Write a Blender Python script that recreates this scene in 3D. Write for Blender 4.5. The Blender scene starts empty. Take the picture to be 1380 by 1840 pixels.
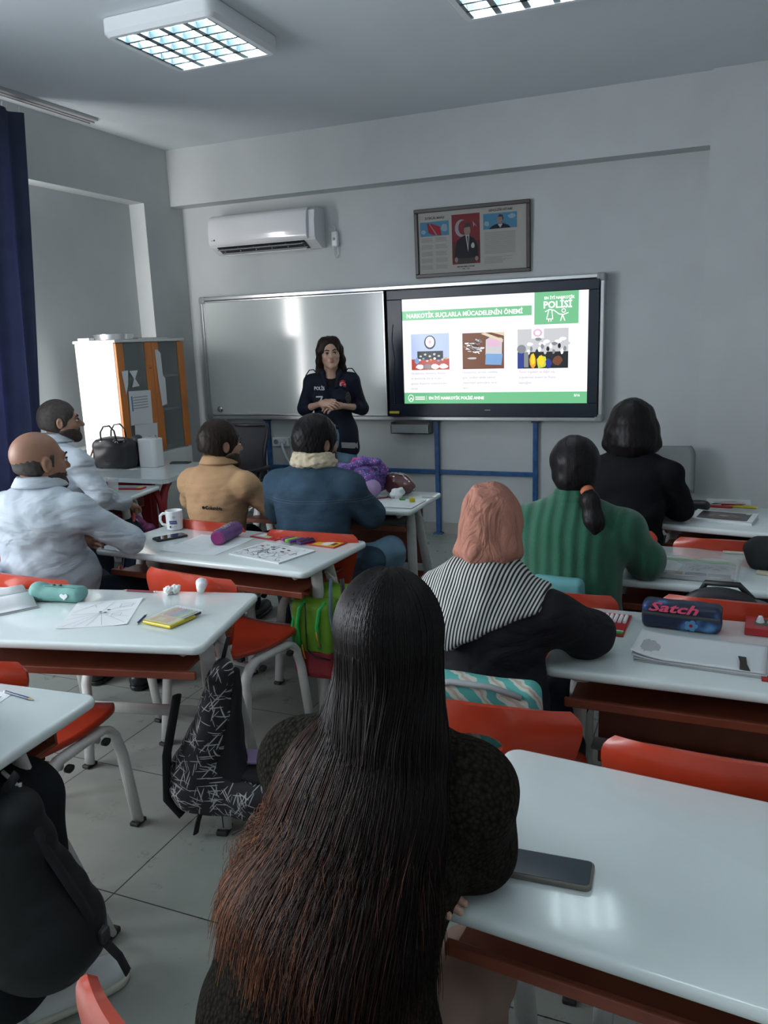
import bpy, bmesh, math, random
import numpy as np
from mathutils import Vector, Matrix, Euler
PI = math.pi
random.seed(7)
sc = bpy.context.scene
COL = sc.collection

# ------------------------------------------------------------------ camera
cam_data = bpy.data.cameras.new('camera')
cam = bpy.data.objects.new('camera', cam_data)
COL.objects.link(cam)
yaw, pitch, roll = 0.3973, -0.2143, -0.0360
fw_ = Vector((-math.sin(yaw)*math.cos(pitch), math.cos(yaw)*math.cos(pitch), math.sin(pitch)))
rt_ = Vector((math.cos(yaw), math.sin(yaw), 0)); up_ = rt_.cross(fw_)
rt2 = rt_*math.cos(roll)+up_*math.sin(roll); up2 = -rt_*math.sin(roll)+up_*math.cos(roll)
cam.matrix_world = Matrix(((rt2.x, up2.x, -fw_.x, 0), (rt2.y, up2.y, -fw_.y, 0), (rt2.z, up2.z, -fw_.z, 1.607), (0, 0, 0, 1)))
cam_data.sensor_fit = 'VERTICAL'; cam_data.sensor_height = 24.0
cam_data.lens = 24.0*1443.9/1840.0
cam_data.clip_start = 0.02
sc.camera = cam

# ------------------------------------------------------------------ light and exposure
sc.view_settings.view_transform = 'Standard'; sc.view_settings.look = 'None'
sc.view_settings.gamma = 1.0; sc.view_settings.use_curve_mapping = False
sc.view_settings.exposure = 1.15
world = bpy.data.worlds.new('sky'); sc.world = world; world.use_nodes = True
wn = world.node_tree.nodes; wn['Background'].inputs[0].default_value = (0.62, 0.78, 1.0, 1); wn['Background'].inputs[1].default_value = 1.0

def area(name, loc, rot, sx, sy, power, col):
    l = bpy.data.lights.new(name, 'AREA'); l.shape = 'RECTANGLE'; l.size = sx; l.size_y = sy; l.energy = power; l.color = col
    o = bpy.data.objects.new(name, l); COL.objects.link(o); o.location = loc; o.rotation_euler = rot
    return o
R45 = math.radians(38)
# daylight entering through the windows of the left wall (outside the glass line)
DAY = (0.95, 0.98, 1.0)
W_BACK, W_MID, W_FRONT = 62, 46, 105
area('daylight_rear_window', (-4.75, -0.9, 1.75), (0, -PI/2, 0), 1.7, 1.5, W_BACK, DAY)
area('daylight_middle_window', (-4.75, 1.1, 1.75), (0, -PI/2, 0), 1.7, 1.5, W_MID, DAY)
area('daylight_front_window', (-4.70, 3.0, 1.72), (0, -PI/2, R45), 1.6, 1.5, W_FRONT, (1.0, 0.98, 0.95))
LAMP_STRENGTH = 16.0
SCREEN_STRENGTH = 0.52

# ------------------------------------------------------------------ materials
MATS = {}
def mat(name, col, rough=0.5, metal=0.0, bump=0.0, bscale=200.0, var=0.0, vscale=8.0, coat=0.0, emit=0.0, spec=0.5, col2=None, alpha=1.0, sheen=0.0, bdist=0.002):
    if name in MATS: return MATS[name]
    m = bpy.data.materials.new(name); m.use_nodes = True
    nt = m.node_tree; b = nt.nodes['Principled BSDF']
    c = (col[0], col[1], col[2], 1)
    b.inputs['Base Color'].default_value = c; b.inputs['Roughness'].default_value = rough; b.inputs['Metallic'].default_value = metal
    b.inputs['Specular IOR Level'].default_value = spec
    if coat: b.inputs['Coat Weight'].default_value = coat; b.inputs['Coat Roughness'].default_value = 0.08
    if sheen: b.inputs['Sheen Weight'].default_value = sheen
    if emit: b.inputs['Emission Color'].default_value = c; b.inputs['Emission Strength'].default_value = emit
    if alpha < 1: b.inputs['Alpha'].default_value = alpha
    if var or bump or col2:
        tc = nt.nodes.new('ShaderNodeTexCoord')
    if var or col2:
        n = nt.nodes.new('ShaderNodeTexNoise'); n.inputs['Scale'].default_value = vscale; n.inputs['Detail'].default_value = 6
        nt.links.new(tc.outputs['Object'], n.inputs['Vector'])
        r = nt.nodes.new('ShaderNodeValToRGB'); nt.links.new(n.outputs['Fac'], r.inputs['Fac'])
        c2 = col2 if col2 else tuple(max(0, x*(1-var)) for x in col)
        c3 = col if col2 else tuple(min(1, x*(1+var)) for x in col)
        r.color_ramp.elements[0].position = 0.35; r.color_ramp.elements[1].position = 0.65
        r.color_ramp.elements[0].color = (*c2, 1); r.color_ramp.elements[1].color = (*c3, 1)
        nt.links.new(r.outputs['Color'], b.inputs['Base Color'])
    if bump:
        n2 = nt.nodes.new('ShaderNodeTexNoise'); n2.inputs['Scale'].default_value = bscale; n2.inputs['Detail'].default_value = 3
        nt.links.new(tc.outputs['Object'], n2.inputs['Vector'])
        bp = nt.nodes.new('ShaderNodeBump'); bp.inputs['Strength'].default_value = bump; bp.inputs['Distance'].default_value = bdist
        nt.links.new(n2.outputs['Fac'], bp.inputs['Height']); nt.links.new(bp.outputs['Normal'], b.inputs['Normal'])
    MATS[name] = m
    return m
def nodes(m): return m.node_tree, m.node_tree.nodes['Principled BSDF']

# ------------------------------------------------------------------ mesh helpers
def link(o, parent=None):
    COL.objects.link(o)
    if parent: o.parent = parent
    return o
def thing(name, label, cat, loc=(0, 0, 0), rot=0.0, group=None):
    o = bpy.data.objects.new(name, None); COL.objects.link(o)
    o.empty_display_size = 0.1
    o.location = loc; o.rotation_euler = (0, 0, rot) if not isinstance(rot, tuple) else rot
    o['label'] = label; o['category'] = cat
    if group: o['group'] = group
    return o
def tag(o, label, cat, group=None):
    o['label'] = label; o['category'] = cat
    if group: o['group'] = group
    return o
def mesh_obj(name, verts, faces, m, parent=None, smooth=False, loc=None, rot=None, kind=None):
    me = bpy.data.meshes.new(name)
    me.from_pydata([tuple(v) for v in verts], [], [tuple(f) for f in faces]); me.update()
    if smooth: me.polygons.foreach_set('use_smooth', [True]*len(me.polygons))
    o = bpy.data.objects.new(name, me)
    if m: me.materials.append(m)
    link(o, parent)
    if loc is not None: o.location = loc
    if rot is not None: o.rotation_euler = rot if isinstance(rot, tuple) else (0, 0, rot)
    if kind: o['kind'] = kind
    return o
class MB:
    """collects shapes and links them as one mesh object"""
    def __init__(s): s.v = []; s.f = []; s.mi = []; s.cur = 0; s.T = Matrix.Identity(4)
    def add(s, vs, fs):
        n = len(s.v); s.v += [s.T @ Vector(v) for v in vs]; s.f += [tuple(i+n for i in f) for f in fs]; s.mi += [s.cur]*len(fs); return s
    def box(s, x0, x1, y0, y1, z0, z1):
        return s.add([(x0,y0,z0),(x1,y0,z0),(x1,y1,z0),(x0,y1,z0),(x0,y0,z1),(x1,y0,z1),(x1,y1,z1),(x0,y1,z1)],
                     [(0,3,2,1),(4,5,6,7),(0,1,5,4),(1,2,6,5),(2,3,7,6),(3,0,4,7)])
    def bbox(s, x0, x1, y0, y1, z0, z1, b=0.004, seg=2):
        bm = bmesh.new(); bmesh.ops.create_cube(bm, size=1)
        for v in bm.verts: v.co = Vector(((x0+x1)/2+v.co.x*(x1-x0), (y0+y1)/2+v.co.y*(y1-y0), (z0+z1)/2+v.co.z*(z1-z0)))
        bmesh.ops.bevel(bm, geom=bm.edges[:], offset=b, segments=seg, affect='EDGES', profile=0.5)
        return s.bm(bm)
    def bm(s, bm):
        bm.verts.index_update(); s.add([v.co.copy() for v in bm.verts], [[v.index for v in f.verts] for f in bm.faces]); bm.free(); return s
    def tube(s, pts, r, n=10, r2=None, cap=True, up=(0,0,1)):
        """tube along pts; r radius or list; r2 second radius for oval section"""
        pts = [Vector(p) for p in pts]; rs = r if isinstance(r, (list, tuple)) else [r]*len(pts)
        vs = []; fs = []; N = len(pts); prev = None
        for i, p in enumerate(pts):
            t = (pts[min(i+1, N-1)]-pts[max(i-1, 0)]).normalized()
            if prev is None:
                a = Vector(up) if abs(t.dot(Vector(up))) < 0.95 else Vector((0, 1, 0))
                u = t.cross(a).normalized()
            else:
                u = (prev - t*prev.dot(t)).normalized()
            prev = u; w = t.cross(u)
            ra = rs[i]; rb = ra if r2 is None else (r2[i] if isinstance(r2, (list, tuple)) else r2)
            for k in range(n):
                a = 2*PI*k/n; vs.append(p+u*math.cos(a)*ra+w*math.sin(a)*rb)
        for i in range(N-1):
            for k in range(n):
                k2 = (k+1) % n; fs.append((i*n+k, i*n+k2, (i+1)*n+k2, (i+1)*n+k))
        if cap: fs.append(tuple(range(n-1, -1, -1))); fs.append(tuple((N-1)*n+k for k in range(n)))
        return s.add(vs, fs)
    def cyl(s, a, b, r, n=16): return s.tube([a, b], r, n)
    def lathe(s, prof, n=24, c=(0,0,0)):
        vs = []; fs = []; N = len(prof)
        for (r, z) in prof:
            for k in range(n):
                a = 2*PI*k/n; vs.append((c[0]+r*math.cos(a), c[1]+r*math.sin(a), c[2]+z))
        for i in range(N-1):
            for k in range(n): k2 = (k+1) % n; fs.append((i*n+k, i*n+k2, (i+1)*n+k2, (i+1)*n+k))
        fs.append(tuple(range(n-1, -1, -1))); fs.append(tuple((N-1)*n+k for k in range(n)))
        return s.add(vs, fs)
    def slab(s, x0, x1, y0, y1, z0, z1, rc=0.03, e=0.008, n=6):
        """plate with rounded corners in plan and rounded edges"""
        prof = [(e, z0)] + [(e-e*math.sin(t*PI/2/3), z0+ (e-e*math.cos(t*PI/2/3)) ) for t in (1,2,3)] + [(e-e*math.cos(t*PI/2/3), z1-e+e*math.sin(t*PI/2/3)) for t in (0,1,2,3)]
        vs = []; fs = []; M = 4*(n+1)
        for ins, z in prof:
            r = max(rc-ins, 0.0005)
            for ci, (cx, cy) in enumerate(((x1-rc, y1-rc), (x0+rc, y1-rc), (x0+rc, y0+rc), (x1-rc, y0+rc))):
                for k in range(n+1):
                    a = ci*PI/2+k*PI/2/n; vs.append((cx+r*math.cos(a), cy+r*math.sin(a), z))
        for i in range(len(prof)-1):
            for k in range(M): k2 = (k+1) % M; fs.append((i*M+k, i*M+k2, (i+1)*M+k2, (i+1)*M+k))
        fs.append(tuple(range(M-1, -1, -1))); fs.append(tuple((len(prof)-1)*M+k for k in range(M)))
        return s.add(vs, fs)
    def poly(s, pts, z0, z1):
        """extruded polygon in XY"""
        n = len(pts)
        vs = [(p[0], p[1], z0) for p in pts]+[(p[0], p[1], z1) for p in pts]
        fs = [tuple(range(n-1, -1, -1)), tuple(range(n, 2*n))]+[(i, (i+1) % n, n+(i+1) % n, n+i) for i in range(n)]
        return s.add(vs, fs)
    def sheet(s, f, nu, nv, t=0.001):
        """thick sheet: f(u,v)->point, offset along normal by t"""
        P = [[Vector(f(i/nu, j/nv)) for j in range(nv+1)] for i in range(nu+1)]
        N = [[None]*(nv+1) for _ in range(nu+1)]
        for i in range(nu+1):
            for j in range(nv+1):
                a = P[min(i+1, nu)][j]-P[max(i-1, 0)][j]; b = P[i][min(j+1, nv)]-P[i][max(j-1, 0)]
                N[i][j] = a.cross(b).normalized()
        vs = [P[i][j] for i in range(nu+1) for j in range(nv+1)]+[P[i][j]-N[i][j]*t for i in range(nu+1) for j in range(nv+1)]
        o = (nu+1)*(nv+1); I = lambda i, j: i*(nv+1)+j
        fs = []
        for i in range(nu):
            for j in range(nv):
                fs.append((I(i,j), I(i+1,j), I(i+1,j+1), I(i,j+1))); fs.append((o+I(i,j+1), o+I(i+1,j+1), o+I(i+1,j), o+I(i,j)))
        for i in range(nu): fs.append((I(i+1,0), I(i,0), o+I(i,0), o+I(i+1,0))); fs.append((I(i,nv), I(i+1,nv), o+I(i+1,nv), o+I(i,nv)))
        for j in range(nv): fs.append((I(0,j), I(0,j+1), o+I(0,j+1), o+I(0,j))); fs.append((I(nu,j+1), I(nu,j), o+I(nu,j), o+I(nu,j+1)))
        return s.add(vs, fs)
    def build(s, name, m, parent=None, smooth=False, loc=None, rot=None, kind=None, auto=None):
        o = mesh_obj(name, s.v, s.f, None, parent, smooth, loc, rot, kind)
        for mm in (m if isinstance(m, (list, tuple)) else [m]): o.data.materials.append(mm)
        if isinstance(m, (list, tuple)): o.data.polygons.foreach_set('material_index', s.mi)
        if auto is not None: shade_auto(o.data, auto)
        return o
def shade_auto(me, ang=35):
    bm = bmesh.new(); bm.from_mesh(me)
    for f in bm.faces: f.smooth = True
    lim = math.radians(ang)
    for e in bm.edges: e.smooth = (len(e.link_faces) == 2 and e.calc_face_angle(0) < lim)
    bm.to_mesh(me); bm.free()
def arc(c, r, a0, a1, n, plane='yz', x=0):
    out = []
    for i in range(n+1):
        a = a0+(a1-a0)*i/n
        out.append((x, c[0]+r*math.cos(a), c[1]+r*math.sin(a)))
    return out
def text(s, size, m, parent, loc, rot, name='lettering', ext=0.0006, bold=0.0, align='LEFT', shear=0.0, sx=1.0, sl=1.0):
    cu = bpy.data.curves.new(name, 'FONT'); cu.body = s; cu.size = size; cu.extrude = ext; cu.offset = bold; cu.align_x = align; cu.shear = shear; cu.space_line = sl
    cu.resolution_u = 2
    t = bpy.data.objects.new(name+'_tmp', cu); COL.objects.link(t)
    bpy.context.view_layer.update()
    me = bpy.data.meshes.new_from_object(t.evaluated_get(bpy.context.evaluated_depsgraph_get()))
    bpy.data.objects.remove(t); me.name = name
    for v in me.vertices: v.co.x *= sx
    me.materials.clear(); me.materials.append(m)
    o = bpy.data.objects.new(name, me); link(o, parent); o.location = loc; o.rotation_euler = rot
    return o
def copy_tree(o, parent=None):
    c = o.copy(); COL.objects.link(c); c.parent = parent
    for ch in list(o.children): copy_tree(ch, c)
    return c
def tri(p): return p
# ------------------------------------------------------------------ the room
XL, XR, YF, YB, ZC = -4.385, 1.9, 6.167, -1.6, 3.194
M_wall = mat('wall_paint', (0.53, 0.555, 0.56), 0.55, bump=0.25, bscale=90, var=0.03, vscale=3, bdist=0.001)
M_ceil = mat('ceiling_paint', (0.66, 0.71, 0.74), 0.8, bump=0.1, bscale=60, var=0.02, vscale=2)
M_floor = mat('floor_tile', (0.40, 0.42, 0.38), 0.22, var=0.0)
nt, b = nodes(M_floor)
tc = nt.nodes.new('ShaderNodeTexCoord'); mp = nt.nodes.new('ShaderNodeMapping')
mp.inputs['Location'].default_value = (1.61, -1.63, 0)
nt.links.new(tc.outputs['Object'], mp.inputs['Vector'])
br = nt.nodes.new('ShaderNodeTexBrick'); br.offset = 0; br.squash = 1
for k, v in (('Scale', 1.0), ('Mortar Size', 0.0022), ('Mortar Smooth', 0.1), ('Bias', 0), ('Brick Width', 0.605), ('Row Height', 0.605)): br.inputs[k].default_value = v
br.inputs['Color1'].default_value = (0.33, 0.355, 0.32, 1); br.inputs['Color2'].default_value = (0.305, 0.33, 0.295, 1); br.inputs['Mortar'].default_value = (0.03, 0.03, 0.028, 1)
nt.links.new(mp.outputs[0], br.inputs['Vector'])
n1 = nt.nodes.new('ShaderNodeTexNoise'); n1.inputs['Scale'].default_value = 9; n1.inputs['Detail'].default_value = 9; n1.inputs['Roughness'].default_value = 0.7
nt.links.new(tc.outputs['Object'], n1.inputs['Vector'])
mx = nt.nodes.new('ShaderNodeMix'); mx.data_type = 'RGBA'; mx.blend_type = 'MULTIPLY'; mx.inputs[0].default_value = 0.2
nt.links.new(br.outputs['Color'], mx.inputs[6]); nt.links.new(n1.outputs['Fac'], mx.inputs[7]); nt.links.new(mx.outputs[2], b.inputs['Base Color'])
rr_ = nt.nodes.new('ShaderNodeMapRange'); rr_.inputs[3].default_value = 0.18; rr_.inputs[4].default_value = 0.42
nt.links.new(n1.outputs['Fac'], rr_.inputs[0]); nt.links.new(rr_.outputs[0], b.inputs['Roughness'])

def struct(name, mb, m, auto=None):
    o = mb.build(name, m, auto=auto); o['kind'] = 'structure'; return o
struct('floor', MB().box(XL-0.5, XR+0.2, YB-0.2, YF+0.2, -0.1, 0), M_floor)
struct('ceiling', MB().box(XL-0.5, XR+0.2, YB-0.2, YF+0.2, ZC, ZC+0.12), M_ceil)
struct('wall_front', MB().box(XL-0.5, XR+0.2, YF, YF+0.2, 0, ZC), M_wall)
struct('wall_right', MB().box(XR, XR+0.2, YB, YF, 0, ZC), M_wall)
struct('wall_back', MB().box(XL-0.5, XR+0.2, YB-0.2, YB, 0, ZC), M_wall)
# ceiling beam along the front wall and the pillar at its right end
struct('trim_1', MB().box(XL, -0.130, YF-0.166, YF, 2.749, ZC), M_wall)
struct('trim_2', MB().box(-0.130, XR, YF-0.20, YF, 0, ZC), M_wall)
# left wall: a long recess with windows behind the curtain, front end of it walled up
NZ0, NZ1, NY1 = 0.86, 2.735, 5.655
wl = MB()
wl.box(XL-0.15, XL, YB, YF, 0, NZ0); wl.box(XL-0.15, XL, YB, YF, NZ1, ZC); wl.box(XL-0.15, XL, NY1, YF, NZ0, NZ1); wl.box(XL-0.15, XL, YB, YB+0.35, NZ0, NZ1)
wl.box(XL-0.40, XL-0.15, 3.93, YF, 0, ZC); wl.box(XL-0.40, XL-0.15, YB, 3.93, 0, NZ0); wl.box(XL-0.40, XL-0.15, YB, 3.93, NZ1, ZC)
wl.box(XL-0.40, XL-0.15, YB, YB+0.35, NZ0, NZ1)
struct('wall_left', wl, M_wall)
# windows in the recess
M_pvc = mat('window_pvc', (0.8, 0.82, 0.83), 0.3)
def window(n, y0, y1):
    mb = MB(); x0, x1 = XL-0.26, XL-0.21
    mb.bbox(x0, x1, y0, y0+0.06, NZ0, NZ1); mb.bbox(x0, x1, y1-0.06, y1, NZ0, NZ1)
    mb.bbox(x0, x1, y0, y1, NZ0, NZ0+0.06); mb.bbox(x0, x1, y0, y1, NZ1-0.06, NZ1); mb.bbox(x0+0.004, x1-0.004, y0, y1, 2.2, 2.25)
    mb.bbox(x0+0.002, x1-0.002, (y0+y1)/2-0.03, (y0+y1)/2+0.03, NZ0, NZ1)
    struct('window_%d' % n, mb, M_pvc)
window(1, YB+0.35, 0.35); window(2, 0.35, 2.15); window(3, 2.15, 3.93)
# baseboards
M_base = mat('baseboard_tile', (0.36, 0.36, 0.33), 0.35, var=0.08, vscale=6)
struct('baseboard_front', MB().box(XL, -0.13, YF-0.012, YF, 0, 0.09), M_base)
struct('baseboard_left', MB().box(XL, XL+0.012, YB, YF-0.012, 0, 0.09), M_base)
struct('baseboard_right', MB().box(-0.118, XR, YF-0.212, YF-0.20, 0, 0.09), M_base)

# ------------------------------------------------------------------ curtain and its rail
M_curt = mat('curtain_cloth', (0.060, 0.078, 0.14), 0.85, bump=0.4, bscale=300, var=0.1)
nt, b = nodes(M_curt)
tr = nt.nodes.new('ShaderNodeBsdfTranslucent'); tr.inputs[0].default_value = (0.11, 0.11, 0.24, 1)
ms = nt.nodes.new('ShaderNodeMixShader'); ms.inputs[0].default_value = 0.35
nt.links.new(b.outputs[0], ms.inputs[1]); nt.links.new(tr.outputs[0], ms.inputs[2]); nt.links.new(ms.outputs[0], nt.nodes['Material Output'].inputs[0])
cur = thing('curtain', 'dark blue floor-length curtain hanging from the ceiling rail at the left edge', 'curtain', (-4.22, 3.2, 0))
def curt_f(y0, y1, folds):
    def f(u, v):
        y = y0+(y1-y0)*u; z = 0.06+(3.09-0.06)*v
        a = 0.045*(0.65+0.35*(1-v))
        w = math.sin(u*folds*2*PI+0.6*math.sin(v*3+u*5))+0.25*math.sin(u*folds*4.3*PI+1)
        return (a*w, y-3.2-0.28*(1-v)*0.9*u, z)
    return f
MB().sheet(curt_f(2.2, 4.30, 9), 160, 30, 0.003).build('curtain_panel', M_curt, cur, smooth=True)
for i in range(16):
    y = 2.25+i*0.135; MB().tube([(0.0, y-3.2, 3.08), (0.0, y-3.2, 3.11), (0.006, y-3.2, 3.125)], 0.003, 6).build('curtain_hook', M_pvc, cur)

rl = MB(); rl.bbox(XL+0.11, XL+0.22, -1.4, 4.95, ZC-0.022, ZC, 0.003); rl.box(XL+0.135, XL+0.145, -1.4, 4.95, ZC-0.03, ZC-0.02); rl.box(XL+0.175, XL+0.185, -1.4, 4.95, ZC-0.03, ZC-0.02)
tag(rl.build('curtain_rail', mat('rail_pvc', (0.42, 0.42, 0.43), 0.4)), 'grey double-track curtain rail fixed along the ceiling above the windows', 'curtain rail')

# ------------------------------------------------------------------ ceiling lights
M_tube = mat('lamp_tube', (0.86, 0.98, 1.0), 0.3, emit=LAMP_STRENGTH)
M_fixt = mat('fixture_white', (0.75, 0.78, 0.8), 0.35)
M_louv = mat('louver_aluminium', (0.30, 0.37, 0.40), 0.30, metal=1.0)
def ceiling_light(label, loc, rot):
    t = thing('ceiling_light', label, 'ceiling light', loc, rot, None)
    S, H = 0.325, 0.085; s = S-0.045
    mb = MB()   # housing: frame with bevelled outside, back plate
    mb.slab(-S, S, -S, S, -0.016, 0.0, 0.05, 0.006)
    o = MB()
    prof = [(S, -0.012, 0.05), (S, -H+0.02, 0.05), (S-0.018, -H, 0.035), (s, -H, 0.006), (s-0.004, -0.02, 0.006)]
    vs = []; fs = []; n = 6; M = 4*(n+1)
    for hs, z, rc in prof:
        for ci, (cx, cy) in enumerate(((1, 1), (-1, 1), (-1, -1), (1, -1))):
            for k in range(n+1):
                a = ci*PI/2+k*PI/2/n; vs.append((cx*(hs-rc)+rc*math.cos(a), cy*(hs-rc)+rc*math.sin(a), z))
    for i in range(len(prof)-1):
        for k in range(M): k2 = (k+1) % M; fs.append((i*M+k, (i+1)*M+k, (i+1)*M+k2, i*M+k2))
    mb.add(vs, fs)
    mb.build('housing', M_fixt, t, auto=40)
    for k in range(4):
        x = -s+s*2*(k+0.5)/4
        MB().cyl((x, -s+0.01, -0.040), (x, s-0.01, -0.040), 0.009, 12).build('tube', M_tube, t, smooth=True)
        # mirror louver strip between tubes
    lv = MB()
    for k in range(5):
        x = -s+s*2*k/4
        lv.add([(x-0.016, -s, -H+0.004), (x+0.016, -s, -H+0.004), (x, -s, -0.032), (x-0.016, s, -H+0.004), (x+0.016, s, -H+0.004), (x, s, -0.032)], [(0,1,4,3),(1,2,5,4),(2,0,3,5)])
    for k in range(1, 6):
        y = -s+s*2*k/6
        lv.add([(-s, y-0.008, -H+0.004), (-s, y+0.008, -H+0.004), (-s, y, -0.048), (s, y-0.008, -H+0.004), (s, y+0.008, -H+0.004), (s, y, -0.048)], [(0,1,4,3),(1,2,5,4),(2,0,3,5)])
    lv.build('louver', M_louv, t)
    return t
ceiling_light('square ceiling light with mirrored louver, lit, shown whole at upper left', (-2.60, 3.88, ZC-0.001), 0.0)
ceiling_light('square lit ceiling light cut off by the top edge of the picture', (-0.93, 3.93, ZC-0.001), 0.0)
ceiling_light('square lit ceiling light behind the camera on the window side', (-2.60, 0.9, ZC-0.001), 0.0)
ceiling_light('square lit ceiling light behind the camera on the pillar side', (-0.2, 0.2, ZC-0.001), 0.0)
# ------------------------------------------------------------------ things on the front wall
M_alu = mat('aluminium', (0.62, 0.63, 0.64), 0.28, metal=0.9)
M_black = mat('black_plastic', (0.012, 0.014, 0.018), 0.35)
M_dgrey = mat('dark_grey_plastic', (0.05, 0.055, 0.06), 0.5)
M_wht = mat('white_plastic', (0.78, 0.80, 0.82), 0.3)
M_grey = mat('grey_plastic', (0.3, 0.32, 0.33), 0.45)
def flat(mb, pts, y, t=0.0006):
    """thin plate in the XZ plane facing -Y; pts (x,z) anticlockwise seen from the room"""
    n = len(pts)
    mb.add([(p[0], y, p[1]) for p in pts]+[(p[0], y+t, p[1]) for p in pts], [tuple(range(n)), tuple(range(2*n-1, n-1, -1))]+[((i+1) % n, i, n+i, n+(i+1) % n) for i in range(n)])
    return mb
def rect(x0, x1, z0, z1): return [(x0, z0), (x1, z0), (x1, z1), (x0, z1)]
def disc(cx, cz, rx, rz, n=20, a0=0, a1=2*PI): return [(cx+rx*math.cos(a0+(a1-a0)*i/n), cz+rz*math.sin(a0+(a1-a0)*i/n)) for i in range(n)]
FX = (PI/2, 0, 0)   # lettering that faces the room from the front wall

# whiteboard assembly frame
BX0, BX1, BZ0, BZ1, BY = -4.205, -0.785, 0.945, 1.995, 6.167
bt = thing('board_frame', 'long aluminium frame on the front wall that carries the whiteboard and the display', 'board frame', (BX0, BY, BZ0))
W, H = BX1-BX0, BZ1-BZ0
fr = MB(); fr.bbox(0.02, W-0.02, -0.12, -0.002, H-0.032, H, 0.006); fr.build('top_rail', M_alu, bt)
fr = MB(); fr.bbox(0.02, W-0.02, -0.12, -0.002, 0, 0.032, 0.006); fr.build('bottom_rail', M_alu, bt)
for x in (0, W-0.03):
    MB().bbox(x, x+0.03, -0.12, -0.002, 0.02, H-0.02, 0.006).build('side_rail', M_alu, bt)
for x, z in ((0, 0), (W-0.05, 0), (0, H-0.05), (W-0.05, H-0.05)):
    MB().bbox(x-0.006, x+0.056, -0.126, -0.002, z-0.006, z+0.056, 0.016, 3).build('corner_cap', M_grey, bt)
MB().box(0.03, W-0.03, -0.02, -0.002, 0.03, H-0.03).build('back_board', M_dgrey, bt)
M_wb = mat('whiteboard_enamel', (0.66, 0.69, 0.67), 0.13, spec=0.6)
wb = thing('whiteboard', 'white enamel sliding board behind the standing woman, left of the display', 'whiteboard', (BX0+0.032, BY-0.118, BZ0+0.034))
WW = -2.475-(BX0+0.032); WH = H-0.068
MB().box(0.012, WW-0.012, 0.006, 0.02, 0.012, WH-0.012).build('writing_surface', M_wb, wb)
f = MB()
for a in ((0, WW, 0, 0.014), (0, WW, WH-0.014, WH), (0, 0.014, 0.014, WH-0.014), (WW-0.014, WW, 0.014, WH-0.014)): f.bbox(a[0], a[1], 0, 0.024, a[2], a[3], 0.003)
f.build('edge_frame', M_alu, wb)
kn = MB(); kn.lathe([(0.028, 0), (0.03, 0.006), (0.024, 0.016), (0.008, 0.02), (0.001, 0.02)], 24); k = kn.build('lock_knob', mat('chrome', (0.7, 0.7, 0.7), 0.1, metal=1), wb, smooth=True, loc=(0.10, 0.006, 0.055), rot=(PI/2, 0, 0))
er = thing('marker_box', 'small yellow-topped black marker eraser at the foot of the display frame', 'eraser', (-2.45, BY-0.125, BZ0+0.036))
MB().bbox(0, 0.085, -0.02, 0.0, 0.0, 0.022, 0.003).build('felt_pad', M_black, er)
MB().bbox(0, 0.085, -0.022, 0.0, 0.022, 0.04, 0.003).build('grip', mat('yellow_plastic', (0.8, 0.65, 0.08), 0.4), er)

# interactive display
dp = thing('interactive_display', 'large wall display in a dark bezel showing a green and white slide', 'display', (-2.322, 6.045, 1.081))
SW, SH = 1.43, 0.805
M_bez = mat('bezel_dark_blue', (0.010, 0.018, 0.035), 0.30)
bz = MB()
for a in ((-0.125, SW+0.075, -0.10, 0.0), (-0.125, SW+0.075, SH, SH+0.072), (-0.125, 0.0, 0.0, SH), (SW, SW+0.075, 0.0, SH)): bz.bbox(a[0], a[1], -0.012, 0.085, a[2], a[3], 0.004)
bz.build('bezel', M_bez, dp)
def emis(name, col, k=1.0):
    m = mat(name, (0, 0, 0), 0.25); b = m.node_tree.nodes['Principled BSDF']
    b.inputs['Emission Color'].default_value = (*col, 1); b.inputs['Emission Strength'].default_value = SCREEN_STRENGTH*k
    return m
E_w = emis('slide_white', (0.93, 0.90, 0.97)); E_g = emis('slide_green', (0.16, 0.50, 0.25)); E_t = emis('slide_text', (0.42, 0.40, 0.46)); E_ww = emis('slide_bright', (1, 1, 1), 1.1)
MB().box(0, SW, 0, 0.01, 0, SH).build('screen', E_w, dp)
pl = lambda name, pts, y, m, par=dp: flat(MB(), pts, y).build(name, m, par)
sp = dp
pl('title_banner', rect(0.0, 1.02, 0.645, 0.715), -0.001, E_g)
pl('footer_banner', rect(0.0, SW, 0.0, 0.085), -0.001, E_g)
pl('logo_panel', rect(1.04, 1.36, 0.575, SH), -0.001, E_g)
text('NARKOTİK SUÇLARLA MÜCADELENİN ÖNEMİ', 0.046, E_ww, dp, (0.035, -0.0016, 0.662), FX, 'slide_title', bold=0.0012, sx=0.94)
text('EN İYİ NARKOTİK', 0.027, E_ww, dp, (1.112, -0.0016, 0.752), FX, 'logo_lettering', bold=0.0008, sx=0.95)
text('POLİSİ', 0.068, E_ww, dp, (1.105, -0.0016, 0.69), FX, 'logo_lettering', bold=0.002, sx=0.98)
lg = MB()
def stroke(mb, pts, r, y=-0.0016):
    for a, b in zip(pts[:-1], pts[1:]):
        dx, dz = b[0]-a[0], b[1]-a[1]; L = math.hypot(dx, dz) or 1; nx, nz = -dz/L*r, dx/L*r; ex, ez = dx/L*r*0.6, dz/L*r*0.6
        flat(mb, [(a[0]-ex-nx, a[1]-ez-nz), (b[0]+ex-nx, b[1]+ez-nz), (b[0]+ex+nx, b[1]+ez+nz), (a[0]-ex+nx, a[1]-ez+nz)], y)
stroke(lg, [(1.12, 0.665), (1.15, 0.68), (1.185, 0.672), (1.22, 0.645), (1.25, 0.64), (1.285, 0.652)], 0.0035)
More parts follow.
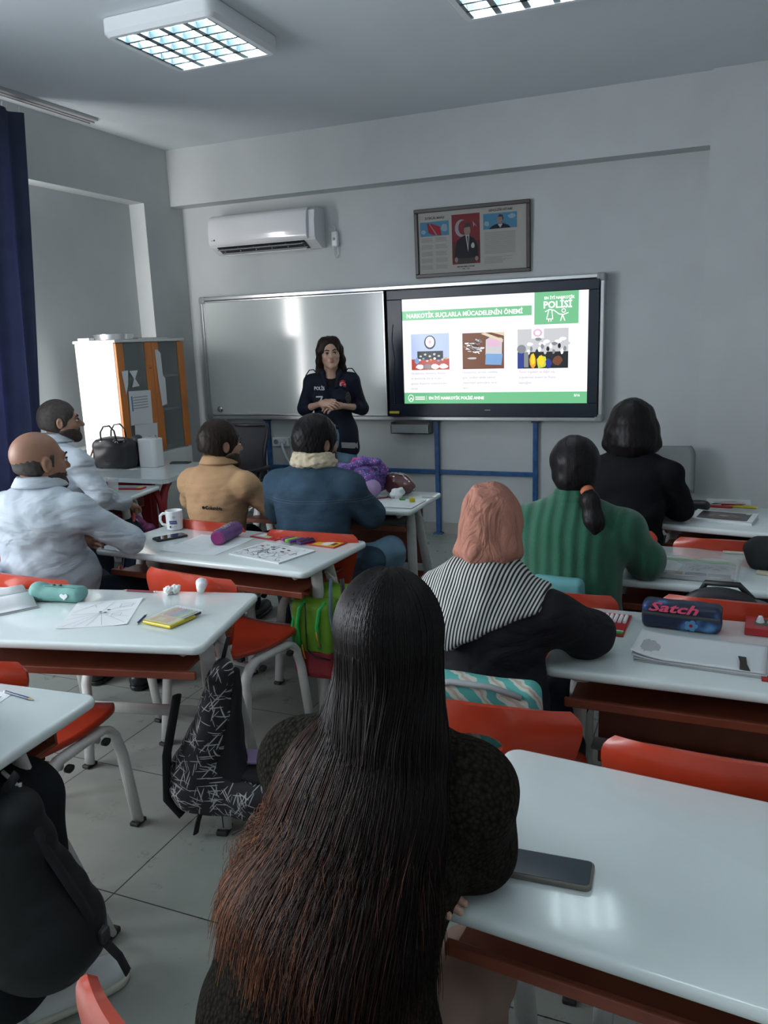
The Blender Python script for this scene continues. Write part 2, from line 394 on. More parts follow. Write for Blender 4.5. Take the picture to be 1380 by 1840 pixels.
stroke(lg, [(1.145, 0.672), (1.13, 0.612), (1.175, 0.612), (1.168, 0.672)], 0.003)
stroke(lg, [(1.145, 0.612), (1.145, 0.595)], 0.003); stroke(lg, [(1.162, 0.612), (1.162, 0.595)], 0.003)
stroke(lg, [(1.245, 0.64), (1.232, 0.598)], 0.0035); stroke(lg, [(1.245, 0.64), (1.262, 0.598)], 0.0035)
stroke(lg, disc(1.253, 0.668, 0.013, 0.013, 14)+[(1.266, 0.668)], 0.0025)
lg.build('logo_figures', E_ww, dp)
ft = MB(); stroke(ft, disc(0.055, 0.042, 0.022, 0.026, 18)+[(0.077, 0.042)], 0.0022); stroke(ft, [(0.045, 0.03), (0.055, 0.045), (0.068, 0.032)], 0.003); stroke(ft, [(0.185, 0.025), (0.185, 0.06)], 0.001)
ft.build('footer_emblem', E_ww, dp)
[pl('footer_line', rect(0.092, 0.172, z_, z_+0.008), -0.0016, E_ww) for z_ in (0.030, 0.046)]
text('EN İYİ NARKOTİK POLİSİ ANNE', 0.030, E_ww, dp, (0.205, -0.0016, 0.032), FX, 'footer_lettering', bold=0.001)
text('5/16', 0.024, E_ww, dp, (1.335, -0.0016, 0.05), FX, 'slide_number', bold=0.0006)
cap = ('Uyuşturucu maddenin, fiziksel\nve ekonomik olarak kişileri\ngüçsüz düşürme nedenlerinden\nbiridir.',
       'Uyuşturucu sorunu, özellikle\ngenç nesilleri tehdit ederek\ntoplumların geleceğine zarar\nverir.',
       'Terör örgütleri ve diğer suç\nörgütlerinin önemli bir finans\nkaynağıdır.')
for (x, z), s in zip(((0.06, 0.238), (0.485, 0.240), (0.925, 0.235)), cap):
    text(s, 0.0245, E_t, dp, (x, -0.0014, z-0.01), FX, 'slide_caption', sx=0.96, sl=1.62)
E = {k: emis('slide_'+k, c) for k, c in dict(lblue=(0.45, 0.55, 0.85), red=(0.45, 0.07, 0.05), dark=(0.01, 0.012, 0.015), brown=(0.16, 0.055, 0.025), lgrey=(0.55, 0.56, 0.58), blue2=(0.18, 0.35, 0.62), yellow=(0.85, 0.65, 0.02), lime=(0.55, 0.62, 0.05), pink=(0.7, 0.45, 0.6), navy=(0.02, 0.04, 0.25), orange=(0.8, 0.35, 0.02), mgrey=(0.22, 0.24, 0.26), cream=(0.7, 0.6, 0.45)).items()}
rnd = random.Random(3)
def picture(label, items):
    first = items[0]; o = flat(MB(), first[0], -0.0012).build('slide_picture', E[first[1]], dp)
    groups = {}
    for k, (pts, c) in enumerate(items[1:]): groups.setdefault((k//6, c), []).append((pts, k))
    for (g, c), L in groups.items():
        for pts, k in L: flat(MB(), pts, -0.0016-0.00006*k, 0.0001).build('picture_detail', E_ww if c == 'w' else E[c], o)
def blob(cx, cz, rx, rz, r=rnd, n=9): return [(cx+rx*(0.8+0.35*r.random())*math.cos(2*PI*i/n), cz+rz*(0.8+0.35*r.random())*math.sin(2*PI*i/n)) for i in range(n)]
def sub(x0, z0, w, h): return lambda pts: [(x0+p[0]*w, z0+p[1]*h) for p in pts]
S = sub(0.068, 0.262, 0.312, 0.277)
it = [(S(rect(0, 1, 0, 1)), 'lblue'), (S(rect(0, 1, 0, 0.30)), 'red'), (S(disc(0.5, 0.76, 0.15, 0.19)), 'dark'), (S(disc(0.5, 0.77, 0.115, 0.15)), 'w'), (S(disc(0.5, 0.77, 0.04, 0.055, 8)), 'pink'), (S(rect(0.16, 0.84, 0.28, 0.52)), 'dark')]
for k in range(5): it.append((S(blob(0.25+0.12*k, 0.38+0.05*(k % 2), 0.035, 0.03)), 'lgrey'))
for k in range(9): it.append((S(blob(0.12+0.1*k, 0.25+0.03*(k % 3), 0.035, 0.03)), ('orange', 'w', 'blue2', 'lgrey')[k % 4]))
for x in (0.22, 0.62, 0.85): it.append((S(blob(x, 0.09, 0.11, 0.07)), 'w'))
it += [(S(blob(0.43, 0.09, 0.12, 0.07)), 'mgrey'), (S(blob(0.15, 0.25, 0.06, 0.1)), 'blue2')]
picture('', it)
S = sub(0.487, 0.262, 0.325, 0.27)
it = [(S(rect(0, 1, 0, 1)), 'brown')]
for k in range(44):
    cx = 0.06+0.44*rnd.random(); cz = 0.42+0.40*rnd.random(); a = rnd.uniform(-0.9, 0.2)
    it.append((S([(cx-0.045*math.cos(a), cz-0.045*math.sin(a)-0.012), (cx+0.045*math.cos(a), cz+0.045*math.sin(a)-0.012), (cx+0.045*math.cos(a), cz+0.045*math.sin(a)+0.014), (cx-0.045*math.cos(a), cz-0.045*math.sin(a)+0.014)]), ('w', 'lgrey', 'dark', 'mgrey')[k % 4]))
it += [(S(blob(0.24, 0.3, 0.12, 0.03)), 'lgrey'), (S([(0.56, 0.38), (0.95, 0.38), (0.96, 0.84), (0.68, 0.88), (0.57, 0.8)]), 'lgrey'), (S([(0.55, 0.12), (0.94, 0.1), (0.97, 0.4), (0.57, 0.42)]), 'blue2'), (S([(0.6, 0.62), (0.9, 0.6), (0.9, 0.8), (0.6, 0.82)]), 'pink'), (S([(0.45, 0.97), (0.97, 0.72), (0.98, 0.8), (0.55, 1.0)]), 'cream'), (S([(0.7, 1.0), (1.0, 0.9), (1.0, 1.0)]), 'cream')]
picture('', it)
S = sub(0.915, 0.258, 0.375, 0.287)
it = [(S(rect(0, 1, 0, 1)), 'lgrey'), (S(rect(0, 1, 0.0, 0.42)), 'dark'), (S(rect(0.28, 0.52, 0.76, 1.0)), 'w'), (S(disc(0.4, 0.9, 0.09, 0.1)), 'pink'), (S(disc(0.4, 0.9, 0.05, 0.06)), 'w')]
for k in range(10): it.append((S(blob(0.25+0.08*k, 0.62+0.06*(k % 3), 0.07, 0.045)), ('w', 'lgrey', 'mgrey', 'w')[k % 4]))
for k in range(14): it.append((S(blob(0.22+0.055*k, 0.42+0.07*(k % 3), 0.03, 0.07)), ('w', 'mgrey', 'lgrey', 'dark')[k % 4]))
it += [(S(rect(0.0, 0.12, 0.0, 0.4)), 'navy'), (S(disc(0.08, 0.5, 0.09, 0.11)), 'mgrey'), (S(rect(0.13, 0.22, 0.03, 0.42)), 'mgrey'), (S(blob(0.31, 0.18, 0.07, 0.2)), 'orange'), (S(blob(0.31, 0.22, 0.045, 0.14)), 'yellow'), (S(blob(0.48, 0.17, 0.11, 0.17)), 'lime'), (S(blob(0.47, 0.2, 0.07, 0.13)), 'yellow'), (S(blob(0.62, 0.13, 0.06, 0.14)), 'navy'), (S(blob(0.8, 0.2, 0.1, 0.12)), 'brown')]
picture('', it)
flat(MB(), rect(0.66, 0.705, -0.055, -0.047), -0.0128).build('maker_mark', M_grey, dp)
cb = MB(); cb.tube([(-0.075, -0.016, 0.62), (-0.09, -0.016, 0.5), (-0.07, -0.016, 0.35), (-0.085, -0.016, 0.2), (-0.08, -0.016, 0.0)], 0.003, 6); cb.build('cable', M_dgrey, dp)

# tray hanging below the frame, blue painted pipe frame, sockets
tr_ = thing('pen_tray', 'small grey two-compartment tray under the board frame near the standing woman', 'tray', (-2.46, 6.167, 0.835))
m = MB(); m.box(0, 0.33, -0.10, 0, 0, 0.006); m.box(0, 0.33, -0.10, -0.094, 0, 0.075); m.box(0, 0.006, -0.10, 0, 0, 0.09); m.box(0.324, 0.33, -0.10, 0, 0, 0.09); m.box(0.19, 0.196, -0.10, 0, 0, 0.07); m.box(0, 0.33, -0.006, 0, 0, 0.105)
m.build('tray_body', M_grey, tr_); MB().bbox(0.04, 0.15, -0.085, -0.02, 0.006, 0.03, 0.004).build('sponge', M_dgrey, tr_)
M_blue = mat('blue_paint', (0.012, 0.07, 0.22), 0.35, var=0.1, vscale=20, col2=(0.03, 0.12, 0.30))
pf = thing('pipe_frame', 'blue painted steel frame of uprights and a crossbar on the wall below the board', 'frame', (-3.655, 6.167, 0))
for x, y0 in ((0, 0.0), (1.565, 0.0), (2.365, 0.0)):
    MB().bbox(x-0.018, x+0.018, -0.04, -0.004, y0, 0.945, 0.004).build('upright', M_blue, pf)
    MB().bbox(x-0.04, x+0.04, -0.06, -0.004, 0.0, 0.012, 0.003).build('foot_plate', M_blue, pf)
    MB().bbox(x-0.03, x+0.03, -0.05, -0.004, 0.925, 0.943, 0.003).build('bracket', M_dgrey, pf)
m = MB(); m.bbox(0.018, 1.547, -0.034, -0.004, 0.500, 0.535, 0.004); m.build('crossbar', M_blue, pf); MB().bbox(1.583, 2.347, -0.034, -0.004, 0.500, 0.535, 0.004).build('crossbar', M_blue, pf)
so = thing('wall_socket', 'white double wall socket with a plugged white cable left of the standing woman', 'socket', (-3.62, 6.167, 0.70))
MB().bbox(0, 0.16, -0.03, 0, 0, 0.08, 0.005).build('socket_plate', M_wht, so)
for x in (0.04, 0.12):
    MB().lathe([(0.022, 0), (0.022, 0.004), (0.018, 0.004), (0.017, 0.001), (0.0005, 0.001)], 18).build('outlet', M_grey, so, loc=(x, -0.03, 0.04), rot=(PI/2, 0, 0))
MB().bbox(0.098, 0.142, -0.07, -0.03, 0.02, 0.06, 0.008).build('plug', M_wht, so)
MB().tube([(0.12, -0.07, 0.04), (0.14, -0.10, 0.0), (0.17, -0.10, -0.08), (0.21, -0.08, -0.16), (0.28, -0.05, -0.19), (0.40, -0.04, -0.17)], 0.012, 8).build('cable', M_wht, so, smooth=True)

# ------------------------------------------------------------------ air conditioner
ac = thing('air_conditioner', 'white wall air conditioner above the whiteboard with its louver open', 'air conditioner', (-4.0, 6.167, 2.33))
M_acw = mat('ac_white', (0.80, 0.80, 0.82), 0.14, coat=0.6)
AW = 0.98
prof = [(0, 0.31), (-0.14, 0.31), (-0.19, 0.285), (-0.205, 0.20), (-0.20, 0.09), (-0.185, 0.065), (-0.10, 0.0), (0, 0.0)]
def extr(prof, x0, x1):
    m = MB(); n = len(prof); m.add([(x0, y, z) for y, z in prof]+[(x1, y, z) for y, z in prof], [tuple(range(n)), tuple(range(2*n-1, n-1, -1))]+[((i+1) % n, i, n+i, n+(i+1) % n) for i in range(n)]); return m
extr([(0, 0.30), (-0.13, 0.30), (-0.17, 0.28), (-0.185, 0.2), (-0.185, 0.08), (-0.17, 0.055), (-0.06, 0.0), (0, 0.0)], 0, AW).build('casing', M_acw, ac, auto=30)
extr([(-0.12, 0.312), (-0.17, 0.298), (-0.198, 0.262), (-0.212, 0.18), (-0.212, 0.10), (-0.204, 0.072), (-0.19, 0.062), (-0.186, 0.08), (-0.186, 0.2), (-0.168, 0.282), (-0.12, 0.302)], 0.004, AW-0.06).build('front_panel', M_acw, ac, auto=40)
extr([(-0.172, 0.056), (-0.175, 0.05), (-0.075, 0.002), (-0.06, 0.004)], 0.06, AW-0.10).build('outlet_opening', M_black, ac)
m = MB()
for z in (0, 1):
    for k in range(6):
        x = 0.10+k*0.15; m.bbox(x, x+0.004, -0.165+z*0.04, -0.135+z*0.04, 0.035-z*0.016, 0.05-z*0.016, 0.001)
m.build('air_vanes', M_wht, ac)
for k in range(2):
    o = MB().bbox(0.07, AW-0.11, -0.022, 0.022, -0.003, 0.003, 0.002).build('louver', M_wht if k else M_grey, ac, loc=(0, -0.170+k*0.055, 0.035-k*0.032), rot=(0.35+0.2*k, 0, 0))
flat(MB(), rect(0.03, 0.05, 0.105, 0.110), -0.2128).build('maker_mark', M_grey, ac); flat(MB(), rect(0.052, 0.068, 0.103, 0.115), -0.2128).build('maker_mark', M_dgrey, ac)
ad = thing('ac_power_switch', 'small white switch box with a looped cable beside the air conditioner', 'switch box', (-2.945, 6.167, 2.33))
MB().bbox(0, 0.052, -0.045, 0, 0, 0.12, 0.012, 3).build('switch_box', M_wht, ad, auto=40)
MB().lathe([(0.011, 0), (0.011, 0.004), (0.004, 0.006), (0.0005, 0.006)], 14).build('button', M_grey, ad, loc=(0.026, -0.045, 0.06), rot=(PI/2, 0, 0))
MB().tube([(0.012, -0.02, 0.005), (0.008, -0.02, -0.05), (0.02, -0.02, -0.085), (0.034, -0.02, -0.085), (0.046, -0.02, -0.05), (0.042, -0.02, 0.005)], 0.0035, 8).build('cable_loop', M_wht, ad, smooth=True)
MB().tube([(0.026, -0.02, 0.115), (0.028, -0.02, 0.15), (0.01, -0.02, 0.165), (-0.03, -0.02, 0.155)], 0.0035, 8).build('cable', M_wht, ad, smooth=True)

# ------------------------------------------------------------------ framed poster
po = thing('framed_poster', 'dark-framed triptych poster with red centre portrait hung above the display', 'framed poster', (-2.235, 6.167, 2.045), (0.03, 0, 0))
PW, PH = 0.90, 0.505
M_fr = mat('dark_wood_frame', (0.035, 0.022, 0.02), 0.35)
f = MB()
for a in ((0, PW, 0, 0.028), (0, PW, PH-0.028, PH), (0, 0.028, 0.028, PH-0.028), (PW-0.028, PW, 0.028, PH-0.028)): f.bbox(a[0], a[1], -0.03, 0, a[2], a[3], 0.004)
f.build('frame', M_fr, po)
P = {k: mat('poster_'+k, tuple(x*0.8 for x in c), 0.4, spec=0.12) for k, c in dict(cream=(0.48, 0.46, 0.42), red=(0.23, 0.03, 0.04), sky=(0.08, 0.26, 0.42), cloud=(0.3, 0.42, 0.5), flag=(0.38, 0.02, 0.03), suit=(0.012, 0.014, 0.022), skin=(0.33, 0.22, 0.19), wh=(0.55, 0.55, 0.56), line=(0.27, 0.27, 0.26), moon=(0.36, 0.34, 0.38), dark=(0.03, 0.03, 0.03), dred=(0.13, 0.025, 0.03), hair=(0.06, 0.05, 0.05)).items()}
sh = flat(MB(), rect(0.026, PW-0.026, 0.026, PH-0.026), -0.012).build('print', P['cream'], po)
def pp(pts, m, k): flat(MB(), pts, -0.0126-0.0003*k, 0.0002).build('print_detail', P[m], sh)
pp(rect(0.298, 0.518, 0.085, 0.445), 'red', 0); pp(rect(0.298, 0.518, 0.10, 0.25), 'dred', 1)
pp(disc(0.375, 0.345, 0.052, 0.062, 30), 'moon', 2); pp(disc(0.392, 0.348, 0.042, 0.052, 30), 'red', 3)
pp([(0.462, 0.39), (0.475, 0.375), (0.498, 0.345), (0.476, 0.365), (0.47, 0.345), (0.466, 0.372)], 'moon', 2)
pp([(0.312, 0.10), (0.322, 0.19), (0.338, 0.255), (0.38, 0.285), (0.402, 0.292), (0.44, 0.285), (0.475, 0.265), (0.50, 0.21), (0.505, 0.10)], 'suit', 4)
pp([(0.405, 0.295), (0.424, 0.172), (0.436, 0.295)], 'wh', 5); pp([(0.416, 0.285), (0.426, 0.2), (0.428, 0.285)], 'suit', 6)
pp(disc(0.42, 0.327, 0.026, 0.037, 20), 'skin', 6); pp([(0.398, 0.345), (0.40, 0.372), (0.425, 0.382), (0.447, 0.37), (0.449, 0.33), (0.44, 0.352)], 'hair', 7)
pp(blob(0.462, 0.215, 0.014, 0.02), 'wh', 5); pp(disc(0.33, 0.118, 0.014, 0.02, 10), 'skin', 6); pp(disc(0.49, 0.12, 0.014, 0.018, 10), 'skin', 6)
pp(rect(0.345, 0.475, 0.088, 0.128), 'hair', 6)
pp(rect(0.045, 0.275, 0.305, 0.41), 'sky', 0); pp(blob(0.24, 0.36, 0.028, 0.03), 'cloud', 1); pp(blob(0.07, 0.34, 0.02, 0.016), 'cloud', 1)
pp([(0.1, 0.40), (0.14, 0.395), (0.205, 0.37), (0.215, 0.307), (0.15, 0.312), (0.112, 0.33)], 'flag', 2)
pp([(0.118, 0.395), (0.124, 0.393), (0.18, 0.31), (0.172, 0.31)], 'cloud', 3)
pp(rect(0.545, 0.80, 0.32, 0.43), 'sky', 0); pp(blob(0.76, 0.4, 0.03, 0.018), 'cloud', 1); pp(blob(0.57, 0.36, 0.02, 0.02), 'cloud', 1)
pp([(0.585, 0.321), (0.62, 0.345), (0.655, 0.355), (0.70, 0.355), (0.735, 0.34), (0.755, 0.321)], 'suit', 2)
pp([(0.655, 0.352), (0.675, 0.325), (0.692, 0.352)], 'wh', 3); pp(disc(0.672, 0.385, 0.022, 0.031, 18), 'skin', 4); pp([(0.655, 0.402), (0.67, 0.42), (0.69, 0.416), (0.70, 0.395), (0.694, 0.37), (0.688, 0.4)], 'hair', 5)
text('İSTİKLÂL MARŞI', 0.021, P['dark'], sh, (0.085, -0.0130, 0.428), FX, 'print_title', bold=0.0004)
text('GENÇLİĞE HİTABE', 0.021, P['dark'], sh, (0.585, -0.0130, 0.445), FX, 'print_title', bold=0.0004)
text('MUSTAFA KEMAL ATATÜRK', 0.013, P['dark'], sh, (0.335, -0.0130, 0.062), FX, 'print_title', bold=0.0004, sx=0.85)
text('1881 - 1938', 0.012, P['dark'], sh, (0.375, -0.0130, 0.046), FX, 'print_title')
m = MB()
for blk in range(5):
    for cx in (0.052, 0.165):
        for r in range(4):
            z = 0.288-blk*0.05-r*0.0085
            if z > 0.05: flat(m, rect(cx, cx+0.085+0.012*rnd.random(), z, z+0.0032), -0.0128, 0.0002)
m.build('print_lines', P['line'], sh); m = MB()
for r in range(26):
    z = 0.296-r*0.0088
    if r in (18, 19): continue
    flat(m, rect(0.552, 0.552+(0.235 if r < 18 else 0.12+0.1*rnd.random()), z, z+0.003), -0.0128, 0.0002)
m.build('print_lines', P['line'], sh)
# ------------------------------------------------------------------ pupils' desks
M_top = mat('desk_top_white', (0.70, 0.77, 0.77), 0.16, var=0.03, vscale=5, coat=0.3)
M_leg = mat('leg_white_paint', (0.62, 0.62, 0.60), 0.35, var=0.08, vscale=15)
M_tray = mat('shelf_orange_brown', (0.23, 0.060, 0.032), 0.4, var=0.12, vscale=12)
M_foot = mat('foot_rubber', (0.02, 0.02, 0.02), 0.6)
DW, DD, DZ = 1.12, 0.53, 0.725
def make_desk(label, x, y, rz, panel=False, W=DW, D=DD, group=None):
    """x, y = centre of the desk; the pupil sits on its -Y side"""
    t = thing('school_desk', label, 'desk', (x, y, 0), rz, group)
    MB().slab(-W/2, W/2, -D/2, D/2, DZ-0.028, DZ, 0.035, 0.011).build('desk_top', M_top, t, auto=50)
    m = MB(); m.bbox(-W/2+0.07, W/2-0.10, -D/2+0.05, D/2-0.06, DZ-0.125, DZ-0.115, 0.002); m.bbox(-W/2+0.07, W/2-0.10, D/2-0.07, D/2-0.06, DZ-0.12, DZ-0.03, 0.002)
    m.build('book_shelf', M_tray, t)
    MB().bbox(-W/2+0.06, W/2-0.045, -D/2+0.035, -D/2+0.05, DZ-0.122, DZ-0.097, 0.003).build('shelf_lip', M_tray, t)
    for s in (-1, 1):
        for yy, yf in ((-1, -0.10), (1, D/2-0.02)):
            x0 = s*(W/2-0.085); x1 = s*(W/2-0.05)
            pts = [(x0, yy*0.03, DZ-0.045), (x0, yy*0.05, DZ-0.06), (x0+s*0.01, yy*0.06, DZ-0.13), (x1, yf, 0.014)]
            l = MB().tube(pts, 0.016, 12, 0.027, up=(1, 0, 0)).build('leg', M_leg, t, smooth=True)
            MB().bbox(x1-0.02, x1+0.02, yf-0.03, yf+0.03, 0.0, 0.018, 0.005).build('foot_cap', M_foot, l)
        MB().tube([(s*(W/2-0.088), -D/2+0.055, DZ-0.04), (s*(W/2-0.088), D/2-0.055, DZ-0.04)], 0.014, 8).build('top_rail', M_leg, t, smooth=True)
        h = MB().tube([(s*(W/2-0.06), -0.02, DZ-0.07), (s*(W/2-0.02), -0.03, DZ-0.085), (s*(W/2-0.005), -0.03, DZ-0.10), (s*(W/2-0.005), -0.03, DZ-0.085)], 0.005, 8).build('bag_hook', M_leg, t, smooth=True)
    MB().tube([(-W/2+0.07, 0.16, 0.30), (W/2-0.07, 0.16, 0.30)], 0.014, 10, 0.022, up=(0, 0, 1)).build('stretcher', M_leg, t, smooth=True)
    if panel: MB().bbox(-W/2+0.10, W/2-0.10, D/2-0.075, D/2-0.06, 0.22, DZ-0.03, 0.003).build('modesty_panel', M_tray, t)
    return t
R = math.radians
make_desk('white school desk with the drawing, mint pencil case and yellow marker pack on it', -1.985, 2.00, R(12))
make_desk('white school desk carrying the white mug and the purple pencil tube', -1.985, 2.94, R(-4))
make_desk('white school desk at the left edge with two pencils and the black skirt under it', -1.99, 1.20, R(4))
make_desk('white school desk in front of the denim jacket, with the purple backpack on it', -2.00, 4.045, 0, True)
make_desk('white school desk beside the bearded man, with crayon pack and clear cup on it', -3.80, 3.80, R(10))
make_desk('nearest white school desk with only the phone on it', 0.145, 1.265, R(-5.5))
make_desk('white school desk carrying the dark blue pencil case and large paper stack', 0.15, 2.285, 0, True)
make_desk('white school desk carrying the clear plastic folder, beside the green sweater', 0.17, 3.13, R(-1), True)
make_desk('farthest right white school desk with magazine and black pencil case', 0.31, 3.97, R(-9), True)

# ------------------------------------------------------------------ pupils' chairs
M_shell = mat('chair_orange_red', (0.46, 0.042, 0.016), 0.30, var=0.10, vscale=7, coat=0.2, bump=0.05, bscale=30)
def chair_back_bm():
    nu, nv = 44, 26
    vs = []; fs = []; hole = (0.0, 0.675, 0.062, 0.027)
    idx = {}
    def P(u, v):
        z = 0.47+0.302*v
        hw = 0.150+0.085*min(1, v*1.25)**0.7
        if v > 0.86: hw -= 0.028*((v-0.86)/0.14)**2.2
        if v < 0.1: hw -= 0.02*(1-v/0.1)**2
        x = hw*u
        y = -0.205-0.055*v-0.018*math.sin(v*PI) + 0.055*(u*u)*(0.5+0.5*v)
        z += -0.012*abs(u)**2.5*(v > 0.5)*v
        return Vector((x, y, z))
    bm = bmesh.new(); G = [[None]*(nv+1) for _ in range(nu+1)]
    hx, hz, ra, rb = hole
    for i in range(nu+1):
        for j in range(nv+1):
            G[i][j] = bm.verts.new(P(-1+2*i/nu, j/nv))
    for i in range(nu):
        for j in range(nv):
            c = (G[i][j].co+G[i+1][j+1].co)/2
            if ((c.x-hx)/ra)**2+((c.z-hz)/rb)**2 < 1.0: continue
            bm.faces.new((G[i][j], G[i+1][j], G[i+1][j+1], G[i][j+1]))
    for v in list(bm.verts):
        if not v.link_faces: bm.verts.remove(v); continue
        if v.is_boundary:
            q = math.hypot((v.co.x-hx)/ra, (v.co.z-hz)/rb)
            if q < 1.6: v.co.x = hx+(v.co.x-hx)/q; v.co.z = hz+(v.co.z-hz)/q
    bmesh.ops.recalc_face_normals(bm, faces=bm.faces[:])
    r = bmesh.ops.solidify(bm, geom=bm.faces[:], thickness=0.016)
    return bm
def chair_seat_mb():
    m = MB()
    def f(u, v):
        y = -0.225+0.44*v
        hw = 0.175+0.035*math.sin(min(1, v*1.3)*PI/2)
        if v > 0.8: hw -= 0.05*((v-0.8)/0.2)**2.2
        x = hw*(2*u-1)
        z = 0.445-0.018*math.sin(v*PI)+0.012*(2*u-1)**2
        if v > 0.85: z -= 0.02*((v-0.85)/0.15)**2
        if v < 0.12: z += 0.045*((0.12-v)/0.12)**2
        return (x, y, z)
    return m.sheet(f, 24, 30, 0.016)
def make_chair(label, group=None):
    t = thing('school_chair', label, 'chair', (0, 0, 0), 0, group)
    chair_seat_mb().build('seat', M_shell, t, smooth=True)
    bm = chair_back_bm(); me = bpy.data.meshes.new('backrest'); bm.to_mesh(me); bm.free(); me.materials.append(M_shell); shade_auto(me, 40)
    link(bpy.data.objects.new('backrest', me), t)
    m = MB()   # moulded bend joining seat and backrest
    def f(u, v):
        a = v*PI/2; x = (0.172-0.02*v)*(2*u-1); return (x, -0.19-0.03*math.sin(a)+0.0*v, 0.448+0.05*(1-math.cos(a))+0.004)
    m.sheet(f, 16, 8, 0.016); m.build('back_bend', M_shell, t, smooth=True)
    for s in (-1, 1):
        x = s*0.205
        pts = [(x+s*0.012, -0.21, 0.012), (x+s*0.006, -0.175, 0.28)]+[(x, -0.08-0.09*math.cos(a), 0.32+0.085*math.sin(a)) for a in (0.1, 0.5, 0.9, 1.3)]+[(x, 0.07+0.09*math.cos(a), 0.32+0.085*math.sin(a)) for a in (1.3, 0.9, 0.5, 0.1)]+[(x+s*0.006, 0.17, 0.28), (x+s*0.012, 0.205, 0.012)]
        l = MB().tube(pts, 0.014, 12, 0.023, up=(1, 0, 0)).build('side_leg_frame', M_leg, t, smooth=True)
        for yy in (-0.21, 0.205): MB().bbox(x+s*0.012-0.017, x+s*0.012+0.017, yy-0.026, yy+0.026, 0, 0.014, 0.004).build('foot_cap', M_foot, l)
    for yy in (-0.09, 0.08):
        c = MB().tube([(-0.20, yy, 0.372), (0.20, yy, 0.372)], 0.011, 10).build('crossbar', M_leg, t, smooth=True)
        for s in (-1, 1): MB().tube([(s*0.222, yy, 0.372), (s*0.235, yy, 0.372)], 0.012, 12, 0.017, up=(1, 0, 0)).build('end_cap', M_foot, c, smooth=True)
        for s in (-1, 1): MB().bbox(s*0.12-0.012, s*0.12+0.012, yy-0.012, yy+0.012, 0.38, 0.428, 0.003).build('bracket', M_foot, c)
    return t
chairs = [
 ('empty orange-red school chair behind the desk with the drawing, nearest the left edge', -1.985, 1.735, R(3)),
 ('empty orange-red school chair whose seat shows beside the black and white backpack', -1.79, 2.62, R(-9)),
 ('orange-red school chair with the bald man sitting on it', -2.42, 2.42, R(-3)),
 ('orange-red school chair under the man in the beige fleece', -2.26, 3.40, R(-6)),
 ('orange-red school chair under the man in the denim jacket', -1.67, 3.33, R(0)),
 ('orange-red school chair under the woman with the black bob', -0.43, 3.72, R(-4)),
 ('empty orange-red school chair at the right edge behind the farthest right desk', 0.10, 3.62, R(-3)),
 ('orange-red school chair under the woman in the green sweater', -0.50, 2.78, R(0)),
 ('empty orange-red school chair with the grey bag on its seat, behind the clear folder', 0.10, 2.84, R(-3)),
 ('orange-red school chair with mint patterned bag on it, behind the headscarf woman', -0.49, 1.91, R(2)),
 ('empty orange-red school chair in front of the nearest desk, oval hole in its backrest', 0.045, 1.83, R(-2)),
 ('orange-red school chair under the long-haired woman, one backrest tip showing at the bottom edge', -0.525, 0.87, R(-12)),
 ('orange-red school chair under the person in black at the left edge', -1.74, 0.92, R(-2)),
 ('orange-red school chair under the bearded man in the white shirt', -3.50, 3.36, R(2)),
]
c0 = None
for lab, x, y, a in chairs:
    if c0 is None: c0 = make_chair(lab); o = c0
    else: o = copy_tree(c0); o['label'] = lab
    o.location = (x, y, 0); o.rotation_euler = (0, 0, a)

# ------------------------------------------------------------------ teacher's desk
M_red = mat('red_metal', (0.33, 0.012, 0.02), 0.35)
td = thing('teacher_desk', "white-topped teacher's desk with red arched legs, carrying the black handbag", 'desk', (-3.93, 4.56, 0), R(0))
# top: L corner shape with its near-right corner cut
m = MB(); m.poly([(-0.42, -0.42), (0.66, -0.42), (0.68, -0.38), (0.52, 0.28), (0.0, 0.28), (0.0, 0.09), (-0.42, 0.09)], 0.735, 0.765); m.build('desk_top', M_top, td)
m = MB(); m.bbox(-0.38, 0.50, -0.36, -0.345, 0.40, 0.735, 0.003); m.build('front_panel', M_red, td)
for k, (x, y, dx, dy) in enumerate(((0.60, -0.36, -1, 0), (0.60, -0.36, -0.25, 0.97), (0.46, 0.22, 0.25, -0.97))):
    pts = [(x, y, 0.0), (x, y, 0.52)]+[(x+dx*0.14*(1-math.cos(a)), y+dy*0.14*(1-math.cos(a)), 0.52+0.20*math.sin(a)) for a in (0.4, 0.8, 1.2, 1.5)]
    MB().tube(pts, 0.022, 10, 0.03).build('leg', M_red, td, smooth=True)
MB().tube([(-0.38, -0.32, 0), (-0.38, -0.32, 0.735)], 0.022, 10).build('leg', M_red, td, smooth=True)
MB().tube([(0.06, 0.22, 0), (0.06, 0.22, 0.735)], 0.022, 10).build('leg', M_red, td, smooth=True)

# ------------------------------------------------------------------ cupboard
M_cab = mat('cupboard_white', (0.72, 0.72, 0.70), 0.35, var=0.02)
M_or = mat('cupboard_orange', (0.60, 0.19, 0.035), 0.4, var=0.12, vscale=4)
M_glass = mat('cupboard_glass', (0.25, 0.28, 0.28), 0.06); M_glass.node_tree.nodes['Principled BSDF'].inputs['Alpha'].default_value = 0.35
CX0, CX1, CY0, CY1, CZ = -4.35, -3.60, 5.08, 5.48, 1.655
cb_ = thing('cupboard', 'white cupboard with orange glazed doors and taped papers in the left corner', 'cupboard', (-4.0, 4.69, 0), PI/2)
W, D = 0.80, 0.372
MB().box(0, 0.018, 0.02, D, 0, CZ-0.02).build('side_panel', M_cab, cb_); MB().box(W-0.018, W, 0.02, D, 0, CZ-0.02).build('side_panel', M_cab, cb_)
MB().bbox(-0.01, W+0.01, -0.004, D+0.01, CZ-0.02, CZ, 0.003).build('top_panel', M_cab, cb_)
MB().box(0.018, W-0.018, D-0.01, D, 0.05, CZ-0.02).build('back_panel', M_cab, cb_)
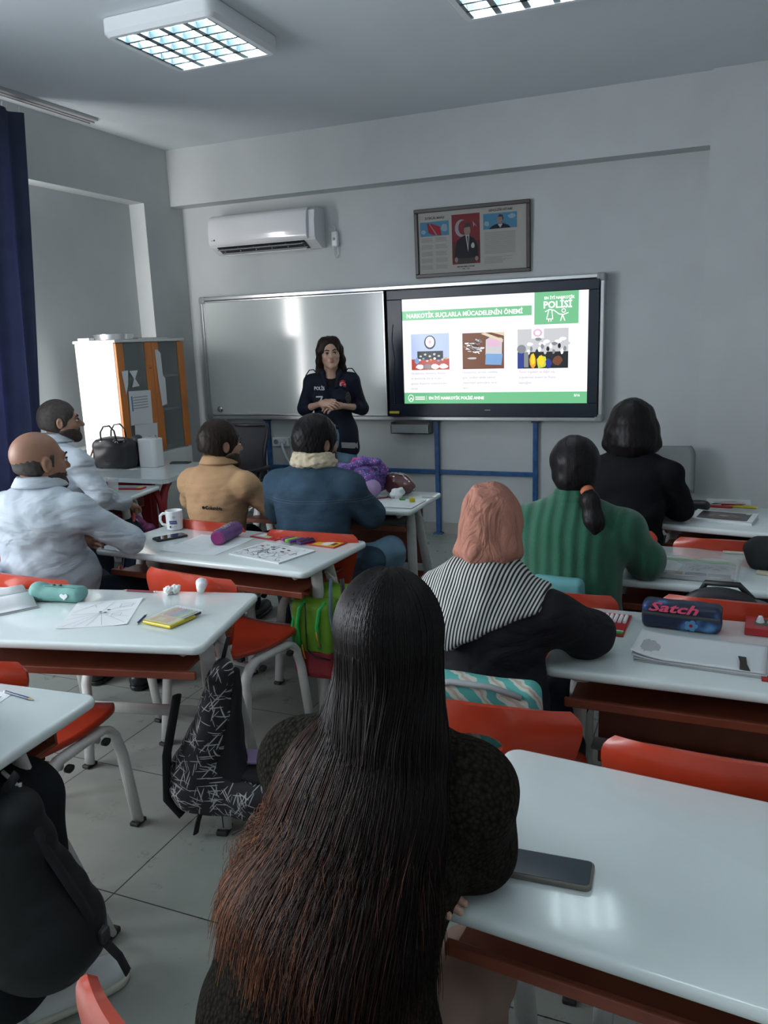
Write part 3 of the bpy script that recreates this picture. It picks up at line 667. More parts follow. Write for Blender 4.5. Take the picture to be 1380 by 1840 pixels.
MB().box(0.018, W-0.018, 0.03, D-0.01, 0.05, 0.07).build('bottom_panel', M_cab, cb_)
for z in (0.78, 1.10, 1.36): MB().box(0.018, W-0.018, 0.05, D-0.01, z, z+0.018).build('shelf', M_cab, cb_)
def door(x0, x1, z0, z1, m, stile=0.075):
    f = MB()
    f.bbox(x0, x0+stile, 0, 0.018, z0, z1, 0.002); f.bbox(x1-stile, x1, 0, 0.018, z0, z1, 0.002)
    return f.build('glazed_door', m, cb_)
for x0, x1 in ((0.002, W/2-0.002), (W/2+0.002, W-0.002)):
    d = door(x0, x1, 0.80, CZ-0.024, M_or)
    MB().box(x0+0.07, x1-0.07, 0.006, 0.010, 0.80, CZ-0.024).build('pane', M_glass, d)
    d = MB().bbox(x0, x1, 0, 0.018, 0.06, 0.79, 0.002).build('lower_door', M_cab, cb_)
    MB().bbox((x1-0.05) if x0 < 0.1 else x0+0.03, (x1-0.025) if x0 < 0.1 else x0+0.055, -0.022, 0, 0.57, 0.62, 0.004).build('handle', M_foot, d)

# ------------------------------------------------------------------ office chair and grey chair by the wall
M_mesh = mat('black_mesh', (0.02, 0.022, 0.028), 0.7, bump=0.5, bscale=700, var=0.2, vscale=300)
oc = thing('office_chair', 'black mesh office chair behind the man in the beige fleece', 'office chair', (-3.40, 5.25, 0), R(-5))
def f(u, v): x = (2*u-1)*(0.20+0.02*v-0.03*max(0, v-0.85)/0.15); return (x, 0.02-0.05*(2*u-1)**2*-1-0.05*math.sin(v*PI)+0.06*v, 0.56+0.42*v)
MB().sheet(f, 16, 16, 0.012).build('backrest', M_mesh, oc, smooth=True)
rim = [f(0, v/10) for v in range(11)]+[f(u/10, 1) for u in range(1, 10)]+[f(1, 1-v/10) for v in range(11)]+[f(1-u/10, 0) for u in range(1, 11)]
MB().tube(rim, 0.013, 8).build('back_frame', M_black, oc, smooth=True)
MB().slab(-0.23, 0.23, -0.44, 0.02, 0.44, 0.51, 0.08, 0.03).build('seat', M_dgrey, oc, auto=50)
MB().tube([(0, 0.05, 0.60), (0, 0.09, 0.50), (0, 0.02, 0.42), (0, -0.2, 0.42)], 0.02, 10).build('back_bracket', M_black, oc, smooth=True)
MB().cyl((0, -0.2, 0.10), (0, -0.2, 0.44), 0.025).build('gas_column', M_black, oc, smooth=True)
for k in range(5):
    a = 2*PI*k/5; l = MB().tube([(0, -0.2, 0.11), (0.28*math.cos(a), -0.2+0.28*math.sin(a), 0.075)], [0.022, 0.014], 8).build('base_arm', M_black, oc, smooth=True)
    MB().cyl((0.28*math.cos(a)-0.02, -0.2+0.28*math.sin(a), 0.03), (0.28*math.cos(a)+0.02, -0.2+0.28*math.sin(a), 0.03), 0.03).build('castor', M_black, l, smooth=True)
for s in (-1, 1):
    MB().tube([(s*0.22, -0.15, 0.46), (s*0.27, -0.15, 0.50), (s*0.27, -0.12, 0.66)], 0.014, 8).build('armrest_post', M_black, oc, smooth=True)
    MB().bbox(s*0.27-0.03, s*0.27+0.03, -0.26, 0.0, 0.66, 0.69, 0.01).build('armrest', M_black, oc, auto=40)
gc = thing('grey_chair', 'grey chair with rounded backrest against the front wall behind the black bob', 'chair', (-0.32, 5.56, 0), R(3))
def f(u, v):
    hw = 0.20-0.03*max(0, (v-0.8)/0.2)**2; return ((2*u-1)*hw, 0.19+0.03*(2*u-1)**2*-1+0.05*v, 0.50+0.31*v)
MB().sheet(f, 14, 12, 0.03).build('backrest', mat('grey_vinyl', (0.20, 0.22, 0.22), 0.5, bump=0.2, bscale=200), gc, smooth=True)
MB().slab(-0.20, 0.20, -0.22, 0.19, 0.41, 0.46, 0.05, 0.018).build('seat', MATS['grey_vinyl'], gc, auto=50)
for s in (-1, 1):
    MB().tube([(s*0.17, -0.20, 0), (s*0.17, -0.18, 0.41), (s*0.17, 0.17, 0.41)], 0.012, 8).build('front_leg', M_dgrey, gc, smooth=True)
    MB().tube([(s*0.17, 0.24, 0), (s*0.17, 0.18, 0.41), (s*0.17, 0.22, 0.62)], 0.012, 8).build('rear_leg', M_dgrey, gc, smooth=True)
# ------------------------------------------------------------------ implicit surfaces: bodies, clothes, hair and bags
A3 = lambda *v: np.array(v, dtype=np.float32)
class Shape:
    """smoothly blended capsules and ellipsoids, turned into one continuous mesh"""
    def __init__(s): s.p = []; s.disp = None
    def cap(s, a, b, ra, rb=None, k=0.03, op='u'):
        s.p.append(('c', op, k, A3(*a), A3(*b), float(ra), float(ra if rb is None else rb))); return s
    def chain(s, pts, rs, k=0.02):
        for i in range(len(pts)-1): s.cap(pts[i], pts[i+1], rs[i], rs[i+1], k)
        return s
    def ell(s, c, r, Rm=None, k=0.03, op='u'):
        s.p.append(('e', op, k, A3(*c), A3(*r), np.array(Rm, dtype=np.float32) if Rm is not None else None, max(r))); return s
    def box(s, c, h, rd=0.01, Rm=None, k=0.01, op='u'):
        s.p.append(('b', op, k, A3(*c), A3(*h), np.array(Rm, dtype=np.float32) if Rm is not None else None, float(rd))); return s
    def plane(s, c, n, k=0.004):
        """keeps the side the normal points away from"""
        n = A3(*n); n = n/np.linalg.norm(n); s.p.append(('p', 'i', k, A3(*c), n)); return s
    def one(s, q, P):
        t = q[0]
        if t == 'c':
            a, b, ra, rb = q[3:]; ab = b-a; L = float(ab @ ab)+1e-9
            h = np.clip(((P-a) @ ab)/L, 0, 1)
            return np.linalg.norm(P-a-h[:, None]*ab, axis=1)-(ra+(rb-ra)*h)
        if t == 'e':
            X = P-q[3]
            if q[5] is not None: X = X @ q[5].T
            k0 = np.linalg.norm(X/q[4], axis=1); k1 = np.linalg.norm(X/(q[4]**2), axis=1)+1e-6
            return k0*(k0-1)/k1
        if t == 'b':
            X = P-q[3]
            if q[5] is not None: X = X @ q[5].T
            d = np.abs(X)-(q[4]-q[6])
            return np.linalg.norm(np.maximum(d, 0), axis=1)+np.minimum(d.max(axis=1), 0)-q[6]
        if t == 'p': return (P-q[3]) @ q[4]
    def ev(s, P, prims=None):
        d = np.full(len(P), 10.0, dtype=np.float32)
        for q in (s.p if prims is None else prims):
            e = s.one(q, P).astype(np.float32); k = max(q[2], 1e-5)
            if q[1] == 'u': h = np.maximum(k-np.abs(d-e), 0)/k; d = np.minimum(d, e)-h*h*k*0.25
            elif q[1] == 's': e = -e; h = np.maximum(k-np.abs(d-e), 0)/k; d = np.maximum(d, e)+h*h*k*0.25
            else: h = np.maximum(k-np.abs(d-e), 0)/k; d = np.maximum(d, e)+h*h*k*0.25
        return d
    def snap(s, x, z, sgn=1):
        """point of the surface seen along Y at (x, z); sgn=+1 from the front (+Y), -1 from behind"""
        ys = np.linspace(0.45, -0.1, 551)*sgn; P = np.stack([np.full(551, x), ys, np.full(551, z)], 1).astype(np.float32)
        d = s.ev(P)+(s.disp(P) if s.disp is not None else 0); i = int(np.argmax(d < 0)); return float(ys[i])
    def bounds(s):
        lo = np.full(3, 1e9); hi = -lo
        for q in s.p:
            if q[1] != 'u': continue
            if q[0] == 'c': pts = [(q[3], q[5]), (q[4], q[6])]
            elif q[0] == 'e': pts = [(q[3], q[6])]
            else: pts = [(q[3], float(np.linalg.norm(q[4])))]
            for c, r in pts: lo = np.minimum(lo, c-r); hi = np.maximum(hi, c+r)
        return lo-0.03, hi+0.03
    def mesh(s, h=0.006):
        B = 8
        lo, hi = s.bounds(); n = (np.ceil((hi-lo)/(h*B)).astype(int)+1)
        bc = np.stack(np.meshgrid(*[np.arange(k) for k in n], indexing='ij'), -1).reshape(-1, 3)
        cen = (lo+(bc+0.5)*B*h).astype(np.float32)
        dc = s.ev(cen); diag = B*h*0.87+0.012
        keep = np.abs(dc) < diag*1.6+0.01
        shp = n*B+1
        V = np.where(dc < 0, -1.0, 1.0).astype(np.float32).reshape(n)
        V = np.repeat(np.repeat(np.repeat(V, B, 0), B, 1), B, 2)
        V = np.pad(V, ((0, 1),)*3, mode='edge')
        off = np.stack(np.meshgrid(*[np.arange(B+1)]*3, indexing='ij'), -1).reshape(-1, 3)
        kb = bc[keep]; kc = cen[keep]
        # cull shapes per group of blocks
        per = [np.abs(s.one(q, kc)) if q[1] != 'u' else s.one(q, kc) for q in s.p]
        dk = dc[keep]
        sig = np.zeros((len(kb), len(s.p)), dtype=bool)
        for i, q in enumerate(s.p):
            sig[:, i] = True if q[1] != 'u' else per[i] < np.minimum(dk, 0)+diag*2.4+q[2]+0.03
        _, first, inv = np.unique(sig, axis=0, return_index=True, return_inverse=True)
        inv = np.asarray(inv).reshape(-1)
        order = np.argsort(inv)
        splits = np.split(order, np.cumsum(np.bincount(inv))[:-1])
        for g in splits:
            if not len(g): continue
            pr = [q for i, q in enumerate(s.p) if sig[g[0], i]]
            for c0_ in range(0, len(g), 300):
                gg = g[c0_:c0_+300]
                idx = (kb[gg][:, None, :]*B+off[None]).reshape(-1, 3)
                P = (lo+idx*h).astype(np.float32)
                d = s.ev(P, pr)
                if s.disp is not None: d = d+s.disp(P)
                V[idx[:, 0], idx[:, 1], idx[:, 2]] = d
        # surface nets
        ins = V < 0
        cs = ins[:-1, :-1, :-1].astype(np.int8)
        for dx in (0, 1):
            for dy in (0, 1):
                for dz in (0, 1):
                    if dx or dy or dz: cs = cs+ins[dx:shp[0]-1+dx, dy:shp[1]-1+dy, dz:shp[2]-1+dz]
        act = (cs > 0) & (cs < 8)
        ai = np.argwhere(act); N = len(ai)
        vid = np.full(act.shape, -1, dtype=np.int32); vid[act] = np.arange(N)
        acc = np.zeros((N, 3), dtype=np.float64); cnt = np.zeros(N)
        corners = [(i, j, k) for i in (0, 1) for j in (0, 1) for k in (0, 1)]
        cv = {c: V[ai[:, 0]+c[0], ai[:, 1]+c[1], ai[:, 2]+c[2]] for c in corners}
        for c in corners:
            for ax in range(3):
                if c[ax]: continue
                c2 = list(c); c2[ax] = 1; c2 = tuple(c2)
                a, b = cv[c], cv[c2]; m = (a < 0) != (b < 0)
                t = a[m]/(a[m]-b[m]); pt = np.tile(np.array(c, dtype=float), (m.sum(), 1)); pt[:, ax] = t
                acc[m] += pt; cnt[m] += 1
        verts = lo+(ai+acc/cnt[:, None])*h
        faces = []
        for ax in range(3):
            sl0 = [slice(None)]*3; sl1 = [slice(None)]*3
            sl0[ax] = slice(0, -1); sl1[ax] = slice(1, None)
            m = ins[tuple(sl0)] != ins[tuple(sl1)]
            o = [a for a in range(3) if a != ax]
            e = np.argwhere(m); e = e[(e[:, o[0]] > 0) & (e[:, o[1]] > 0) & (e[:, o[0]] < shp[o[0]]-1) & (e[:, o[1]] < shp[o[1]]-1)]
            def cell(da, db):
                q = e.copy(); q[:, o[0]] -= da; q[:, o[1]] -= db; return vid[q[:, 0], q[:, 1], q[:, 2]]
            f = np.stack([cell(1, 1), cell(0, 1), cell(0, 0), cell(1, 0)], -1)
            pos = ins[e[:, 0], e[:, 1], e[:, 2]]
            if ax == 1: pos = ~pos
            f[~pos] = f[~pos][:, ::-1]
            faces.append(f[(f >= 0).all(axis=1)])
        return verts, np.concatenate(faces)
    def build(s, name, m, parent=None, h=0.006, loc=None, rot=None, smooth_it=0):
        v, f = s.mesh(h)
        me = bpy.data.meshes.new(name)
        me.vertices.add(len(v)); me.vertices.foreach_set('co', v.astype(np.float32).ravel())
        me.loops.add(f.size); me.loops.foreach_set('vertex_index', f.astype(np.int32).ravel())
        me.polygons.add(len(f)); me.polygons.foreach_set('loop_start', np.arange(0, f.size, 4, dtype=np.int32)); me.polygons.foreach_set('loop_total', np.full(len(f), 4, dtype=np.int32))
        me.polygons.foreach_set('use_smooth', np.ones(len(f), dtype=bool))
        me.update(calc_edges=True); me.validate()
        if m: me.materials.append(m)
        o = bpy.data.objects.new(name, me); link(o, parent)
        if loc is not None: o.location = loc
        if rot is not None: o.rotation_euler = rot if isinstance(rot, tuple) else (0, 0, rot)
        return o
def folds(amp, freq, seed=0, stretch=(1, 1, 1)):
    r = np.random.RandomState(seed); K = r.normal(size=(6, 3))*freq*np.array(stretch); ph = r.uniform(0, 6.28, 6)
    K = K.astype(np.float32)
    def f(P):
        s = np.zeros(len(P), dtype=np.float32)
        for k, p in zip(K, ph): s += np.sin(P @ k+p+0.7*np.sin(P @ k[::-1]*0.6+p))
        return (amp*(s/2.5)).astype(np.float32)
    return f
def frame(fwd, up=(0, 0, 1)):
    """rows: right, forward, up"""
    f = np.array(fwd, float); f /= np.linalg.norm(f); u = np.array(up, float); r = np.cross(f, u); r /= np.linalg.norm(r); u = np.cross(r, f)
    return np.array([r, f, u])
def V3(*a): return np.array(a, float)

def seated(lean=0.10, sw=0.185, hipz=0.525, torso=0.50, kx=0.12, kneey=0.43, kneez=0.50, footy=0.42, twist=0.0, side=0.0):
    """joints of a seated body, hips over the origin, facing +Y"""
    J = {}
    up = V3(side, math.sin(lean), math.cos(lean)); up /= np.linalg.norm(up)
    J['pel'] = V3(0, 0, hipz); J['neck'] = J['pel']+up*torso
    lat = V3(math.cos(twist), math.sin(twist), 0); J['lat'] = lat; J['up'] = up
    c = J['neck']-up*0.075
    for s, n in ((-1, 'l'), (1, 'r')):
        J['sh'+n] = c+lat*s*sw; J['hp'+n] = V3(s*0.09, 0.0, hipz-0.01)
        J['kn'+n] = V3(s*kx, kneey, kneez); J['an'+n] = V3(s*kx*1.05, footy, 0.085); J['to'+n] = V3(s*kx*1.2, footy+0.15, 0.03)
    return J
def standing(h=1.64):
    J = {}; k = h/1.64
    J['pel'] = V3(0, 0, 0.86*k); J['neck'] = V3(0, 0.0, 1.385*k); J['lat'] = V3(1, 0, 0); J['up'] = V3(0, 0, 1)
    for s, n in ((-1, 'l'), (1, 'r')):
        J['sh'+n] = V3(s*0.165, 0, 1.33*k); J['hp'+n] = V3(s*0.085, 0, 0.84*k); J['kn'+n] = V3(s*0.10, 0.02, 0.46*k); J['an'+n] = V3(s*0.11, -0.01, 0.08); J['to'+n] = V3(s*0.13, 0.14, 0.03)
    return J
def torso(S, J, e=0.0, g=1.0, bust=0.0, belly=0.0, k=0.035):
    k = min(k, 0.035)
    U = J['up']; F = frame(np.cross(U, J['lat']), U); L = np.linalg.norm(J['neck']-J['pel']); P = J['pel']; R_ = F
    fw = F[1]
    pt = lambda t, y=0: P+U*L*t+fw*y
    S.ell(pt(0.02, -0.02), (0.165*g+e, 0.125*g+e, 0.13+e), R_, k)
    S.ell(pt(0.32, 0.0), (0.138*g+e, 0.10*g+e, 0.15+e), R_, k)
    S.ell(pt(0.60, -0.005), (0.152*g+e, 0.108*g+e, 0.16+e), R_, k)
    S.ell(pt(0.80, -0.015), (0.16*g+e, 0.10*g+e, 0.11+e), R_, k)
    if belly: S.ell(pt(0.28, 0.06+belly*0.3), (0.15*g+e, 0.11*g+belly+e, 0.15+e), R_, k)
    if bust:
        for s in (-1, 1): S.ell(pt(0.62, 0.085)+F[0]*s*0.07, (0.062+e, 0.05+bust+e, 0.06+e), R_, 0.03)
    S.cap(J['shl'], J['shr'], 0.043*g+e, None, k)
    for n in 'lr':
        S.cap(J['neck']+U*0.01-fw*0.01, J['sh'+n]*0.75+J['neck']*0.25, 0.036*g+e*0.5, 0.043*g+e, 0.035)
def arms(S, J, e=0.0, g=1.0, to=1.0, which='lr', k=0.03, fore=True):
    for n in which:
        sh, el, wr = J['sh'+n], J['el'+n], J['wr'+n]
        S.ell(sh, (0.047*g+e, 0.047*g+e, 0.047*g+e), None, 0.03)
        S.cap(sh, el, 0.047*g+e, 0.038*g+e, k)
        if fore:
            w2 = el+(wr-el)*to
            S.cap(el, w2, 0.038*g+e, (0.038*(1-to)+0.026*to)*g+e, k)
def legs(S, J, e=0.0, g=1.0, k=0.04, to=1.0):
    for n in 'lr':
        S.cap(J['hp'+n], J['kn'+n], 0.088*g+e, 0.056*g+e, k)
        a = J['kn'+n]+(J['an'+n]-J['kn'+n])*to
        S.cap(J['kn'+n], a, 0.054*g+e, (0.054*(1-to)+0.036*to)*g+e, k)
def shoe(n, J, m, parent, e=0.0, sole=None):
    S = Shape(); an, to = J['an'+n], J['to'+n]
    d = (to-an)*V3(1, 1, 0); d /= np.linalg.norm(d); z0 = min(an[2]-0.05, 0.035)
    h = V3(an[0], an[1], 0.042)-d*0.03; t = V3(an[0], an[1], 0.034)+d*0.165
    F = frame(d)
    S.cap(h, t, 0.040+e, 0.036+e, 0.02); S.ell((h+t)/2+V3(0, 0, -0.005), (0.046+e, 0.13, 0.034), F, 0.02); S.cap(V3(an[0], an[1], 0.10), h+V3(0, 0, 0.01), 0.038+e, 0.038+e, 0.02)
    S.plane((0, 0, 0.022), (0, 0, -1), 0.004)
    o = S.build('shoe', m, parent, 0.006)
    S = Shape(); S.cap(h*V3(1, 1, 0)+V3(0, 0, 0.02), t*V3(1, 1, 0)+V3(0, 0, 0.02), 0.044+e, 0.042+e, 0.01); S.ell((h+t)/2*V3(1, 1, 0)+V3(0, 0, 0.02), (0.052+e, 0.13, 0.03), F, 0.02); S.plane((0, 0, 0.026), (0, 0, 1), 0.002); S.plane((0, 0, 0.001), (0, 0, -1), 0.002)
    S.build('sole', sole or m, o, 0.006)
    return o
def hand(S, wr, d, nrm, curl=0.35, side=1, sc_=1.0, spread=0.10, thumb=0.6, tc=0.3):
    """wr wrist, d direction of the hand, nrm = back-of-hand normal, side=+1 thumb towards cross(d,nrm)"""
    d = np.array(d, float); d /= np.linalg.norm(d); n = np.array(nrm, float); n = n-d*(n@d); n /= np.linalg.norm(n); t = np.cross(d, n)*side
    F = np.array([t, d, n])
    c = wr+d*0.045*sc_
    S.cap(wr, wr+d*0.02, 0.026*sc_, 0.026*sc_, 0.015)
    S.ell(c, (0.040*sc_, 0.048*sc_, 0.016*sc_), F, 0.015)
    for i, (o, L) in enumerate(((0.030, 0.070), (0.010, 0.078), (-0.011, 0.072), (-0.030, 0.056))):
        b = wr+d*(0.082 if i != 3 else 0.074)*sc_+t*o*sc_; dd = d+t*spread*(1.2-i*0.8); dd /= np.linalg.norm(dd)
        p = b-d*0.02; a = curl*0.4; r = 0.0090*sc_
        pts = [p]
        for sgm, f in ((0.45, 1.0), (0.32, 2.0), (0.23, 2.8)):
            aa = curl*f; v = dd*math.cos(aa)-n*math.sin(aa); q = (b if len(pts) == 1 else pts[-1])+v*L*sgm*sc_; 
            if len(pts) == 1: pts.append(b)
            pts.append(q)
        S.chain(pts, [0.010*sc_, r, r*0.95, r*0.88, r*0.8], 0.004)
    b = wr+d*0.025*sc_+t*0.028*sc_
    v = t*math.sin(thumb)+d*math.cos(thumb)-n*tc; v /= np.linalg.norm(v); p1 = b+v*0.04*sc_
    v2 = v*0.8+d*0.5-n*tc*0.5; v2 /= np.linalg.norm(v2)
    S.chain([wr+d*0.012*sc_+t*0.015*sc_, b, p1, p1+v2*0.032*sc_], [0.017*sc_, 0.0155*sc_, 0.0115*sc_, 0.009*sc_], 0.008)
def head(S, C, F, e=0.0, g=1.0, ears=True, face=True, neck=None, jaw=1.0, nose=1.0, nr=0.052):
    """C centre, F rows right/forward/up"""
    T = lambda x, y, z: C+F[0]*x*g+F[1]*y*g+F[2]*z*g
    E_ = lambda c, r, k=0.02, op='u': S.ell(T(*c), tuple(q*g+(e if op == 'u' else 0) for q in r), F, k, op)
    E_((0, -0.015, 0.028), (0.076, 0.097, 0.086), 0.02)
    E_((0, 0.035, -0.03), (0.060, 0.060, 0.080), 0.03)
    for s in (-1, 1):
        S.cap(T(s*0.050*jaw, 0.005, -0.052), T(s*0.014*jaw, 0.072, -0.094), 0.019*g+e, 0.017*g+e, 0.025)
    E_((0, 0.080, -0.098), (0.024*jaw, 0.018, 0.018), 0.02)
    if face:
        S.cap(T(-0.030, 0.078, 0.018), T(0.030, 0.078, 0.018), 0.014*g+e, None, 0.015)
        for s in (-1, 1):
            E_((s*0.031, 0.101, -0.002), (0.016, 0.014, 0.010), 0.012, 's')
            E_((s*0.043, 0.060, -0.026), (0.020, 0.020, 0.020), 0.02)
            S.cap(T(s*0.008, 0.095, -0.036), T(s*0.012, 0.094, -0.037), 0.0085*g*nose+e, 0.006*g+e, 0.006)
        S.cap(T(0, 0.086, 0.012), T(0, 0.112*nose+0.0, -0.030), 0.0075*g+e, 0.011*g*nose+e, 0.012)
        E_((0, 0.083, -0.062), (0.025, 0.014, 0.014), 0.015)
    if ears:
        for s in (-1, 1):
            Fe = frame(F[1]*0.92+F[0]*(-s)*0.25*-1, F[2]+F[1]*-0.2)
            c = T(s*0.079, -0.008, -0.008)
            S.ell(c, (0.009*g+e, 0.019*g+e, 0.031*g+e), Fe, 0.006)
            S.ell(c+F[0]*s*0.008*g+F[1]*0.003*g, (0.006*g, 0.010*g, 0.017*g), Fe, 0.006, 's')
    if neck is not None: S.cap(T(0, -0.022, -0.065), neck, nr*g+e, (nr+0.006)*g+e, 0.03)
def face_parts(body, C, F, g=1.0, brow=None, lip=None, beard=False, iris=(0.03, 0.015, 0.01)):
    T = lambda x, y, z: C+F[0]*x*g+F[1]*y*g+F[2]*z*g
    M_eye = mat('eye_white', (0.55, 0.53, 0.52), 0.2); M_iris = mat('eye_iris', iris, 0.15)
    for s in (-1, 1):
        S = Shape(); S.ell(T(s*0.031, 0.0865, -0.002), (0.0125*g, 0.010*g, 0.0068*g), F, 0.001); e = S.build('eye', M_eye, body, 0.0022)
        S = Shape(); S.ell(T(s*0.031, 0.0935, -0.002), (0.0052*g, 0.0045*g, 0.0056*g), F, 0.001); S.build('iris', M_iris, e, 0.0015)
        S = Shape(); S.cap(T(s*0.017, 0.0965, 0.004), T(s*0.044, 0.089, 0.003), 0.0022*g, 0.0016*g, 0.001); S.cap(T(s*0.031, 0.0965, 0.0068), T(s*0.031, 0.0965, 0.0068), 0.0022*g, None, 0.012); S.build('eyelash_line', brow, body, 0.0017)
        S = Shape(); S.chain([T(s*0.014, 0.0965, 0.020), T(s*0.032, 0.0955, 0.0265), T(s*0.050, 0.081, 0.021)], [0.0042*g, 0.0036*g, 0.002*g], 0.003); S.build('eyebrow', brow, body, 0.002)
    S = Shape(); S.cap(T(-0.019, 0.0925, -0.060), T(0.019, 0.0925, -0.060), 0.0035*g, 0.0035*g, 0.004); S.ell(T(0, 0.0965, -0.0555), (0.015*g, 0.006*g, 0.005*g), F, 0.004); S.ell(T(0, 0.0965, -0.066), (0.015*g, 0.007*g, 0.0065*g), F, 0.004)
    S.build('lips', lip, body, 0.002)
def short_hair(body, m, C, F, g=1.0, t=0.014, seed=1, front=0.055, low=-0.055, amp=0.0012):
    """close hair over the skull: face, ears and neck are left free"""
    T = lambda x, y, z: C+F[0]*x*g+F[1]*y*g+F[2]*z*g
    S = Shape(); S.ell(T(0, -0.015, 0.028), (0.078*g+t*0.8, 0.099*g+t, 0.088*g+t*1.3), F, 0.02)
    S.ell(T(0, -0.035, -0.02), (0.074*g+t*0.5, 0.072*g+t*0.6, 0.060*g), F, 0.03)
    for s in (-1, 1): S.cap(T(s*0.074, 0.020, 0.025), T(s*0.071, 0.022, -0.018), 0.009*g, 0.004*g, 0.01)
    S.ell(T(0, 0.115, -0.035), (0.072*g, 0.085*g, 0.095*g), F, 0.008, 's')
    for s in (-1, 1): S.ell(T(s*0.085, -0.008, -0.012), (0.022*g, 0.022*g, 0.030*g), F, 0.008, 's')
    S.plane(T(0, -0.05, low), -F[2]-F[1]*0.35, 0.012)
    S.disp = folds(amp, 150, seed, (1, 1, 0.5))
    return S.build('hair', m, body, 0.0035)
# ------------------------------------------------------------------ people
def skin_mat(name, col): return mat(name, col, 0.48, var=0.06, vscale=18, bump=0.08, bscale=500, bdist=0.0005)
SK_f = skin_mat('skin_light', (0.50, 0.30, 0.22)); SK_m = skin_mat('skin_tan', (0.30, 0.15, 0.095)); SK_m2 = skin_mat('skin_olive', (0.34, 0.185, 0.125))
def hair_mat(name, c1, c2, rough=0.42, sc_=(260, 260, 12)):
    m = mat(name, c1, rough, spec=0.16); nt, b = nodes(m)
    tc = nt.nodes.new('ShaderNodeTexCoord'); mp = nt.nodes.new('ShaderNodeMapping'); mp.inputs['Scale'].default_value = sc_
    n = nt.nodes.new('ShaderNodeTexNoise'); n.inputs['Scale'].default_value = 1.0; n.inputs['Detail'].default_value = 3
    nt.links.new(tc.outputs['Object'], mp.inputs[0]); nt.links.new(mp.outputs[0], n.inputs['Vector'])
    r = nt.nodes.new('ShaderNodeValToRGB'); r.color_ramp.elements[0].color = (*c1, 1); r.color_ramp.elements[1].color = (*c2, 1); r.color_ramp.elements[0].position = 0.4; r.color_ramp.elements[1].position = 0.75
    nt.links.new(n.outputs['Fac'], r.inputs[0]); nt.links.new(r.outputs[0], b.inputs['Base Color'])
    bp = nt.nodes.new('ShaderNodeBump'); bp.inputs['Strength'].default_value = 0.6; bp.inputs['Distance'].default_value = 0.0015
    nt.links.new(n.outputs['Fac'], bp.inputs['Height']); nt.links.new(bp.outputs[0], b.inputs['Normal'])
    return m
H_black = hair_mat('hair_black', (0.006, 0.005, 0.006), (0.018, 0.014, 0.014))
H_dark = hair_mat('hair_dark_brown', (0.012, 0.008, 0.006), (0.035, 0.024, 0.018))
H_stub = mat('beard_stubble', (0.035, 0.024, 0.02), 0.7, bump=0.5, bscale=900)
H_grey = mat('hair_cropped_grey', (0.045, 0.036, 0.032), 0.6, bump=0.5, bscale=700, var=0.3, vscale=60)
def cloth(name, col, rough=0.85, bump=0.35, bscale=350, var=0.06, vscale=12, **k): return mat(name, col, rough, bump=bump, bscale=bscale, var=var, vscale=vscale, spec=0.15, **k)
M_jean = cloth('denim_light', (0.13, 0.22, 0.30), var=0.2, vscale=9, bscale=600)
M_denim = cloth('denim_dark', (0.035, 0.07, 0.125), var=0.22, vscale=8, bscale=600)
M_navy = cloth('cloth_navy', (0.012, 0.015, 0.028)); M_blk = cloth('cloth_black', (0.010, 0.011, 0.013)); M_trs = cloth('trousers_dark', (0.02, 0.03, 0.05))
def wrinkle(m, scale=7, dist=0.012, strength=0.8, stretch=(1, 1, 1.8), distort=1.2):
    nt, b = nodes(m); tc = nt.nodes.new('ShaderNodeTexCoord'); mp = nt.nodes.new('ShaderNodeMapping'); mp.inputs['Scale'].default_value = stretch
    n = nt.nodes.new('ShaderNodeTexNoise'); n.inputs['Scale'].default_value = scale; n.inputs['Detail'].default_value = 3; n.inputs['Distortion'].default_value = distort
    nt.links.new(tc.outputs['Object'], mp.inputs[0]); nt.links.new(mp.outputs[0], n.inputs['Vector'])
    bp = nt.nodes.new('ShaderNodeBump'); bp.inputs['Strength'].default_value = strength; bp.inputs['Distance'].default_value = dist
    nt.links.new(n.outputs['Fac'], bp.inputs['Height'])
    if b.inputs['Normal'].links: nt.links.new(b.inputs['Normal'].links[0].from_socket, bp.inputs['Normal'])
    nt.links.new(bp.outputs[0], b.inputs['Normal']); return m
M_shirt = wrinkle(cloth('shirt_white', (0.46, 0.51, 0.57), 0.65, bump=0.15, var=0.02), 4.5, 0.035, 0.85, (1, 1, 2.2), 0.6)
M_shb = mat('shoe_black', (0.012, 0.012, 0.014), 0.35); M_lip = mat('lips', (0.36, 0.12, 0.11), 0.4)
def hd(J, turn=0.0, nod=0.0, tilt=0.0, up=0.145, fwd=0.03, g=1.0):
    """head centre and frame; turn>0 looks to the left"""
    f = V3(-math.sin(turn)*math.cos(nod), math.cos(turn)*math.cos(nod), math.sin(nod))
    C = J['neck']+V3(0, 0, up*g)+V3(f[0], f[1], 0)*fwd
    return C, frame(f, (math.sin(tilt), 0, math.cos(tilt)))
def body(t, J, C, F, skin, g=1.0, hands=None, h=0.006, bust=0, headg=1.0, jaw=1.0, nose=1.0, ears=True):
    S = Shape(); torso(S, J, -0.008, g, bust); arms(S, J, -0.004, g); legs(S, J, -0.006, g)
    for n in 'lr':
        if n in (hands or {}): hand(S, J['wr'+n], **hands[n])
        S.cap(J['an'+n], (J['an'+n]*0.3+J['to'+n]*0.7)*V3(1, 1, 0)+V3(0, 0, 0.04), 0.030, 0.014, 0.02)
    head(S, C, F, 0.0, headg, ears, True, J['neck']+J['up']*0.0, jaw, nose)
    return S.build('body', skin, t, h)
def collar(S, J, r=0.062, h0=0.0, h1=0.035, th=0.008, e=0.0):
    pass

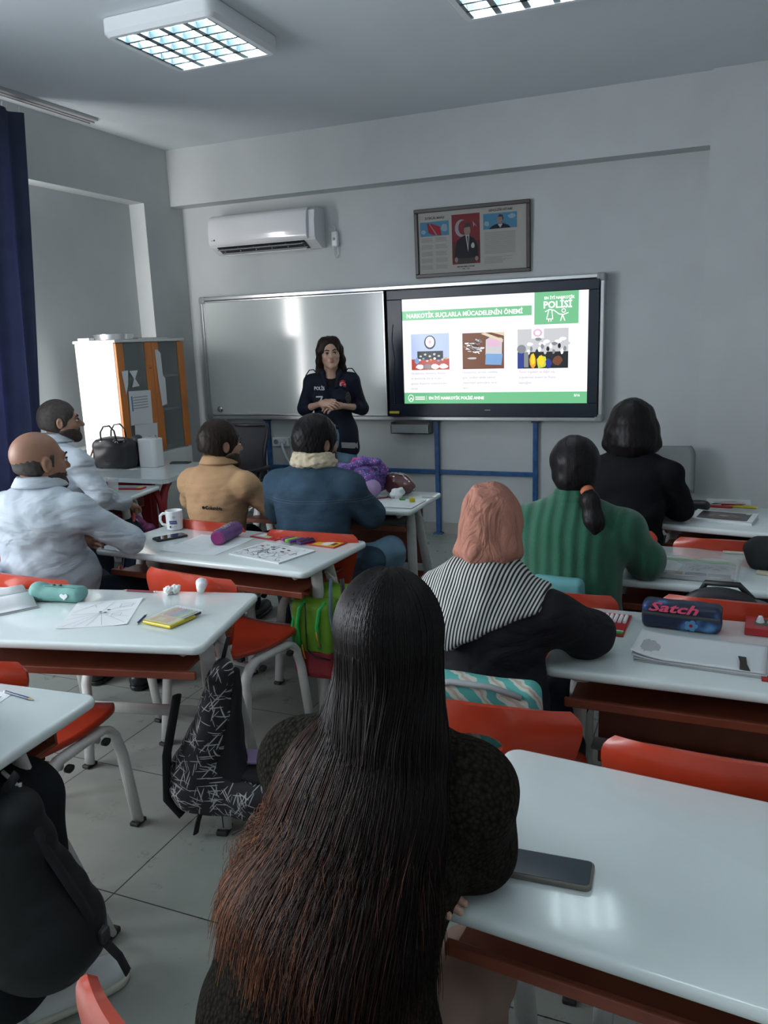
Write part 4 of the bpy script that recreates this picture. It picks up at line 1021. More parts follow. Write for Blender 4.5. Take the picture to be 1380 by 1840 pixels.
# ---- the standing woman
W = standing(1.60)
W['pel'] = V3(0, 0, 0.92)
for n in 'lr': W['hp'+n][2] = 0.89; W['kn'+n][2] = 0.48; W['sh'+n][2] = 1.305; W['sh'+n][0] *= 0.90
t = thing('person', 'woman standing before the whiteboard in navy jacket and light jeans, hands clasped', 'person', (-2.60, 5.30, 0), PI+0.42)
W['elr'] = V3(0.205, 0.01, 1.115); W['ell'] = V3(-0.215, -0.02, 1.105)
W['wrr'] = V3(0.070, 0.20, 1.165); W['wrl'] = V3(-0.060, 0.195, 1.145)
C, F = V3(0, 0.035, 1.385+0.125), frame((-0.13, 0.99, -0.02), (0.06, 0, 1))
hk = dict(r=dict(d=(-0.75, 0.55, 0.05), nrm=(0.3, 0.5, 0.85), curl=0.45, side=-1, sc_=0.92), l=dict(d=(0.8, 0.45, 0.02), nrm=(-0.3, 0.6, 0.8), curl=0.5, side=1, sc_=0.92))
b_ = body(t, W, C, F, SK_f, 0.88, hk, 0.0042, 0.0, 0.93, 0.88, 0.9)
face_parts(b_, C, F, 0.93, H_dark, M_lip)
def open_jacket():
    S = Shape(); torso(S, W, 0.010, 0.88, 0.010)
    S.ell((0, 0, 0.93), (0.172, 0.125, 0.16), None, 0.05)
    S.cap((-0.06, 0.03, 0.90), (-0.11, 0.02, 0.82), 0.085, 0.075, 0.05); S.cap((0.09, 0.0, 0.90), (0.11, -0.01, 0.84), 0.075, 0.065, 0.05)
    for n in 'lr':
        S.cap(W['sh'+n], W['el'+n], 0.052, 0.048, 0.03); e = W['el'+n]; w = W['wr'+n]; S.cap(e, e+(w-e)*0.26, 0.047, 0.044, 0.02)
    S.plane((0, 0, 0.805), (0.18, 0, -1), 0.004)
    S.cap((0.035, 0.145, 0.76), (0.012, 0.15, 1.02), 0.100, 0.060, 0.01, 's'); S.cap((0.035, 0.20, 1.0), (0.0, 0.22, 1.30), 0.040, 0.03, 0.01, 's')
    S.ell((0.0, 0.10, 1.36), (0.042, 0.10, 0.09), None, 0.02, 's')
    S.disp = folds(0.003, 28, 4, (1, 1, 0.6)); return S
M_jkt = cloth('jacket_navy_black', (0.010, 0.013, 0.024), 0.7, bump=0.2)
JS = open_jacket(); jk = JS.build('jacket', M_jkt, t, 0.005)
S = Shape()   # raised collar
for s_ in (-1, 1): S.chain([V3(s_*0.035, 0.088, 1.27), V3(s_*0.060, 0.05, 1.370), V3(s_*0.06, -0.02, 1.40), V3(0, -0.06, 1.405)], [0.014, 0.017, 0.018, 0.016], 0.03)
S.build('collar', M_jkt, jk, 0.005)
S = Shape(); torso(S, W, -0.002, 0.88, 0.012); S.plane((0, 0, 0.98), (0, 0, -1)); S.plane((0, 0, 1.365), (0, -0.5, 1)); S.build('top', M_blk, t, 0.006)
S = Shape(); S.ell((0, -0.005, 0.93), (0.150, 0.115, 0.13), None, 0.04); legs(S, W, 0.004, 0.92); S.plane((0, 0, 1.0), (0, 0, 1)); S.disp = folds(0.002, 60, 3); S.build('jeans', M_jean, t, 0.007)
o = MB(); o.tube([(0.143*math.cos(a), -0.005+0.107*math.sin(a), 0.985) for a in [2*PI*k/24 for k in range(25)]], 0.008, 8, 0.018, up=(0, 0, 1)); bl = o.build('belt', M_shb, t, smooth=True)
MB().bbox(-0.018, 0.020, 0.100, 0.116, 0.962, 1.008, 0.004).build('buckle', mat('chrome', (0.7, 0.7, 0.7), 0.1, metal=1), bl)
for n in 'lr': shoe(n, W, M_shb, t)
# jacket marks, set on the front of the jacket
M_refl = mat('silver_reflective', (0.30, 0.30, 0.31), 0.5); M_ltr = mat('letter_white', (0.55, 0.56, 0.58), 0.6)
BK = (PI/2, 0, PI)   # lettering on a body that faces +Y
def on_front(x, z, S=None): return (x, (S or JS).snap(x, z)+0.002, z)
def yaw_at(x, z):
    a, b_ = JS.snap(x-0.015, z), JS.snap(x+0.015, z); return PI+math.atan2(b_-a, 0.03)
text('POLİS', 0.034, M_ltr, jk, (lambda p: (p[0], max(JS.snap(0.112, 1.262), JS.snap(0.06, 1.262))+0.003, p[2]))((0.122, 0, 1.255)), (PI/2, 0, yaw_at(0.085, 1.26)), 'chest_lettering', bold=0.001)
pb = MB(); flat(pb, disc(0, 0, 0.027, 0.033, 20), 0); o = pb.build('flag_patch', mat('badge_red', (0.55, 0.01, 0.03), 0.4), jk, loc=on_front(-0.082, 1.285), rot=(0, 0, yaw_at(-0.082, 1.285)))
m = MB(); cr = disc(-0.004, 0, 0.018, 0.018, 20, 0.6, 2*PI-0.6); cr2 = disc(0.001, 0, 0.0135, 0.0135, 20, 0.75, 2*PI-0.75)
for k in range(19): flat(m, [cr[k], cr[k+1], cr2[k+1], cr2[k]], -0.0012, 0.0004)
flat(m, [(0.006, 0.0), (0.014, 0.003), (0.018, 0.010), (0.019, 0.002), (0.024, 0.0), (0.019, -0.002), (0.018, -0.010), (0.014, -0.003)], -0.0012, 0.0004)
m.build('crescent_and_star', M_ltr, o)
M_em = mat('emblem_thread', (0.10, 0.10, 0.075), 0.6)
m = MB(); stroke(m, disc(0, 0, 0.022, 0.036, 16)+[(0.022, 0)], 0.0022, 0); stroke(m, disc(0, 0, 0.011, 0.020, 12)+[(0.011, 0)], 0.002, 0); stroke(m, [(0, -0.03), (0, 0.03)], 0.0015, 0)
m.build('emblem', M_em, jk, loc=on_front(-0.118, 1.195), rot=(0, 0, yaw_at(-0.118, 1.195)))
m = MB(); stroke(m, [(-0.022, 0.02), (0.022, 0.02), (0.0, -0.02), (-0.006, -0.045)], 0.0045, 0); stroke(m, [(0.004, -0.01), (0.022, -0.012), (0.006, -0.045)], 0.0035, 0)
m.build('chest_emblem', M_ltr, jk, loc=on_front(0.085, 1.19), rot=(0, 0, yaw_at(0.085, 1.19)))
hp = [(-0.055, 0.835), (-0.085, 0.832), (-0.115, 0.828), (-0.145, 0.824), (-0.172, 0.82)]
vs = []; 
for x, z in hp:
    for dz in (0.0, 0.042): vs.append((x, JS.snap(x, z+dz)+0.0025, z+dz))
MB().add(vs, [(2*k+1, 2*k+3, 2*k+2, 2*k) for k in range(len(hp)-1)]).build('reflective_band', M_refl, jk, smooth=True)
for s in (-1, 1):
    MB().tube([(s*0.10, 0.0, 1.365), (s*0.125, 0.0, 1.395), (s*0.155, 0.0, 1.392), (s*0.182, 0.0, 1.355), (s*0.188, 0.0, 1.33)], 0.004, 6, 0.018, up=(0, 1, 0)).build('epaulette', M_jkt, jk, smooth=True)
S = Shape(); g = 0.93; T = lambda x, y, z: C+F[0]*x*g+F[1]*y*g+F[2]*z*g
S.ell(T(0, -0.017, 0.032), (0.082, 0.098, 0.088), F, 0.02)
for s in (-1, 1):
    S.chain([T(s*0.045, 0.02, 0.085), T(s*0.078, 0.010, 0.02), T(s*0.085, -0.015, -0.06), T(s*0.092, -0.04, -0.14), T(s*0.10, -0.055, -0.20)], [0.03, 0.022, 0.024, 0.024, 0.012], 0.03)
S.cap(T(0, -0.07, 0.0), T(0, -0.085, -0.20), 0.06, 0.04, 0.05)
S.ell(T(0, 0.112, -0.026), (0.062, 0.084, 0.102), F, 0.006, 's'); S.ell(T(0, 0.03, -0.16), (0.055, 0.07, 0.085), F, 0.01, 's')
S.disp = folds(0.002, 160, 9, (1, 1, 0.15)); S.build('hair', H_dark, b_, 0.004)

# ---- seated people
def man(label, loc, rot, J, g, skin, top, mtop, headargs, hair, hands=None, gtop=None, belly=0.0, e=0.014, fold=None, trous=None, beard=None, cuff=1.0, h=0.006, nose=1.0, jaw=1.05, torsok=0.05, sag=None, nomesh=False, hg=1.0):
    t = thing('person', label, 'person', loc, rot)
    C, F = hd(J, g=1.0, **headargs)
    b = body(t, J, C, F, skin, g*0.95, hands, 0.005, 0, hg, jaw, nose)
    S = Shape(); torso(S, J, e, gtop or g, 0, belly, torsok); arms(S, J, e, gtop or g, cuff)
    if sag: sag(S)
    S.disp = fold or folds(0.004, 26, 2)
    top_o = S.build(top, mtop, t, h)
    global TOPS; TOPS = S
    S = Shape(); S.ell(J['pel']+V3(0, 0, -0.03), (0.17*g, 0.14*g, 0.11), None, 0.05); legs(S, J, 0.014, g, 0.05, 1.0); S.disp = folds(0.004, 30, 5); S.build('trousers', trous or M_trs, t, 0.008)
    for n in 'lr': shoe(n, J, M_shb, t)
    if beard:
        S = Shape(); Tm = lambda x, y, z: C+(F[0]*x+F[1]*y+F[2]*z)*hg
        head(S, C, F, beard, hg, False, False, None, jaw)
        S.cap(Tm(-0.02, 0.088, -0.050), Tm(0.02, 0.088, -0.050), 0.006, None, 0.01)
        S.plane(Tm(0, 0.02, -0.046), F[2]*1.0-F[1]*0.12, 0.01)
        S.ell(Tm(0, 0.097, -0.062), (0.019, 0.016, 0.008), F, 0.005, 's')
        for s in (-1, 1): S.ell(Tm(s*0.035, 0.09, -0.025), (0.03, 0.045, 0.028), F, 0.01, 's')
        S.cap(Tm(0.0, -0.09, -0.08), Tm(0, 0.0, -0.15), 0.055, 0.03, 0.01, 's')
        for s in (-1, 1): S.ell(Tm(s*0.088, -0.018, -0.015), (0.022, 0.026, 0.04), F, 0.008, 's')
        S.disp = folds(0.001, 300, 8); bo = S.build('beard', H_stub, b, 0.0035)
    face_parts(b, C, F, hg, H_dark, mat('lips_tan', (0.22, 0.09, 0.075), 0.45))
    hair(b, C, F)
    return t, b, top_o, C, F
def shirt_collar(parent, J, C, m, r=0.068, h=0.038, tilt=0.25, open_=0.5, z=0.028, th=0.0055):
    """stand-and-fall collar as a ring around the neck, open in front"""
    mb = MB(); U = J['up']; N = J['neck']+U*(0.0+z)
    def f(u, v):
        a = PI/2+open_/2+(2*PI-open_)*u
        if v < 0.5: w = v/0.5; rr = r-0.004*w; z_ = h*w
        else: w = (v-0.5)/0.5; rr = r-0.004+0.022*w; z_ = h*(1-w*0.95)
        return (N[0]+rr*math.cos(a), N[1]+rr*math.sin(a)*1.12+0.012, N[2]+z_-0.10*0.5*math.sin(a)*h*4)
    mb.sheet(f, 36, 10, th); return mb.build('collar', m, parent, smooth=True)

# bald man with folded arms
J = seated(0.06, 0.19, 0.52, 0.50)
J['elr'] = V3(0.325, 0.17, 0.80); J['ell'] = V3(-0.30, 0.16, 0.79); J['wrr'] = V3(0.08, 0.31, 0.80); J['wrl'] = V3(-0.05, 0.29, 0.75)
hk = dict(r=dict(d=(-1, 0.1, -0.1), nrm=(0, 1, 0.2), curl=0.3, side=-1), l=dict(d=(1, 0.1, 0.0), nrm=(0, 1, 0.2), curl=0.3, side=1))
def hair_bald(b, C, F):
    T = lambda x, y, z: C+F[0]*x+F[1]*y+F[2]*z
    S = Shape(); S.ell(T(0, -0.017, 0.026), (0.080, 0.101, 0.088), F, 0.02); S.ell(T(0, -0.035, -0.025), (0.073, 0.070, 0.055), F, 0.02)
    for s in (-1, 1): S.cap(T(s*0.073, 0.020, 0.02), T(s*0.069, 0.024, -0.02), 0.007, 0.004, 0.01)
    S.ell(T(0, 0.115, -0.035), (0.074, 0.085, 0.10), F, 0.008, 's'); S.ell(T(0, -0.05, 0.125), (0.064, 0.10, 0.058), F, 0.012, 's')
    for s in (-1, 1): S.ell(T(s*0.085, -0.008, -0.012), (0.022, 0.022, 0.030), F, 0.008, 's')
    S.plane(T(0, -0.05, -0.06), -F[2]-F[1]*0.35, 0.01); S.disp = folds(0.0004, 150, 3); S.build('hair', H_grey, b, 0.0028)
def sag1(S): S.ell((0.0, 0.02, 0.66), (0.20, 0.17, 0.17), None, 0.06); S.ell((0, 0.0, 0.93), (0.185, 0.125, 0.12), None, 0.06); S.ell((0, 0, 0.52), (0.20, 0.17, 0.10), None, 0.05)
def foldsx(amp, f1, seed):
    a = folds(amp, f1, seed, (0.6, 0.6, 1.3)); b2 = folds(amp*0.5, f1*2.4, seed+1, (0.5, 0.5, 1.4))
    return lambda P: a(P)+b2(P)
t, b, tp, C, F = man('balding man in a white shirt with folded arms, seated at the left', (-2.60, 2.46, 0), R(4), J, 1.14, SK_m, 'shirt', M_shirt, dict(turn=-0.42, nod=-0.02, up=0.135, fwd=0.02), hair_bald, hk, belly=0.03, fold=foldsx(0.0035, 30, 11), beard=0.004, sag=sag1, h=0.0065, hg=1.07)
shirt_collar(tp, J, C, M_shirt, 0.084, 0.042)

# bearded man in the white shirt
J = seated(0.12, 0.18, 0.53, 0.54)
J['elr'] = V3(0.27, 0.10, 0.80); J['wrr'] = V3(0.23, 0.33, 0.70); J['ell'] = V3(-0.26, 0.12, 0.80); J['wrl'] = V3(-0.10, 0.36, 0.76)
hk = dict(r=dict(d=(-0.3, 1, -0.25), nrm=(0.3, 0.2, 1), curl=0.35, side=-1), l=dict(d=(0.5, 0.8, -0.1), nrm=(0, 0, 1), curl=0.3, side=1))
t, b, tp, C, F = man('bearded man with cropped hair in a loose white shirt, seated in front of the cupboard', (-3.44, 3.38, 0), R(-6), J, 0.98, SK_m2, 'shirt', M_shirt, dict(turn=-0.62, nod=0.02, up=0.145, fwd=0.04), lambda b, C, F: short_hair(b, H_grey, C, F, 1.0, 0.005, 4, amp=0.0008), hk, e=0.02, fold=foldsx(0.005, 34, 21), beard=0.007, cuff=0.85, nose=1.06)
shirt_collar(tp, J, C, M_shirt, 0.074, 0.045, open_=1.0)

# man in the beige fleece
J = seated(0.10, 0.172, 0.51, 0.455)
J['elr'] = V3(0.25, 0.14, 0.77); J['wrr'] = V3(0.09, 0.32, 0.78); J['ell'] = V3(-0.25, 0.12, 0.78); J['wrl'] = V3(-0.05, 0.33, 0.76)
hk = dict(r=dict(d=(-1, 0.2, 0), nrm=(0, 0.3, 1), curl=0.3, side=-1), l=dict(d=(1, 0.3, 0), nrm=(0, 0.3, 1), curl=0.3, side=1))
M_beige = wrinkle(cloth('fleece_beige', (0.44, 0.27, 0.15), 0.9, bump=0.5, bscale=260, var=0.06), 9, 0.008, 0.4)
t, b, tp, C, F = man('dark-haired man in a beige fleece seated left of the denim jacket', (-2.395, 3.44, 0), R(-4), J, 1.0, SK_m2, 'fleece', M_beige, dict(turn=-0.50, nod=-0.03, up=0.130, fwd=0.03), lambda b, C, F: short_hair(b, H_dark, C, F, 1.0, 0.014, 6), hk, e=0.018, fold=foldsx(0.003, 30, 31), beard=0.006)
shirt_collar(tp, J, C, M_beige, 0.072, 0.042, th=0.009)
yb_ = min(TOPS.snap(x_, 0.79, -1) for x_ in (0.02, 0.06, 0.10))-0.004
text('Columbia', 0.026, M_blk, tp, (0.022, yb_, 0.785), (PI/2, 0, 0.05), 'back_lettering', bold=0.0008)
m = MB(); m.lathe([(0.0085, 0), (0.0085, 0.0008), (0.003, 0.0008)], 6); m.build('back_logo', M_blk, tp, loc=(0.010, yb_, 0.793), rot=(PI/2, 0, 0))

# man in the denim jacket
J = seated(0.10, 0.185, 0.51, 0.47, kx=0.15); J['knr'] = V3(0.24, 0.40, 0.50); J['anr'] = V3(0.24, 0.42, 0.085); J['tor'] = V3(0.27, 0.57, 0.03)
J['elr'] = V3(0.25, 0.14, 0.76); J['wrr'] = V3(0.07, 0.30, 0.74); J['ell'] = V3(-0.25, 0.12, 0.77); J['wrl'] = V3(-0.06, 0.33, 0.75)
nt_, b0 = nodes(M_denim)
# stitched seams of the jacket back (twin pale lines) as a pattern of the cloth
M_dj = cloth('denim_jacket', (0.038, 0.070, 0.105), 0.85, var=0.25, vscale=7, bscale=600)
nt, b = nodes(M_dj); tc = nt.nodes.new('ShaderNodeTexCoord'); sx = nt.nodes.new('ShaderNodeSeparateXYZ'); nt.links.new(tc.outputs['Object'], sx.inputs[0])
def band(sock, c, w):
    a = nt.nodes.new('ShaderNodeMath'); a.operation = 'SUBTRACT'; a.inputs[1].default_value = c; nt.links.new(sock, a.inputs[0])
    d = nt.nodes.new('ShaderNodeMath'); d.operation = 'ABSOLUTE'; nt.links.new(a.outputs[0], d.inputs[0])
    e = nt.nodes.new('ShaderNodeMath'); e.operation = 'LESS_THAN'; e.inputs[1].default_value = w; nt.links.new(d.outputs[0], e.inputs[0]); return e.outputs[0]
def mmax(a, b_): m = nt.nodes.new('ShaderNodeMath'); m.operation = 'MAXIMUM'; nt.links.new(a, m.inputs[0]); nt.links.new(b_, m.inputs[1]); return m.outputs[0]
wrinkle(M_dj, 10, 0.012, 0.45)
s1 = mmax(band(sx.outputs[2], 0.868, 0.0015), band(sx.outputs[2], 0.856, 0.0015))
old = b.inputs['Base Color'].links[0].from_socket
mixn = nt.nodes.new('ShaderNodeMix'); mixn.data_type = 'RGBA'; mixn.inputs[7].default_value = (0.11, 0.17, 0.22, 1)
fm = nt.nodes.new('ShaderNodeMath'); fm.operation = 'MULTIPLY'; fm.inputs[1].default_value = 0.55; nt.links.new(s1, fm.inputs[0]); nt.links.new(fm.outputs[0], mixn.inputs[0])
nt.links.new(old, mixn.inputs[6]); nt.links.new(mixn.outputs[2], b.inputs['Base Color'])
hk = dict(r=dict(d=(-1, 0.2, 0), nrm=(0, 0.3, 1), curl=0.3, side=-1), l=dict(d=(1, 0.3, 0), nrm=(0, 0.3, 1), curl=0.3, side=1))
def sag2(S): S.ell((0, 0, 0.66), (0.185, 0.14, 0.15), None, 0.05); S.ell((0.05, 0.02, 0.56), (0.20, 0.16, 0.12), None, 0.05); S.cap((0.10, 0.02, 0.52), (0.21, 0.20, 0.50), 0.11, 0.08, 0.06); S.ell((0, 0.01, 0.84), (0.175, 0.115, 0.14), None, 0.05)
t, b, tp, C, F = man('man in a blue denim jacket with cream fleece collar, seen from behind', (-1.80, 3.38, 0), R(0), J, 1.06, SK_m2, 'denim_jacket', M_dj, dict(turn=-0.42, nod=-0.02, up=0.142, fwd=0.03), lambda b, C, F: short_hair(b, H_black, C, F, 1.02, 0.019, 8), hk, e=0.028, fold=foldsx(0.004, 24, 41), beard=0.007, sag=sag2, trous=M_jean, hg=1.02)
S = Shape()
for k in range(14):
    a0 = PI*0.78+k*(PI*1.44)/13; a1 = PI*0.78+(k+1)*(PI*1.44)/13
    f_ = lambda a: J['neck']+V3(0.078*math.cos(a), 0.074*math.sin(a)+0.006, 0.072+0.012*math.sin(a)*-1)
    if k < 13: S.cap(f_(a0), f_(a1), 0.027, None, 0.01); S.cap(f_(a0)+V3(0.016*math.cos(a0), 0.016*math.sin(a0), -0.026), f_(a1)+V3(0.016*math.cos(a1), 0.016*math.sin(a1), -0.026), 0.022, None, 0.01)
S.disp = folds(0.0025, 160, 4); S.build('fleece_collar', mat('sherpa_cream', (0.55, 0.47, 0.34), 0.95, bump=0.8, bscale=180, var=0.12, vscale=60), tp, 0.0045)

# woman with the black bob
def woman(label, loc, rot, J, g, top, mtop, headargs, hands=None, e=0.014, fold=None, trous=None, sag=None, h=0.006, legs_=True, cuff=1.0, hg=0.93, face=True):
    t = thing('person', label, 'person', loc, rot)
    C, F = hd(J, g=1.0, **headargs)
    b = body(t, J, C, F, SK_f, g*0.92, hands, 0.006, 0.0, hg, 0.9, 0.9)
    S = Shape(); torso(S, J, e, g, 0.012); arms(S, J, e, g, cuff)
    if sag: sag(S)
    S.disp = fold or folds(0.004, 26, 2)
    tp = S.build(top, mtop, t, h)
    global TOPS; TOPS = S
    S = Shape(); S.ell(J['pel']+V3(0, 0, -0.03), (0.17*g, 0.14*g, 0.11), None, 0.05); legs(S, J, 0.012, g, 0.05, 1.0); S.disp = folds(0.003, 30, 5); S.build('trousers', trous or M_trs, t, 0.008)
    for n in 'lr': shoe(n, J, M_shb, t)
    face_parts(b, C, F, hg, H_dark, M_lip)
    return t, b, tp, C, F
J = seated(0.10, 0.165, 0.53, 0.50)
J['elr'] = V3(0.215, 0.12, 0.79); J['wrr'] = V3(0.06, 0.33, 0.77); J['ell'] = V3(-0.215, 0.12, 0.79); J['wrl'] = V3(-0.06, 0.34, 0.77)
hk = dict(r=dict(d=(-1, 0.2, 0), nrm=(0, 0.3, 1), curl=0.3, side=-1, sc_=0.9), l=dict(d=(1, 0.3, 0), nrm=(0, 0.3, 1), curl=0.3, side=1, sc_=0.9))
M_blw = cloth('wool_black', (0.008, 0.009, 0.011), 0.95, bump=0.6, bscale=220)
t, b, tp, C, F = woman('woman with a black chin-length bob in a black top, at the back right', (-0.36, 3.74, 0), R(-4), J, 0.98, 'jumper', M_blw, dict(turn=0.15, nod=0.0, up=0.150, fwd=0.03), hk, e=0.018)
S = Shape(); T = lambda x, y, z: C+(F[0]*x+F[1]*y+F[2]*z)*0.95
S.ell(T(0, -0.022, 0.030), (0.092, 0.105, 0.095), F, 0.02)
for s in (-1, 1): S.chain([T(s*0.06, -0.01, 0.05), T(s*0.085, -0.02, -0.02), T(s*0.095, -0.022, -0.09), T(s*0.080, -0.02, -0.135)], [0.035, 0.034, 0.036, 0.016], 0.03)
S.chain([T(0, -0.06, 0.0), T(0, -0.075, -0.08), T(0, -0.068, -0.145)], [0.075, 0.070, 0.035], 0.04); S.chain([T(-0.06, -0.055, -0.04), T(-0.065, -0.06, -0.14)], [0.05, 0.03], 0.03); S.chain([T(0.06, -0.055, -0.04), T(0.065, -0.06, -0.14)], [0.05, 0.03], 0.03)
S.ell(T(0, 0.12, -0.04), (0.062, 0.08, 0.11), F, 0.01, 's'); S.disp = folds(0.0010, 170, 9, (1, 1, 0.1)); S.build('hair', H_black, b, 0.004)

# woman in the green sweater
M_grn = mat('knit_green', (0.012, 0.125, 0.062), 0.9, sheen=0.3)
nt, b = nodes(M_grn); tc = nt.nodes.new('ShaderNodeTexCoord')
wv = nt.nodes.new('ShaderNodeTexWave'); wv.wave_type = 'BANDS'; wv.bands_direction = 'X'; wv.inputs['Scale'].default_value = 7.0; wv.inputs['Distortion'].default_value = 1.2; wv.inputs['Detail'].default_value = 1
wv2 = nt.nodes.new('ShaderNodeTexNoise'); wv2.inputs['Scale'].default_value = 260
ad_ = nt.nodes.new('ShaderNodeMath'); ad_.operation = 'MULTIPLY_ADD'; ad_.inputs[1].default_value = 0.35
nt.links.new(tc.outputs['Object'], wv.inputs[0]); nt.links.new(tc.outputs['Object'], wv2.inputs[0]); nt.links.new(wv2.outputs[0], ad_.inputs[0]); nt.links.new(wv.outputs[1], ad_.inputs[2])
bp = nt.nodes.new('ShaderNodeBump'); bp.inputs['Distance'].default_value = 0.006; bp.inputs['Strength'].default_value = 0.9; nt.links.new(ad_.outputs[0], bp.inputs['Height']); nt.links.new(bp.outputs[0], b.inputs['Normal'])
cr_ = nt.nodes.new('ShaderNodeValToRGB'); cr_.color_ramp.elements[0].color = (0.008, 0.078, 0.042, 1); cr_.color_ramp.elements[1].color = (0.011, 0.105, 0.056, 1); nt.links.new(wv.outputs[1], cr_.inputs[0]); nt.links.new(cr_.outputs[0], b.inputs['Base Color'])
J = seated(0.12, 0.175, 0.53, 0.46)
J['elr'] = V3(0.245, 0.10, 0.80); J['wrr'] = V3(0.20, 0.30, 0.77); J['ell'] = V3(-0.25, 0.10, 0.76); J['wrl'] = V3(-0.06, 0.33, 0.77)
def sag3(S):
    S.ell((0, 0.0, 0.62), (0.185, 0.145, 0.20), None, 0.05); S.ell((0, 0.02, 0.84), (0.178, 0.112, 0.13), None, 0.05)
    N = J['neck']; S.chain([N+V3(0, -0.012, 0.005), N+V3(0, -0.004, 0.045)], [0.080, 0.070], 0.02)
    S.cap(V3(0.245, 0.12, 0.79), V3(0.215, 0.25, 0.775), 0.055, 0.05, 0.04)
t, b, tp, C, F = woman('woman in a ribbed green roll-neck sweater with a low black ponytail', (-0.46, 2.80, 0), R(-2), J, 1.02, 'sweater', M_grn, dict(turn=0.28, nod=-0.05, up=0.137, fwd=0.035), hk, e=0.022, sag=sag3, fold=folds(0.004, 18, 5))
N = J['neck']; cm = MB(); ck = [(0.076, 0.0), (0.083, 0.012), (0.077, 0.024), (0.083, 0.036), (0.076, 0.048), (0.074, 0.056)]
cm.lathe(ck, 32, (N[0], N[1]-0.008, N[2]+0.0)); cm.build('roll_neck', M_grn, tp, smooth=True)
S = Shape(); T = lambda x, y, z: C+(F[0]*x+F[1]*y+F[2]*z)*0.95
S.ell(T(0, -0.020, 0.026), (0.088, 0.108, 0.096), F, 0.02); S.ell(T(0, -0.05, -0.035), (0.074, 0.070, 0.055), F, 0.03)
S.ell(T(0, 0.118, -0.035), (0.068, 0.082, 0.10), F, 0.008, 's'); S.ell(T(-0.09, 0.0, -0.02), (0.02, 0.022, 0.03), F, 0.008, 's'); S.ell(T(0.09, 0.0, -0.02), (0.02, 0.022, 0.03), F, 0.008, 's')
S.disp = folds(0.0015, 130, 9, (1, 0.3, 0.3)); hr = S.build('hair', H_black, b, 0.004)
S = Shape(); a = T(0.035, -0.115, -0.065); S.chain([a, a+V3(0.02, -0.035, -0.03), a+V3(0.035, -0.045, -0.10), a+V3(0.035, -0.035, -0.165), a+V3(0.03, -0.03, -0.20)], [0.018, 0.028, 0.034, 0.030, 0.012], 0.02)
S.disp = folds(0.0022, 120, 3, (1, 1, 0.15)); S.build('ponytail', H_black, hr, 0.004)
mb = MB(); mb.tube([tuple(a+V3(0.0, -0.006, 0.0)), tuple(a+V3(0.012, -0.020, -0.012))], 0.0225, 16); mb.build('hair_tie', mat('tie_orange', (0.45, 0.13, 0.06), 0.7), hr, smooth=True)

# woman in the headscarf
J = seated(0.22, 0.165, 0.53, 0.425)
J['elr'] = V3(0.245, 0.20, 0.785); J['wrr'] = V3(0.06, 0.36, 0.765); J['ell'] = V3(-0.25, 0.16, 0.785); J['wrl'] = V3(-0.06, 0.43, 0.765)
M_blj = wrinkle(cloth('jersey_black', (0.012, 0.012, 0.016), 0.75, bump=0.12), 5, 0.03, 0.8)
def sag4(S):
    S.ell((0, 0.0, 0.60), (0.195, 0.145, 0.18), None, 0.05); S.ell((0, 0.05, 0.82), (0.175, 0.115, 0.14), None, 0.05)
    S.cap((0.10, 0.08, 0.50), (0.17, 0.22, 0.42), 0.09, 0.07, 0.05); S.cap(J['shr'], J['elr'], 0.066, 0.064, 0.04); S.cap(J['shl'], J['ell'], 0.062, 0.06, 0.04)
t, b, tp, C, F = woman('woman in a salmon pink headscarf and black top with a striped hood', (-0.565, 1.96, 0), R(-6), J, 0.98, 'top', M_blj, dict(turn=0.12, nod=-0.12, up=0.128, fwd=0.05), hk, e=0.018, sag=sag4, fold=foldsx(0.005, 20, 51), trous=cloth('skirt_dark', (0.012, 0.02, 0.03)))
M_scarf = wrinkle(cloth('scarf_salmon', (0.42, 0.19, 0.14), 0.85, bump=0.35, bscale=420, var=0.10, vscale=7), 9, 0.03, 0.9, (1.6, 1.6, 0.6), 2.0)
S = Shape(); T = lambda x, y, z: C+(F[0]*x+F[1]*y+F[2]*z)*0.95
S.ell(T(0, -0.026, 0.032), (0.087, 0.112, 0.096), F, 0.02); S.ell(T(0, -0.055, -0.03), (0.090, 0.082, 0.072), F, 0.03); S.ell(T(-0.01, -0.055, 0.10), (0.045, 0.045, 0.03), F, 0.05); S.ell(T(0, -0.07, -0.055), (0.092, 0.070, 0.04), F, 0.03)
S.cap(T(0, -0.03, -0.07), J['neck']+V3(0, 0.0, 0.03), 0.074, 0.066, 0.03); S.ell(T(0, 0.04, -0.10), (0.07, 0.06, 0.06), F, 0.03)
S.ell(T(0, 0.125, -0.03), (0.058, 0.07, 0.085), F, 0.01, 's')
fa = folds(0.0045, 40, 13, (1.6, 1, 0.5))
def sf(P):
    q = (P-C.astype(np.float32)) @ F.T.astype(np.float32)
    w = np.clip((-q[:, 2]+0.03)/0.12, 0, 1)
    return (fa(P)+w*0.011*np.abs(np.sin(np.arctan2(q[:, 0], -q[:, 1])*4.5+1))).astype(np.float32)
S.disp = sf; S.build('headscarf', M_scarf, b, 0.0045)
M_strp = mat('stripes_black_white', (0.6, 0.6, 0.58), 0.85, bump=0.2, bscale=400)
nt, b = nodes(M_strp); tc = nt.nodes.new('ShaderNodeTexCoord')
wv = nt.nodes.new('ShaderNodeTexWave'); wv.bands_direction = 'X'; wv.inputs['Scale'].default_value = 28.0; wv.inputs['Distortion'].default_value = 0.0
mp = nt.nodes.new('ShaderNodeMapping'); nt.links.new(tc.outputs['UV'], mp.inputs[0]); nt.links.new(mp.outputs[0], wv.inputs[0])
